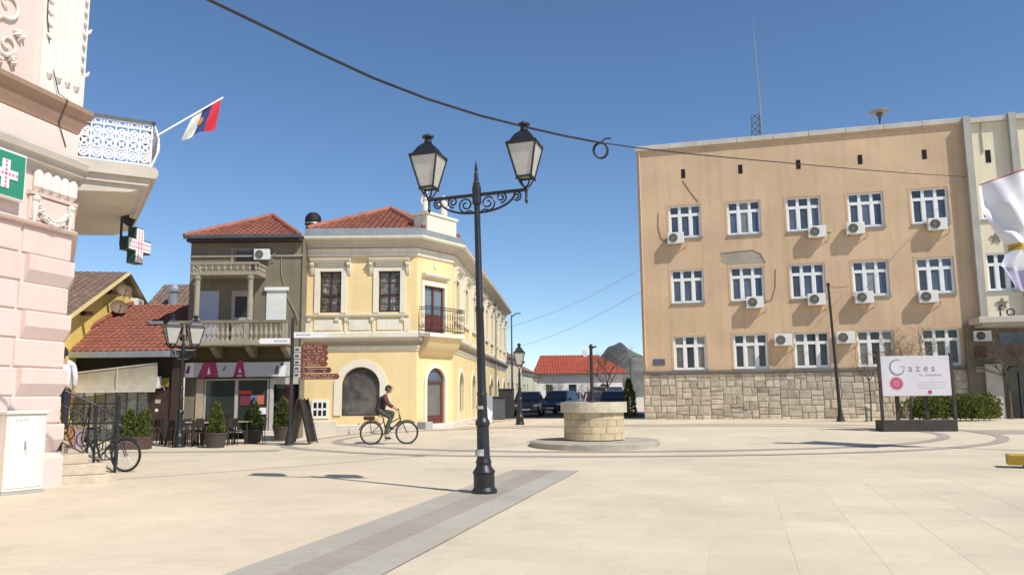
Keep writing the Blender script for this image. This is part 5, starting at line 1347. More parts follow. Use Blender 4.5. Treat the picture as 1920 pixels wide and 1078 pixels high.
def head(par, c, yaw, hair, capm=None):
    # head with face: local +x is forward before yaw
    t = Matrix.Translation(c) @ Matrix.Rotation(yaw, 4, 'Z')
    m = MB(t)
    prof = []
    N = 10
    for j in range(N + 1):
        ph = math.pi * j / N; prof.append((math.sin(ph), -math.cos(ph)))
    v = []; n = 16
    for (r_, z) in prof:
        for k in range(n):
            a = 2 * math.pi * k / n; x = r_ * math.cos(a) * .098; y = r_ * math.sin(a) * .076
            if z < 0: y *= 1 + .28 * z; x = x * (1 + .10 * z) + .012 * -z
            v.append((x, y, z * .118))
    m.add(v, [[j * n + k, j * n + (k + 1) % n, (j + 1) * n + (k + 1) % n, (j + 1) * n + k] for j in range(N) for k in range(n)])
    m.tube([(.085, 0, .03), (.115, 0, -.012), (.092, 0, -.028)], [.010, .017, .012], 6)      # nose
    m.tube([(.084, -.025, -.055), (.092, 0, -.057), (.084, .025, -.055)], .007, 5)           # lips
    m.tube([(.07, 0, -.095), (.08, 0, -.105)], [.03, .022], 6)                               # chin
    for sy in (-1, 1): m.tube([(0, sy * .074, .02), (-.012, sy * .088, .005), (-.004, sy * .078, -.03)], [.012, .016, .009], 6)   # ears
    o = m.build('head', M_skin, par)
    e = MB(t)
    for sy in (-1, 1):
        e.lathe([(0, -.009), (.009, 0), (0, .009)], (.084, sy * .032, .012), 6)
        e.tube([(.088, sy * .018, .036), (.086, sy * .048, .034)], .005, 4)
    e.build('eyes', M_hairdark, o)
    h = MB(t); v = []
    for j in range(7):
        ph = math.pi / 2 * j / 6
        for k in range(n):
            a = 2 * math.pi * k / n; rr = math.cos(ph)
            low = .02 if math.cos(a) > .45 else -.055
            v.append((rr * math.cos(a) * .106 - .006, rr * math.sin(a) * .084, .128 * math.sin(ph) if j else low))
    h.add(v, [[j * n + k, j * n + (k + 1) % n, (j + 1) * n + (k + 1) % n, (j + 1) * n + k] for j in range(6) for k in range(n)])
    h.build('cap' if capm else 'hair', capm or hair, par)
    if capm:
        b = MB(t); b.prism([(.07, -.06), (.15, -.05), (.175, 0), (.15, .05), (.07, .06)], 'z', .035, .048); b.build('cap_peak', capm, par)
def hand(sk, at, wrist, d, up, side, r=.011, curl=.6, L=.18):
    d = Vector(d).normalized(); up = Vector(up).normalized(); sd_ = d.cross(up).normalized()
    w_ = Vector(wrist)
    palm = sk.chain([w_ + d * .045, w_ + d * .085], [(.036, .020), (.038, .018)], at)
    for i, (o_, l) in enumerate(((-.03, .062), (-.010, .075), (.011, .07), (.031, .055))):
        b = w_ + d * .09 + sd_ * o_
        k1 = b + (d * math.cos(curl) - up * math.sin(curl)) * l * .5
        k2 = k1 + (d * math.cos(curl * 2.2) - up * math.sin(curl * 2.2)) * l * .5
        sk.chain([b, k1, k2], [.0095, .009, .0075], palm[1])
    tb = w_ + d * .03 + sd_ * side * .035
    sk.chain([tb + d * .02 + sd_ * side * .012, tb + d * .055 + sd_ * side * .018 - up * .015], [.011, .009], palm[0])

def bicycle(loc, rz, label, framecol, group, basket=None, sc=1.):
    b = thing('bicycle', label, 'bicycle', loc, rz, group)
    M_tyre = mat('tyre_rubber', (.02, .02, .02), rough=.85, var=.2); M_rim = mat('alloy_rim', (.45, .45, .45), rough=.35, metal=.8, var=.1)
    Rw = .345; WB = 1.06
    for x in (0, WB):
        m = MB(); m.tube([(x + (Rw - .02) * math.cos(a), 0, Rw + (Rw - .02) * math.sin(a)) for a in [2 * math.pi * i / 36 for i in range(36)]], .022, 8, closed=True); wh_ = m.build('wheel', M_tyre, b)
        m = MB(); m.tube([(x + (Rw - .05) * math.cos(a), 0, Rw + (Rw - .05) * math.sin(a)) for a in [2 * math.pi * i / 36 for i in range(36)]], .011, 6, closed=True); m.build('rim', M_rim, wh_)
        m = MB()
        for i in range(16):
            a = 2 * math.pi * i / 16; m.tube([(x + .02 * math.cos(a + .5), .025 * (-1) ** i, Rw + .02 * math.sin(a + .5)), (x + (Rw - .05) * math.cos(a), 0, Rw + (Rw - .05) * math.sin(a))], .0022, 3, caps=False)
        m.tube([(x, -.05, Rw), (x, .05, Rw)], .025, 8); m.build('spokes', M_rim, wh_)
        m = MB(); lo, hi = (40, 175) if x == 0 else (50, 150)
        m.tube([(x + (Rw + .025) * math.cos(R(a)), 0, Rw + (Rw + .025) * math.sin(R(a))) for a in range(lo, hi, 9)], .018, 5); m.build('mudguard', framecol, b)
    bb = (.45, 0, .30); st_ = (.34, 0, .80); hd0 = (.87, 0, .72); hd1 = (.83, 0, .88)
    f = MB(); f.tube([bb, st_], .018, 8); f.tube([bb, hd0], .021, 8); f.tube([(.39, 0, .55), (.855, 0, .79)], .016, 8); f.tube([hd0, hd1], .022, 8)
    for sy in (-.035, .035): f.tube([(0, sy, Rw), bb], .012, 6); f.tube([(0, sy, Rw), (.36, 0, .68)], .010, 6); f.tube([(WB, sy, Rw), (.94, sy, .62), (.88, 0, .70)], .013, 6)
    f.build('frame', framecol, b)
    m = MB(); m.tube([(.33, 0, .78), (.31, 0, .90)], .014, 6); m.build('seat_post', M_rim, b)
    m = MB(); m.add([(.16, -.09, .93), (.16, .09, .93), (.26, .085, .92), (.42, .025, .935), (.42, -.025, .935), (.26, -.085, .92), (.18, -.07, .88), (.18, .07, .88), (.40, .0, .905)], [(0, 5, 2, 1), (5, 4, 3, 2), (0, 1, 7, 6), (6, 7, 8), (0, 6, 8, 4, 5), (1, 2, 3, 8, 7), (3, 4, 8)]); m.build('saddle', M_hairdark, b)
    m = MB(); m.tube([hd1, (.80, 0, 1.0)], .014, 6); m.tube([(.72, -.29, 1.04), (.80, -.18, 1.05), (.82, 0, 1.01), (.80, .18, 1.05), (.72, .29, 1.04)], .013, 6); m.build('handlebar', M_paint_black, b)
    m = MB(); m.tube([(.45, -.06, .30), (.45, .06, .30)], .03, 8); m.tube([(.45 + .09 * math.cos(a), -.045, .30 + .09 * math.sin(a)) for a in [2 * math.pi * i / 16 for i in range(16)]], .01, 5, closed=True)
    m.tube([(.45, -.07, .30), (.43, -.08, .14)], .010, 5); m.tube([(.45, .07, .30), (.47, .08, .46)], .010, 5); m.box(.38, .48, -.16, -.08, .125, .145); m.box(.42, .52, .08, .16, .455, .475); m.build('crank', M_rim, b)
    m = MB(); m.box(-.22, .22, -.07, .07, .735, .75); m.tube([(0, -.05, Rw), (-.05, -.05, .74)], .007, 5); m.tube([(0, .05, Rw), (-.05, .05, .74)], .007, 5); m.build('rear_rack', M_paint_black, b)
    m = MB(); m.tube([(-.40, 0, .62), (-.36, 0, .62)], .025, 8); m.build('rear_light', mat('red_reflector', (.4, .03, .02), rough=.3, bump=0), b)
    if basket:
        m = MB(); m.cbox(-.24, .10, -.11, .11, .752, .85, .025); m.build('pannier_bag', basket, b)
    return b
M_bikeframe = mat('dark_bike_paint', (.03, .035, .03), rough=.35, var=.1)
bx, by = -4.28, 24.15; bz = gz(bx, by)
bicycle((bx, by, bz), R(6), 'dark city bicycle ridden past the yellow corner house', M_bikeframe, None, mat('red_brown_bag', (.085, .03, .022), rough=.7, var=.2))
cyc = thing('person', 'man in dark jacket and cap riding the bicycle across the square', 'person', (bx, by, bz), R(6))
M_jacket = mat('dark_plum_jacket', (.055, .035, .04), rough=.85, var=.25, scale=6, bump=.2)
M_sleeve = mat('brown_sleeve', (.10, .05, .04), rough=.85, var=.2, scale=6)
M_trou = mat('grey_green_trousers', (.075, .085, .07), rough=.9, var=.2, scale=6, bump=.2)
M_shoe = mat('black_shoe', (.02, .018, .016), rough=.6, var=.2)
b = Sk()
tor = b.chain([(.26, 0, 1.00), (.28, 0, 1.15), (.35, 0, 1.33), (.41, 0, 1.44)], [(.07, .10), (.065, .09), (.07, .10), (.04, .05)])
nk = b.chain([(.44, 0, 1.50), (.47, 0, 1.56)], [.05, .05], tor[3])
hp = {}
for sy, kn, an in ((-1, (.58, -.12, .80), (.43, -.12, .27)), (1, (.66, .12, .95), (.50, .12, .56))):
    lg = b.chain([(.29, sy * .10, .97), kn, ((kn[0] + an[0]) / 2 - .02, sy * .12, (kn[2] + an[2]) / 2), an], [.06, .042, .042, .036], tor[0])
    ft_ = b.chain([(an[0] + .02, sy * .12, an[2] - .06), (an[0] + .14, sy * .12, an[2] - .08)], [.04, .03], lg[3])
    ar = b.chain([(.39, sy * .19, 1.40), (.50, sy * .24, 1.19), (.68, sy * .27, 1.09)], [.04, .032, .03], tor[3])
    hand(b, ar[2], (.68, sy * .27, 1.09), (.75, 0, -.45), (.45, 0, .75), -sy, curl=.9)
skin_mesh('body', b.v, b.e, b.r, M_skin, cyc)
j = Sk()
tj = j.chain([(.24, 0, .94), (.25, 0, .99), (.27, 0, 1.13), (.345, 0, 1.33), (.405, 0, 1.445)], [(.12, .16), (.125, .168), (.115, .155), (.122, .17), (.08, .11)])
skin_mesh('jacket', j.v, j.e, j.r, M_jacket, cyc)
for sy in (-1, 1):
    j = Sk(); j.chain([(.405, sy * .03, 1.455), (.395, sy * .13, 1.43), (.40, sy * .205, 1.385), (.50, sy * .245, 1.19), (.655, sy * .27, 1.10)], [.072, .075, .072, .058, .045]); skin_mesh('sleeve', j.v, j.e, j.r, M_sleeve, cyc)
for sy, kn, an in ((-1, (.58, -.12, .80), (.43, -.12, .27)), (1, (.66, .12, .95), (.50, .12, .56))):
    j = Sk(); j.chain([(.23, sy * .06, 1.0), (.33, sy * .105, .96), kn, ((kn[0] + an[0]) / 2 - .02, sy * .12, (kn[2] + an[2]) / 2), (an[0], an[1], an[2] + .03)], [.115, .10, .075, .072, .058]); skin_mesh('trouser_leg', j.v, j.e, j.r, M_trou, cyc)
    j = Sk(); j.chain([(an[0] - .03, sy * .12, an[2] - .06), (an[0] + .06, sy * .12, an[2] - .075), (an[0] + .17, sy * .12, an[2] - .085)], [(.05, .048), (.05, .04), (.042, .032)]); skin_mesh('shoe', j.v, j.e, j.r, M_shoe, cyc)
head(cyc, Vector((.50, 0, 1.655)), 0, M_hairdark, mat('dark_cap', (.04, .03, .025), rough=.85, var=.2))

# parked bicycle and patterned bundle behind the stair railing
bicycle((-9.2, 17.05, 0), R(-8), 'black bicycle parked behind the iron railing by the stairs', M_bikeframe, None)
bg_ = thing('patterned_rack', 'small rack of patterned red and orange cloth goods behind the stair railing', 'rack', (-9.15, 16.75, 0))
M_pat = mat('patterned_cloth', (.42, .17, .12), rough=.9, var=.5, scale=9, bump=.2, col2=(.50, .32, .12), sharp=(.42, .58))
mb = MB(); mb.sheet(lambda u, v: (-.2 + .4 * u, .04 * math.sin(u * 11) * v - .03, .95 - .8 * v), 14, 8); mb.build('cloth', M_pat, bg_, fix=False)
mb = MB(); mb.tube([(-.24, 0, 0), (-.24, 0, 1.0), (.24, 0, 1.0), (.24, 0, 0)], .014, 6); mb.build('frame', M_iron, bg_)
mb = MB(); mb.sheet(lambda u, v: (.02 + .2 * u, -.06 - .03 * math.sin(u * 8) * v, .9 - .55 * v), 8, 6); mb.build('scarf', mat('lilac_cloth', (.38, .28, .36), rough=.9, var=.4, scale=8), bg_, fix=False)

# person at the top of the stair
pm = thing('person', 'person in white shirt and dark trousers at the pink building door', 'person', (-9.16, 16.15, .80), R(150))
M_shirt = mat('white_shirt', (.74, .72, .76), rough=.85, var=.06, scale=6, bump=.2)
M_dark = mat('navy_trousers', (.03, .03, .04), rough=.9, var=.2, scale=6)
b = Sk()
tor = b.chain([(0, 0, .95), (0, 0, 1.12), (.0, 0, 1.32), (-.01, 0, 1.46)], [(.06, .10), (.06, .09), (.07, .11), (.04, .05)])
b.chain([(0, 0, 1.50), (.01, 0, 1.56)], [.05, .048], tor[3])
for sy in (-1, 1):
    lg = b.chain([(0, sy * .09, .90), (.01, sy * .10, .50), (-.01, sy * .10, .30), (-.01, sy * .10, .08)], [.06, .04, .04, .034], tor[0])
    b.chain([(.03, sy * .10, .04), (.15, sy * .11, .03)], [.035, .03], lg[3])
    ar = b.chain([(0, sy * .20, 1.42), (-.02, sy * .25, 1.15), (.04, sy * .26, .92)], [.04, .032, .03], tor[3])
    hand(b, ar[2], (.04, sy * .26, .92), (.1, 0, -1), (1, 0, 0), -sy, curl=.3)
skin_mesh('body', b.v, b.e, b.r, M_skin, pm)
j = Sk(); j.chain([(0, 0, .92), (0, 0, 1.10), (0, 0, 1.32), (-.01, 0, 1.45)], [(.115, .17), (.108, .155), (.118, .18), (.075, .10)]); skin_mesh('shirt', j.v, j.e, j.r, M_shirt, pm)
for sy in (-1, 1):
    j = Sk(); j.chain([(-.01, sy * .03, 1.47), (0, sy * .13, 1.445), (0, sy * .205, 1.40), (-.02, sy * .25, 1.15), (.03, sy * .262, .97)], [.075, .075, .068, .056, .044]); skin_mesh('sleeve', j.v, j.e, j.r, M_shirt, pm)
    j = Sk(); j.chain([(0, sy * .06, .95), (0, sy * .095, .86), (.01, sy * .10, .50), (-.01, sy * .10, .10)], [.12, .105, .078, .065]); skin_mesh('trouser_leg', j.v, j.e, j.r, M_dark, pm)
    j = Sk(); j.chain([(-.05, sy * .10, .045), (.06, sy * .105, .045), (.17, sy * .11, .035)], [(.05, .045), (.05, .042), (.04, .03)]); skin_mesh('shoe', j.v, j.e, j.r, M_shoe, pm)
head(pm, Vector((.03, 0, 1.655)), 0, M_hairdark)

# ------------------------------------------------------------------ billboard
bbx, bby = 13.58, 26.75; bbz = gz(bbx, bby)
bb = thing('billboard', 'pale lilac billboard with a large script heading and red disc on a dark box base', 'billboard', (bbx, bby, bbz), R(-3))
M_bbdark = mat('dark_brown_steel', (.045, .038, .032), rough=.55, var=.25, scale=4)
M_bbface = mat('pale_lilac_print', (.60, .575, .60), rough=.45, var=.07, scale=1.2, bump=.02)
mb = MB(); mb.cbox(-1.22, 1.22, -.02, .62, -.1, .38, .012); mb.build('base_box', M_bbdark, bb)
for x in (-1.19, 1.19):
    mb = MB(); mb.box(x - .045, x + .045, .0, .09, .38, 2.60); mb.build('post', M_bbdark, bb)
for x in (-.55, .42):
    mb = MB(); mb.box(x - .05, x + .05, .30, .40, .38, 1.6); mb.build('rear_post', M_bbdark, bb)
mb = MB(); mb.cbox(-1.14, 1.14, .02, .08, 1.18, 2.52, .008); mb.build('panel', M_bbface, bb)
M_ink = mat('blue_grey_ink', (.20, .25, .28), rough=.5, bump=0, var=.1); M_ink2 = mat('violet_grey_ink', (.24, .22, .29), rough=.5, bump=0, var=.1)
def ribbon(pts, wds, y, th, name, m, par):
    b = MB(); n = len(pts); v = []
    for i, (x, z) in enumerate(pts):
        a = pts[max(i - 1, 0)]; c = pts[min(i + 1, n - 1)]; dx, dz = c[0] - a[0], c[1] - a[1]; l = math.hypot(dx, dz) or 1
        for s_ in (-1, 1): v.append((x - dz / l * wds[i] * s_, y, z + dx / l * wds[i] * s_))
    b.add(v, [[2 * i, 2 * i + 1, 2 * i + 3, 2 * i + 2] for i in range(n - 1)]); return b.build(name, m, par)
g_ = arc(-.60, 2.14, .24, 65, 330, 20)
g_ = [(x * 1.0, 2.14 + (z - 2.14) * 1.05) for x, z in g_] + [(-.36, 2.16), (-.50, 2.17)]
ribbon(g_, [.008 + .022 * math.sin(math.pi * i / (len(g_) - 1)) for i in range(len(g_))], .014, 0, 'letter', M_ink, bb)
for i, (ch, x, sz) in enumerate((('a', -.17, .34), ('z', .08, .34), ('e', .34, .34), ('s', .58, .34))):
    text('letter', ch, sz, M_ink2, bb, (x, .014, 2.10), ext=.002)
for i_, (x0_, n__) in enumerate(((.10, 7), (.30, 26))):
    pts_ = [(x0_ + q * .021, 1.87 + .035 * math.sin(q * 1.7) + .012 * math.sin(q * .9 + i_)) for q in range(n__)]
    ribbon(pts_, [.007 + .004 * math.sin(q * 2.1) for q in range(n__)], .014, 0, 'script_stroke', M_ink2, bb)
M_red = mat('dusty_red_print', (.42, .07, .12), rough=.5, bump=0, var=.12)
def disc(x, z, r, y, name, m, par): b = MB(); b.prism([(x + r * math.cos(a), z + r * math.sin(a)) for a in [2 * math.pi * i / 28 for i in range(28)]], 'y', y, y + .004); return b.build(name, m, par)
disc(-.66, 1.60, .20, .013, 'red_disc', M_red, bb); disc(-.66, 1.60, .25, .0165, 'disc_halo', mat('pale_pink_print', (.58, .42, .47), bump=0), bb); disc(-.66, 1.61, .13, .0105, 'disc_centre', mat('mid_red_print', (.50, .15, .20), bump=0), bb)
for i in range(3):
    b = MB(); b.box(.02, .95, .015, .019, 1.62 - i * .09, 1.645 - i * .09); b.build('text_line', mat('faint_text', (.50, .48, .51), bump=0), bb)
disc(.42, 1.30, .07, .014, 'small_logo', M_red, bb)

# ------------------------------------------------------------------ planting and plants
LEAF_A = leafmat('leaf_light_green', (.11, .14, .032), (.075, .10, .022)); LEAF_B = leafmat('leaf_dark_green', (.028, .05, .014), (.04, .065, .018)); LEAF_C = leafmat('leaf_yellow_green', (.165, .17, .035), (.11, .125, .03))
M_bark = mat('grey_bark', (.11, .085, .065), rough=.95, var=.3, scale=12, bump=.5)
M_twig = mat('bare_twig', (.17, .125, .085), rough=.95, var=.25, scale=8)
def leaves(n, fn, size, asp=.5, seed=1):
    rng_ = random.Random(seed); m = MB()
    for i in range(n):
        p, d = fn(rng_); l = size * rng_.uniform(.6, 1.4); d = Vector(d).normalized()
        d = (d + Vector((rng_.uniform(-.8, .8), rng_.uniform(-.8, .8), rng_.uniform(-.5, .8)))).normalized(); s_ = d.orthogonal().normalized()
        s_ = Matrix.Rotation(rng_.uniform(0, 6.28), 3, d) @ s_; s_ = s_ * l * asp; q = p + d * l
        m.cur = 0 if rng_.random() < .55 else 1
        m.add([p, p + d * l * .5 + s_, q, p + d * l * .5 - s_], [(0, 1, 2, 3)])
    return m
def cone_shrub(name, label, loc, h, r, seed, mats, group):
    t = thing(name, label, 'shrub', loc, 0, group)
    def f(g_):
        z = h * (1 - math.sqrt(g_.random())) * 1.0; rr = r * (1 - z / h) ** .7 * (.72 + .34 * g_.random()) * (1 + .12 * math.sin(5 * z / h * 6 + seed)); a = g_.uniform(0, 6.28)
        return Vector((rr * math.cos(a), rr * math.sin(a), .46 + z)), (math.cos(a) * .6, math.sin(a) * .6, .8)
    o = leaves(1500, f, .085, .32, seed).build('crown', mats, t, fix=False); o['kind'] = 'stuff'
    m = MB(); m.tube([(0, 0, .3), (0, 0, .46 + h * .8)], [.03, .008], 6); m.build('trunk', M_bark, t)
    m = MB(); m.lathe([(0, .0), (.26, 0), (.33, .40), (.35, .41), (.35, .46), (.30, .46), (.29, .38), (0, .38)], (0, 0, 0), 18); m.build('pot', mat('brown_pot', (.07, .055, .05), rough=.7, var=.2), t)
    return t
GRP = 'cone shrubs in dark pots before the shop'
cone_shrub('cone_shrub', 'cone shaped evergreen in a pot, nearest to the cafe lamp', (-9.27, 24.98, 0), .95, .24, 3, [LEAF_C, LEAF_A], GRP)
cone_shrub('cone_shrub', 'bushier potted evergreen in front of the shop window posters', (-8.85, 27.2, .02), 1.0, .33, 5, [LEAF_A, LEAF_B], GRP)
cone_shrub('cone_shrub', 'shaded potted evergreen beside the shop door', (-8.15, 28.3, .05), 1.05, .31, 8, [LEAF_C, LEAF_B], GRP)
pl = thing('planter', 'brown rectangular planter box with leafy shrubs at the cafe terrace', 'planter', (-11.7, 24.55, 0), R(4))
mb = MB(); mb.cbox(-.55, .55, -.22, .22, 0, .38, .015); mb.build('box', mat('red_brown_planter', (.10, .06, .05), rough=.75, var=.2, scale=4), pl)
def f(g_):
    c = g_.choice([-.36, -.08, .2, .4]); z = g_.random(); a = g_.uniform(0, 6.28); rr = (.22 - .12 * z) * math.sqrt(g_.random())
    return Vector((c + rr * math.cos(a), rr * math.sin(a), .36 + z * (.62 if c in (-.36, .2) else .78))), (math.cos(a) * .4, math.sin(a) * .4, 1)
o = leaves(1300, f, .12, .22, 11).build('foliage', [LEAF_A, LEAF_C], pl, fix=False); o['kind'] = 'stuff'

hd = thing('hedge', 'low rounded green hedge before the stone base and entrance', 'hedge', (18.4, 33.6, .28), R(-8))
bl = [(random.uniform(-1.6, 1.6), random.uniform(-.35, .35), random.uniform(.38, .62), random.uniform(.42, .62)) for _ in range(26)]
def f(g_):
    x, y, z, r_ = g_.choice(bl); a = g_.uniform(0, 6.28); ph = math.acos(g_.uniform(-.6, 1)); d = Vector((math.sin(ph) * math.cos(a), math.sin(ph) * math.sin(a), math.cos(ph)))
    p = Vector((x, y, z)) + d * r_ * g_.uniform(.75, 1.02); p.z = max(.04, p.z); return p, d
o = leaves(9000, f, .10, .42, 21).build('foliage', [LEAF_A, LEAF_C], hd, fix=False); o['kind'] = 'stuff'
mb = MB()
for i in range(14):
    x = -1.5 + i * .23; mb.tube([(x, 0, 0), (x + random.uniform(-.1, .1), random.uniform(-.2, .2), .7)], [.02, .008], 5)
o = mb.build('stem', M_bark, hd); o['kind'] = 'stuff'

def bare_tree(name, label, loc, h, spread, seed, trunk_r=.07, lean=(0, 0), depth=5, twig=M_twig, bot=.42, group=None, dens=3):
    t = thing(name, label, 'tree', loc, 0, group); g_ = random.Random(seed)
    tm = MB(); top = Vector((lean[0], lean[1], h * bot))
    tm.tube([(0, 0, -.05), (0, 0, .12), (lean[0] * .5 + .03, lean[1] * .5, h * bot * .5), tuple(top)], [trunk_r * 1.5, trunk_r, trunk_r * .85, trunk_r * .7], 9); tm.build('trunk', M_bark, t)
    cm = MB()
    def grow(p, d, l, r_, k):
        q = p + d * l * .5 + Vector((g_.uniform(-1, 1), g_.uniform(-1, 1), g_.uniform(-.5, 1))) * l * .08; e = q + d * l * .5 + Vector((g_.uniform(-1, 1), g_.uniform(-1, 1), g_.uniform(-.3, 1))) * l * .1
        cm.tube([p, q, e], [r_, r_ * .8, r_ * .6], 5 if k > 2 else 3, caps=False)
        if k == 0: return
        for i in range(g_.choice([2, 3, dens])):
            ax = Vector((g_.uniform(-1, 1), g_.uniform(-1, 1), g_.uniform(-.35, .6))).normalized()
            nd = (d * .75 + ax * spread).normalized(); grow(e if i else q, nd, l * g_.uniform(.62, .85), max(.004, r_ * .6), k - 1)
    for i in range(4):
        a = i * 1.57 + g_.uniform(-.4, .4); grow(top, Vector((math.cos(a) * .8, math.sin(a) * .8, .9)).normalized(), h * .24, trunk_r * .55, depth)
    o = cm.build('crown', twig, t, fix=False); o['kind'] = 'stuff'
    return t
bare_tree('bare_tree', 'bare young tree behind the billboard', (16.7, 33.6, .28), 3.9, .85, 4, .07, (.1, 0), 5, dens=4)
bare_tree('bare_tree', 'thin bare tree with dark clump left of the billboard', (15.2, 34.0, .28), 2.35, .7, 9, .035, (.02, 0), 3, M_bark, .72)
bare_tree('bare_tree', 'bare tree before the stone entrance at right edge', (21.9, 35.2, .28), 3.7, .8, 14, .075, (-.02, 0), 5, dens=3)

tp = thing('thin_pole', 'thin dark tall pole with flared foot in front of the stone base', 'pole', (13.95, 34.1, .28)); tp.rotation_euler = (0, R(-1.6), 0)
mb = MB(); mb.lathe([(.20, 0), (.16, .08), (.11, .3), (.075, .6), (.07, 2.4), (.06, 2.42), (.05, 5.8), (.07, 5.82), (.07, 5.95), (0, 5.98)], (0, 0, 0), 12); mb.build('shaft', M_iron, tp)
mb = MB(); mb.tube([(0, 0, 5.85), (.9, 1.4, 5.9), (2.2, 3.0, 6.15)], .012, 5); mb.build('cable', M_iron, tp)
bd = thing('hydrant', 'small grey hydrant post between thin pole and billboard', 'hydrant', (14.8, 33.5, .28))
mb = MB(); mb.lathe([(.09, 0), (.09, .05), (.055, .07), (.055, .5), (.08, .52), (.08, .58), (.05, .64), (0, .66)], (0, 0, 0), 10); mb.tube([(-.14, 0, .52), (.14, 0, .52)], .04, 8); mb.build('body', mat('dull_grey_paint', (.22, .19, .15), rough=.7, var=.2), bd)

# ------------------------------------------------------------------ white banner flag at the right edge
M_ban = mat('white_banner_cloth', (.70, .69, .72), rough=.85, var=.05, scale=2, bump=.1); M_bangold = mat('gold_banner_stripe', (.48, .32, .06), rough=.8, var=.08); M_banlilac = mat('lilac_banner_edge', (.40, .37, .50), rough=.85, var=.08)
M_banred = mat('red_trim', (.40, .16, .17), rough=.8, var=.1)
bn = thing('banner_flag', 'white banner with gold stripe and lilac edge flying at the right edge of the square', 'flag', (13.85, 19.5, 0))
KB = 19.5 / 12.6
Lf = [(v_, x_ * KB, 1.5 + (z_ - 1.5) * KB) for v_, x_, z_ in [(0, 7.67, 4.86), (.22, 7.72, 4.45), (.45, 7.95, 4.02), (.62, 8.09, 3.80), (.80, 7.86, 3.48), (1, 8.0, 3.15)]]
def bpt(u, v):
    for i in range(len(Lf) - 1):
        if Lf[i][0] <= v <= Lf[i + 1][0]:
            k = (v - Lf[i][0]) / (Lf[i + 1][0] - Lf[i][0]); k = k * k * (3 - 2 * k)
            lx = Lf[i][1] + (Lf[i + 1][1] - Lf[i][1]) * k; lz = Lf[i][2] + (Lf[i + 1][2] - Lf[i][2]) * k; break
    rx, rz = 13.8, 7.33 - 3.48 * v
    x = lx + (rx - lx) * u; z = lz + (rz - lz) * u
    y = .14 * math.sin(9 * u + 5 * v) * (1 - u * .8) + .05 * math.sin(22 * u - 7 * v) * (1 - u)
    return Vector((x - 13.85, y * 1.5, z + .03 * math.sin(8 * u + 3 * v) * v))
fm = MB(); fm.sheet(bpt, 34, 40)
for i in range(len(fm.f)):
    v = (i // 34) / 40; fm.mi[i] = 3 if v < .02 else 1 if .56 < v < .66 else 2 if v > .80 else 0
fm.build('cloth', [M_ban, M_bangold, M_banlilac, M_banred], bn, fix=False)
mb = MB(); mb.lathe([(.07, 0), (.06, 3), (.05, 7.5), (.07, 7.52), (.07, 7.6), (0, 7.66)], (0, 0, 0), 12); mb.build('pole', M_white, bn)
mb = MB(); mb.cbox(-.3, .3, -.3, .3, -.05, .12, .02); mb.build('foot', M_grey, bn)

yp = thing('platform_bench', 'low yellow platform bench at the right edge of the plaza', 'bench', (9.74, 15.85, 0), R(-28))
mb = MB()
for i in range(3):
    mb = MB(); mb.cbox(0, 2.4, i * .16, i * .16 + .152, .20, .25, .008); mb.build('plank', mat('yellow_board_paint', (.50, .33, .03), rough=.55, var=.12, scale=3), yp)
mb = MB(); mb.cbox(0, 2.4, -.03, -.003, .06, .245, .006); mb.build('side_board', mat('ochre_board_paint', (.40, .25, .02), rough=.55, var=.12, scale=3), yp)
mb = MB(); mb.cbox(-.03, -.003, -.03, .48, .06, .245, .006); mb.build('end_board', mat('ochre_board_paint', (.40, .25, .02)), yp)
for x in (.25, 2.1):
    mb = MB(); mb.box(x, x + .1, .05, .45, 0, .198); mb.build('leg', M_iron, yp)

# ------------------------------------------------------------------ cafe terrace, signpost, sandwich board
M_tabletop = mat('light_table_top', (.42, .38, .32), rough=.5, var=.1); M_chair = mat('dark_brown_chair', (.05, .038, .03), rough=.6, var=.25, scale=8)
def make_table():
    t = thing('terrace_table', 'x', 'table', (0, 0, 0), 0, 'cafe terrace tables')
    m = MB(); m.cbox(-.36, .36, -.36, .36, .72, .75, .008); m.build('table_top', M_tabletop, t)
    for sx in (-1, 1):
        for sy in (-1, 1):
            m = MB(); m.box(sx * .31 - .02, sx * .31 + .02, sy * .31 - .02, sy * .31 + .02, 0, .72); m.build('leg', M_chair, t)
    return t
def make_chair():
    t = thing('terrace_chair', 'x', 'chair', (0, 0, 0), 0, 'cafe terrace chairs')
    m = MB(); m.cbox(-.21, .21, -.21, .21, .43, .46, .01); m.build('seat', M_chair, t)
    for sx in (-1, 1):
        m = MB(); m.tube([(sx * .19, -.19, 0), (sx * .19, -.18, .44)], .016, 6); m.build('leg', M_chair, t)
        m = MB(); m.tube([(sx * .19, .22, 0), (sx * .19, .19, .44), (sx * .19, .25, .86)], .016, 6); m.build('leg', M_chair, t)
    m = MB(); m.box(-.19, .19, .225, .245, .60, .84); m.build('backrest', M_chair, t)
    return t
tb0 = make_table(); ch0 = make_chair(); first = [True, True]
tspots = [(-11.05, 26.5, 'terrace table nearest the planter box'), (-10.3, 27.2, 'terrace table behind the cafe lamp'), (-9.95, 26.0, 'terrace table left of the first cone shrub'), (-9.15, 26.9, 'terrace table between the first two cone shrubs'), (-11.6, 27.5, 'rear terrace table before the cafe door')]
k = 0
for (x, y, l) in tspots:
    o = tb0 if first[0] else copy_tree(tb0); first[0] = False
    o.location = (x, y, gz(x, y)); o.rotation_euler.z = R(random.uniform(-8, 8)); o['label'] = l
    for (dx, dy, a, wd) in ((-.55, .0, 90, 'left of'), (.55, .05, -90, 'right of'), (.05, -.58, 180, 'in front of')):
        c = ch0 if first[1] else copy_tree(ch0); first[1] = False
        c.location = (x + dx, y + dy, gz(x, y)); c.rotation_euler.z = R(a + random.uniform(-14, 14)); c['label'] = 'dark chair ' + wd + ' the ' + l; k += 1
aw_ = thing('ashtray', 'small white ashtray on the table nearest the planter', 'ashtray', (-11.1, 26.4, .752))
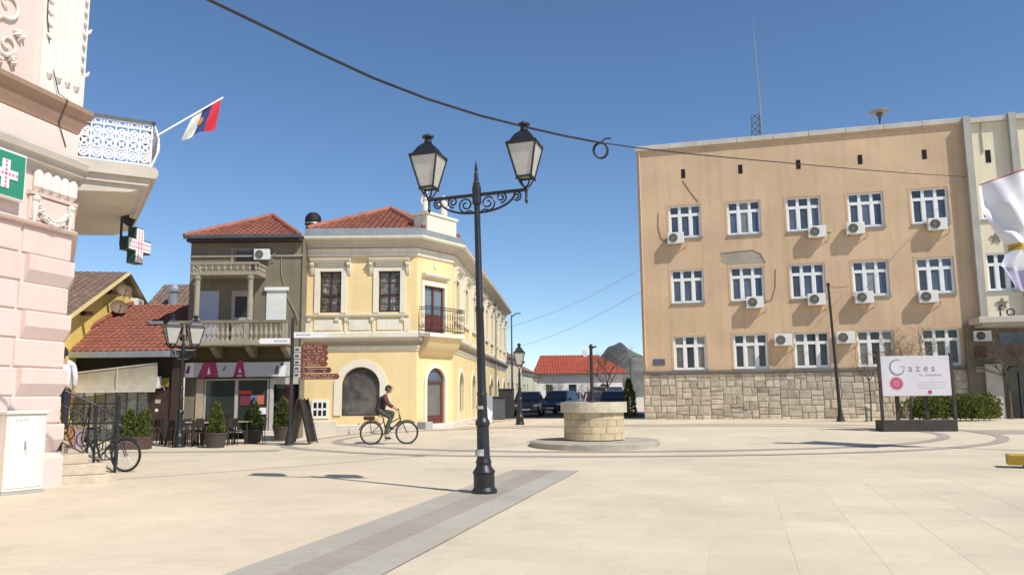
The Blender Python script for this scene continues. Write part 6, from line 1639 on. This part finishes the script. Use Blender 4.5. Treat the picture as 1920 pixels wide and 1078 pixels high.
mb = MB(); mb.lathe([(.05, 0), (.07, .05), (.06, .05), (.045, .015), (0, .012)], (0, 0, 0), 12); mb.build('bowl', M_white, aw_)

def stroke_line(par, x, y, z):
    q_ = -.22
    while q_ < .2:
        w__ = random.uniform(.012, .035); m_ = MB(); m_.box(x + q_, x + q_ + w__, y, y + .005, z - .018, z + .018); m_.build('letter_stroke', M_ink, par); q_ += w__ + .012
sp = thing('signpost', 'dark post carrying white and red brown tourist direction signs', 'signpost', (-7.03, 25.2, .06))
mb = MB(); mb.lathe([(.16, 0), (.13, .2), (.06, .5), (.05, 3.95), (.06, 3.97), (0, 4.02)], (0, 0, 0), 12); mb.build('post', M_iron, sp)
M_signink = mat('pale_sign_print', (.42, .33, .29), rough=.6, bump=0, var=.2)
M_redbrown = mat('red_brown_sign', (.185, .055, .03), rough=.6, var=.25, scale=6); M_darkred = mat('dark_red_brown_sign', (.11, .035, .025), rough=.6, var=.2)
mb = MB(); mb.prism([(-1.0, 3.16), (-.06, 3.16), (-.06, 3.33), (-1.0, 3.33), (-1.06, 3.245)], 'y', -.07, -.04); o = mb.build('direction_arm', M_signwhite, sp)
stroke_line(o, -.35, -.074, 3.245)
mb = MB(); mb.prism([(.06, 3.34), (1.08, 3.34), (1.14, 3.43), (1.08, 3.52), (.06, 3.52)], 'y', -.07, -.04); o = mb.build('direction_arm', M_signwhite, sp)
stroke_line(o, .35, -.074, 3.43)
for i in range(5):
    m_ = MB(); m_.cbox(.08, .28, -.07, -.03, 2.08 + i * .2, 2.25 + i * .2, .008); o = m_.build('number_plate', M_signgrey, sp)
    m_ = MB(); m_.box(.12, .24, -.078, -.069, 2.13 + i * .2, 2.20 + i * .2); m_.build('plate_mark', M_darkmetal, o)
for i, (x1, z0, m__) in enumerate(((1.10, 2.96, M_redbrown), (1.12, 2.78, M_redbrown), (1.11, 2.60, M_redbrown), (1.10, 2.42, M_redbrown), (1.22, 2.22, M_darkred), (1.48, 2.02, M_redbrown))):
    m_ = MB(); m_.prism([(.31, z0), (x1, z0), (x1 + .06, z0 + .085), (x1, z0 + .176), (.31, z0 + .176)], 'y', -.06, -.03); o = m_.build('brown_arm', m__, sp)
    for row in range(2):
        x = .38
        while x < x1 - .12:
            w_ = random.uniform(.02, .07)
            if random.random() < .75: m_ = MB(); m_.box(x, x + w_, -.066, -.059, z0 + .035 + row * .07, z0 + .06 + row * .07 + random.uniform(0, .012)); m_.build('letter_stroke', M_signink, o)
            x += w_ + .022
ab = thing('sandwich_board', 'black open sandwich board seen from its side beside the signpost', 'sandwich board', (-6.72, 25.45, .07), R(82))
for sg in (-1, 1):
    mb = MB(); mb.slab([(-.32, sg * .36, .05), (.32, sg * .36, .05), (.32, sg * .03, 1.38), (-.32, sg * .03, 1.38)], .035 * -sg); o = mb.build('panel', mat('black_board', (.018, .018, .02), rough=.5, var=.3, scale=4), ab)
    mb = MB()
    for x in (-.30, .30): mb = MB(); mb.tube([(x, sg * .41, 0), (x, sg * .05, 1.42)], .022, 6); mb.build('leg', M_wood_dark, ab)
sf = thing('white_notice_board', 'small white standing board by the far part of the corner house', 'board', (-1.12, 35.2, .28), R(20))
mb = MB(); mb.cbox(-.22, .22, -.04, .04, .06, 1.25, .01); mb.build('panel', M_white, sf); mb = MB(); mb.box(-.24, .24, -.12, .12, 0, .055); mb.build('foot', M_grey, sf)
bn2 = thing('waste_bin', 'dark waste bin against the far side wall of the corner house', 'bin', (-.75, 38.5, .28))
mb = MB(); mb.cbox(-.35, .35, -.3, .3, .1, 1.1, .03); mb.build('body', M_darkmetal, bn2); mb = MB(); mb.cbox(-.37, .37, -.32, .32, 1.1, 1.2, .03); mb.build('lid', M_paint_black, bn2)
bn3 = thing('waste_bin', 'second taller dark bin nearer the street mouth', 'bin', (-.35, 41.5, .28))
mb = MB(); mb.cbox(-.4, .4, -.35, .35, .1, 1.5, .03); mb.build('body', M_iron, bn3); mb = MB(); mb.cbox(-.42, .42, -.37, .37, 1.5, 1.6, .03); mb.build('lid', M_paint_black, bn3)

# ------------------------------------------------------------------ cars in the back street
M_tyre = mat('tyre_rubber', (.02, .02, .02)); M_alloy = mat('alloy_rim', (.45, .45, .45), rough=.35, metal=.8); M_carglass = mat('car_glass', (.03, .04, .05), rough=.05, var=.1, bump=0, spec=.8)
def car(loc, rz, label, col, h=1.48, L=4.1, W=1.72, name='parked_car', van=False):
    t = thing(name, label, 'car', loc, rz, 'cars parked in the back street')
    mp_ = mat('car_paint_%s' % (str(col)), col, rough=.25, var=.05, bump=0, spec=.7)
    # stations along y: front at -y
    b = MB(); hw = W / 2; belt = .92 if not van else 1.0
    st_ = [(-L / 2, .80, .38, .62), (-L / 2 + .12, .93, .26, .74), (-L / 2 + .5, .99, .24, .80), (-L / 2 + 1.05, 1., .24, belt - .02), (0, 1., .24, belt), (L / 2 - .7, 1., .24, belt + .03), (L / 2 - .15, .97, .26, belt), (L / 2, .88, .36, belt - .12)]
    v = []
    for (y, k, zl, zh) in st_:
        w_ = hw * k; v += [(-w_ * .9, y, zl), (-w_, y, zl + .15), (-w_, y, (zl + zh) / 2 + .05), (-w_ * .95, y, zh), (w_ * .95, y, zh), (w_, y, (zl + zh) / 2 + .05), (w_, y, zl + .15), (w_ * .9, y, zl)]
    n = 8; f = [[i * n + j, i * n + (j + 1) % n, (i + 1) * n + (j + 1) % n, (i + 1) * n + j] for i in range(len(st_) - 1) for j in range(n)]
    f += [list(range(n)), [(len(st_) - 1) * n + j for j in range(n - 1, -1, -1)]]
    b.add(v, f)
    ya, yb, yc, yd = -L / 2 + 1.0, -L / 2 + 1.65, L / 2 - .75, L / 2 - .2
    if van: ya, yb, yc, yd = -L / 2 + .7, -L / 2 + 1.3, L / 2 - .25, L / 2 - .1
    z0, z1 = belt - .02, h
    b.add([(-hw * .93, ya, z0), (hw * .93, ya, z0), (hw * .76, yb, z1 - .04), (-hw * .76, yb, z1 - .04), (-hw * .93, yd, z0), (hw * .93, yd, z0), (hw * .74, yc, z1 - .02), (-hw * .74, yc, z1 - .02), (-hw * .70, (yb + yc) / 2, z1), (hw * .70, (yb + yc) / 2, z1)],
          [(0, 1, 2, 3), (5, 4, 7, 6), (3, 2, 9, 8), (8, 9, 6, 7), (0, 3, 8, 7, 4), (1, 5, 6, 9, 2)])
    b.build('body', mp_, t)
    def P(a, c, u): return tuple(a[i] + (c[i] - a[i]) * u for i in range(3))
    m = MB(); m.add([(-hw * .84, ya + .06, z0 + .05), (hw * .84, ya + .06, z0 + .05), (hw * .70, yb - .05, z1 - .09), (-hw * .70, yb - .05, z1 - .09)], [(0, 1, 2, 3)]); 
    for q in range(4): m.v[q] += Vector((0, -.03, .02))
    m.build('windscreen', M_carglass, t)
    m = MB(); m.add([(-hw * .84, yd + .02, z0 + .06), (hw * .84, yd + .02, z0 + .06), (hw * .70, yc + .04, z1 - .1), (-hw * .70, yc + .04, z1 - .1)], [(0, 1, 2, 3)]); m.build('rear_window', M_carglass, t)
    for s_ in (-1, 1):
        m = MB(); m.add([(s_ * hw * .935, ya + .35, z0 + .06), (s_ * hw * .935, yd - .2, z0 + .06), (s_ * hw * .785, yc - .05, z1 - .12), (s_ * hw * .785, yb + .08, z1 - .12)], [(0, 1, 2, 3)]); m.build('side_window', M_carglass, t)
        m = MB(); m.cbox(s_ * hw - .02, s_ * (hw + .17), ya + .32, ya + .44, z0 + .02, z0 + .16, .02); m.build('mirror', mp_, t)
        m = MB(); m.cbox(s_ * hw * .52, s_ * hw * .88, -L / 2 - .01, -L / 2 + .12, .58, .72, .02); m.build('headlight', mat('headlight_glass', (.6, .6, .58), rough=.1, bump=0, spec=.8), t)
        m = MB(); m.cbox(s_ * hw * .62, s_ * hw * .9, L / 2 - .1, L / 2 + .01, .66, .86, .02); m.build('tail_light', mat('tail_light_red', (.3, .02, .02), rough=.2, bump=0), t)
        for y in (-L / 2 + .78, L / 2 - .78):
            m = MB(); m.tube([(s_ * (hw - .2), y, .31), (s_ * (hw + .005), y, .31)], .31, 18); wl_ = m.build('wheel', M_tyre, t)
            m = MB(); m.tube([(s_ * (hw + .0), y, .31), (s_ * (hw + .012), y, .31)], .19, 14); m.build('rim', M_alloy, wl_)
    m = MB(); m.cbox(-.36, .36, -L / 2 - .02, -L / 2 + .1, .50, .62, .01); m.build('grille', M_iron, t)
    m = MB(); m.box(-.26, .26, -L / 2 - .035, -L / 2 + .02, .36, .47); m.build('number_plate', M_signwhite, t)
    m = MB(); m.cbox(-hw * .86, hw * .86, -L / 2 - .03, -L / 2 + .2, .26, .35, .02); m.build('bumper', M_iron, t)
    return t
gz6 = .286
car((.95, 48.6, gz6), R(-6), 'dark grey hatchback facing the square at the street mouth', (.06, .065, .075))
car((3.1, 53.0, gz6), R(-22), 'dark blue car parked behind the stone well', (.035, .06, .16), 1.55)
car((4.6, 62.0, gz6), R(-10), 'silver car farther back in the side street', (.30, .31, .32))
car((6.35, 50.2, gz6), R(-12), 'blue car half hidden by the well rim near the stone base corner', (.04, .075, .20))
car((8.0, 66.0, gz6), R(15), 'white van far back beside the bare tree', (.62, .62, .62), 1.95, 4.6, 1.85, 'parked_van', True)
car((6.4, 60.5, gz6), R(-10), 'dark red car deep in the side street', (.11, .02, .02))
# ------------------------------------------------------------------ far houses
fh_ = thing('white_house', 'far white house with bright red roof at the end of street', 'house', (2.4, 80, .28))
mb = MB(); mb.wall(-.1, 8.6, -.4, 3.45, [(.9, 1.6, 1.2, 2.3), (3.2, 4.0, 1.2, 2.3), (6.4, 7.2, 1.2, 2.3)], .2); mb.quad((-.1, 0, -.4), (-.1, 7, -.4), (-.1, 7, 3.45), (-.1, 0, 3.45)); mb.quad((8.6, 0, -.4), (8.6, 7, -.4), (8.6, 7, 3.45), (8.6, 0, 3.45)); mb.build('wall', M_whitewall, fh_, fix=False)
for u in (.9, 3.2, 6.4):
    mb = MB(); mb.box(u, u + .74, .1, .14, 1.2, 2.3); mb.build('window', G_dark, fh_)
M_roofred = mat('bright_red_tile', (.38, .085, .05), rough=.8, var=.12, scale=1.5, bump=.1)
rf = MB(); roofplane(rf, Vector((-.4, -.4, 3.4)), Vector((9.3, -.4, 3.4)), [Vector((6.6, 3.4, 5.4)), Vector((.5, 3.4, 5.4))], .3)
mb = MB(); mb.poly([(-.4, -.4, 3.36), (9.3, -.4, 3.36), (6.6, 3.4, 5.34), (.5, 3.4, 5.34)]); mb.poly([(9.3, -.4, 3.36), (9.3, 7.2, 3.36), (6.6, 3.4, 5.34)]); mb.poly([(-.4, 7.2, 3.36), (-.4, -.4, 3.36), (.5, 3.4, 5.34)]); mb.poly([(9.3, 7.2, 3.36), (-.4, 7.2, 3.36), (.5, 3.4, 5.34), (6.6, 3.4, 5.34)])
roof = mb.build('roof', M_roofred, fh_); o = rf.build('roof_tiles', M_roofred, roof, fix=False); o['kind'] = 'stuff'
mb = MB(); mb.box(5, 5.4, 3, 3.4, 5.1, 5.9); mb.build('chimney', M_whitewall, roof)
mb = MB(); mb.box(-.4, 9.3, -.5, -.4, 3.28, 3.40); mb.build('gutter', M_darkmetal, fh_)
# low cream row along the left of the street
M_pale = mat('pale_row_plaster', (.66, .58, .44), rough=.9, var=.08, streak=.15); M_pale2 = mat('pale_green_plaster', (.55, .56, .40), rough=.9, var=.08, streak=.15)
def rowhouse(x0, y0, x1, y1, h, m, label, rm, ov=.3):
    d = Vector((x1 - x0, y1 - y0)); L_ = d.length; t = thing('row_house', label, 'house', (x0, y0, 0), math.atan2(d.y, d.x), 'low houses along the back street')
    wn = [(u, u + .9, 1.0, 2.5) for u in [1.0 + 2.3 * i for i in range(int((L_ - 1.2) / 2.3))]]
    q = MB(); q.wall(0, L_, 0, h, wn, .15); q.quad((0, 0, 0), (0, 6, 0), (0, 6, h), (0, 0, h)); q.add([(0, 0, h), (0, 6, h), (0, 3, h + 1.7)], [(0, 1, 2)]); q.build('wall', m, t, fix=False)
    for w_ in wn:
        q = MB(); q.box(w_[0], w_[1], .1, .14, w_[2], w_[3]); o_ = q.build('window', G_dark, t); q = MB(); q.box(w_[0] + .42, w_[0] + .48, .08, .1, w_[2], w_[3]); q.box(w_[0], w_[1], .07, .1, w_[2] + .95, w_[2] + 1.0); q.build('frame', M_white, o_)
    q = MB(); q.sweep([(0, 0), (L_, 0)], [(-.02, h - .3), (.08, h - .28), (.2, h - .05), (.2, h), (-.02, h)]); q.build('cornice', M_cream, t)
    r_ = MB(); roofplane(r_, Vector((-.1, -ov, h)), Vector((L_, -ov, h)), [Vector((L_, 3, h + 1.8)), Vector((-.1, 3, h + 1.8))], .3); q = MB(); q.slab([(-.1, -ov, h - .01), (L_, -ov, h - .01), (L_, 3, h + 1.76), (-.1, 3, h + 1.76)], .1); q.slab([(L_, 6.3, h - .01), (-.1, 6.3, h - .01), (-.1, 3, h + 1.76), (L_, 3, h + 1.76)], .1)
    ro = q.build('roof', rm, t); o_ = r_.build('roof_tiles', rm, ro, fix=False); o_['kind'] = 'stuff'
    q = MB(); q.box(L_ * .6, L_ * .6 + .5, 2.2, 2.7, h + 1.2, h + 2.3); q.build('chimney', M_grey, ro)
rowhouse(-.55, 59.5, .75, 68, 4.35, M_pale, 'cream low house just past the yellow corner house', M_roof_old)
rowhouse(.8, 68.3, 1.9, 76, 3.6, M_pale2, 'greenish low house next along the back street', M_roof_old)
rowhouse(2.0, 76.3, 2.4, 79.8, 3.3, M_pale, 'smallest pale house before the white house', M_roof_old)
hill_ = MB()
def hillpt(u, v):
    x = -160 + 420 * u; y = 380 + 170 * v
    h = 26 * math.exp(-(abs(x - 60) / 19) ** 1.5) + 13 * math.exp(-((x - 92) / 34) ** 2) + 6 * math.exp(-((x - 10) / 70) ** 2)
    n1 = math.sin(x * .21 + y * .05) * .9 + math.sin(x * .53 + 1 + y * .03) * .6 + math.sin(x * 1.31 + y * .11) * .5
    return (x, y, -3 + (h + n1) * math.sin(math.pi * min(1, v * 1.0)) ** .6)
hill_.sheet(hillpt, 120, 14)
tag(hill_.build('hill', mat('grey_scrub_hill', (.125, .12, .12), rough=.95, var=.4, scale=.12, bump=.0, bscale=1.2, col2=(.12, .125, .10)), fix=False), None, None, None, 'structure')
bare_tree('bare_tree', 'grey bare tree beside the white house roof', (7.3, 62, .2), 5.2, .85, 31, .10, (.05, 0), 5, M_bark, .35)
bare_tree('bare_tree', 'small bare street tree before the white house wall', (3.6, 70, .28), 3.1, .95, 33, .07, (0, 0), 4, M_twig, .3, None, 4)
bare_tree('bare_tree', 'second small bare street tree nearer the stone base', (6.4, 72, .28), 3.1, .95, 35, .07, (0, 0), 4, M_twig, .3, None, 4)
th = thing('thuja', 'narrow yellow green thuja beside the left end of stone base', 'shrub', (6.05, 41.6, .28))
def f(g_):
    z = g_.random() * 1.95; rr = .34 * (1 - (z / 2.0) ** 3) * (.75 + .3 * g_.random()); a = g_.uniform(0, 6.28); return Vector((rr * math.cos(a), rr * math.sin(a), z + .05)), (math.cos(a) * .3, math.sin(a) * .3, 1)
o = leaves(1600, f, .11, .3, 41).build('crown', [leafmat('thuja_gold', (.115, .105, .02), (.08, .08, .02)), LEAF_B], th, fix=False); o['kind'] = 'stuff'
mb = MB(); mb.tube([(0, 0, 0), (0, 0, 1.5)], [.04, .01], 6); mb.build('trunk', M_bark, th)
for (x, y, h, l) in ((8.6, 58, 3.9, 'slim grey pole past the ochre building corner'), (-.05, 47, 6.0, 'dark wall lamp pole just beyond the yellow corner house')):
    t = thing('utility_pole', l, 'pole', (x, y, .28)); mb = MB(); mb.tube([(0, 0, 0), (0, 0, h)], [.06, .04], 8); mb.build('shaft', M_darkmetal, t)
    mb = MB(); mb.tube([(0, 0, h - .1), (.3, 0, h + .1), (.55, 0, h + .1)], .04, 6); mb.build('arm', M_darkmetal, t)
# red and white barrier board by the far corner
br = thing('barrier_board', 'small red and white barrier board at the back of the street', 'barrier', (7.4, 56.5, .28))
for i in range(3):
    mb = MB(); mb.box(-.6, .6, -.02, .02, .5 + i * .2, .69 + i * .2); mb.build('board', M_signwhite if i % 2 else mat('red_paint', (.4, .05, .04), rough=.5, bump=0), br)
for x in (-.5, .5):
    mb = MB(); mb.box(x - .03, x + .03, -.02, .06, 0, .5); mb.build('leg', M_metal, br)

# ------------------------------------------------------------------ overhead cables
cab = [(-6.0, 8.5, 7.6), (-5.2, 9.3, 7.27), (-4.50, 10.00, 7.07), (-4.18, 10.32, 6.99), (-3.56, 10.95, 6.88), (-2.93, 11.58, 6.76), (-2.23, 12.28, 6.65), (-1.44, 13.07, 6.595), (-0.56, 13.96, 6.61), (0.29, 14.81, 6.68), (1.13, 15.65, 6.77), (1.93, 16.46, 6.89), (2.97, 17.50, 7.09), (4.57, 19.10, 7.43), (6.49, 21.03, 7.87), (8.83, 23.39, 8.42), (11.77, 26.33, 9.10), (15.54, 30.12, 10.00), (21.6, 36.2, 11.5)]
ct = thing('overhead_cable', 'thick dark cable sagging over the square with a coil in the middle', 'cable', (0, 0, 0))
mb = MB(); mb.tube(cab[:12], .024, 8); mb.build('bundled_cable', M_paint_black, ct)
mb = MB(); mb.tube(cab[11:], .015, 8); mb.build('single_cable', M_paint_black, ct)
mb = MB(); c = Vector((1.93, 16.46, 6.72))
for q in range(3):
    mb.tube([c + Vector((.15 * math.cos(a) + .012 * q, .02 * q, .17 * math.sin(a))) for a in [2 * math.pi * i / 24 for i in range(24)]], .018, 6, closed=True)
mb.tube([c + Vector((.02, 0, .17)), c + Vector((.12, 0, .26)), c + Vector((.24, .02, .27))], .02, 6); o = mb.build('coil', M_iron, ct)
for (a, b_, l) in (((-.9, 46.0, 5.3), (6.6, 39.75, 7.85), 'upper thin wire between corner house and ochre building'), ((-.4, 54.0, 4.6), (6.6, 39.75, 6.7), 'lower thin wire between corner house and ochre building')):
    t = thing('thin_wire', l, 'wire', (0, 0, 0), 0, 'thin wires over the back street'); A_, B_ = Vector(a), Vector(b_)
    mb = MB(); mb.tube([A_.lerp(B_, i / 12) - Vector((0, 0, .35 * math.sin(math.pi * i / 12))) for i in range(13)], .009, 5); mb.build('strand', M_metal, t)
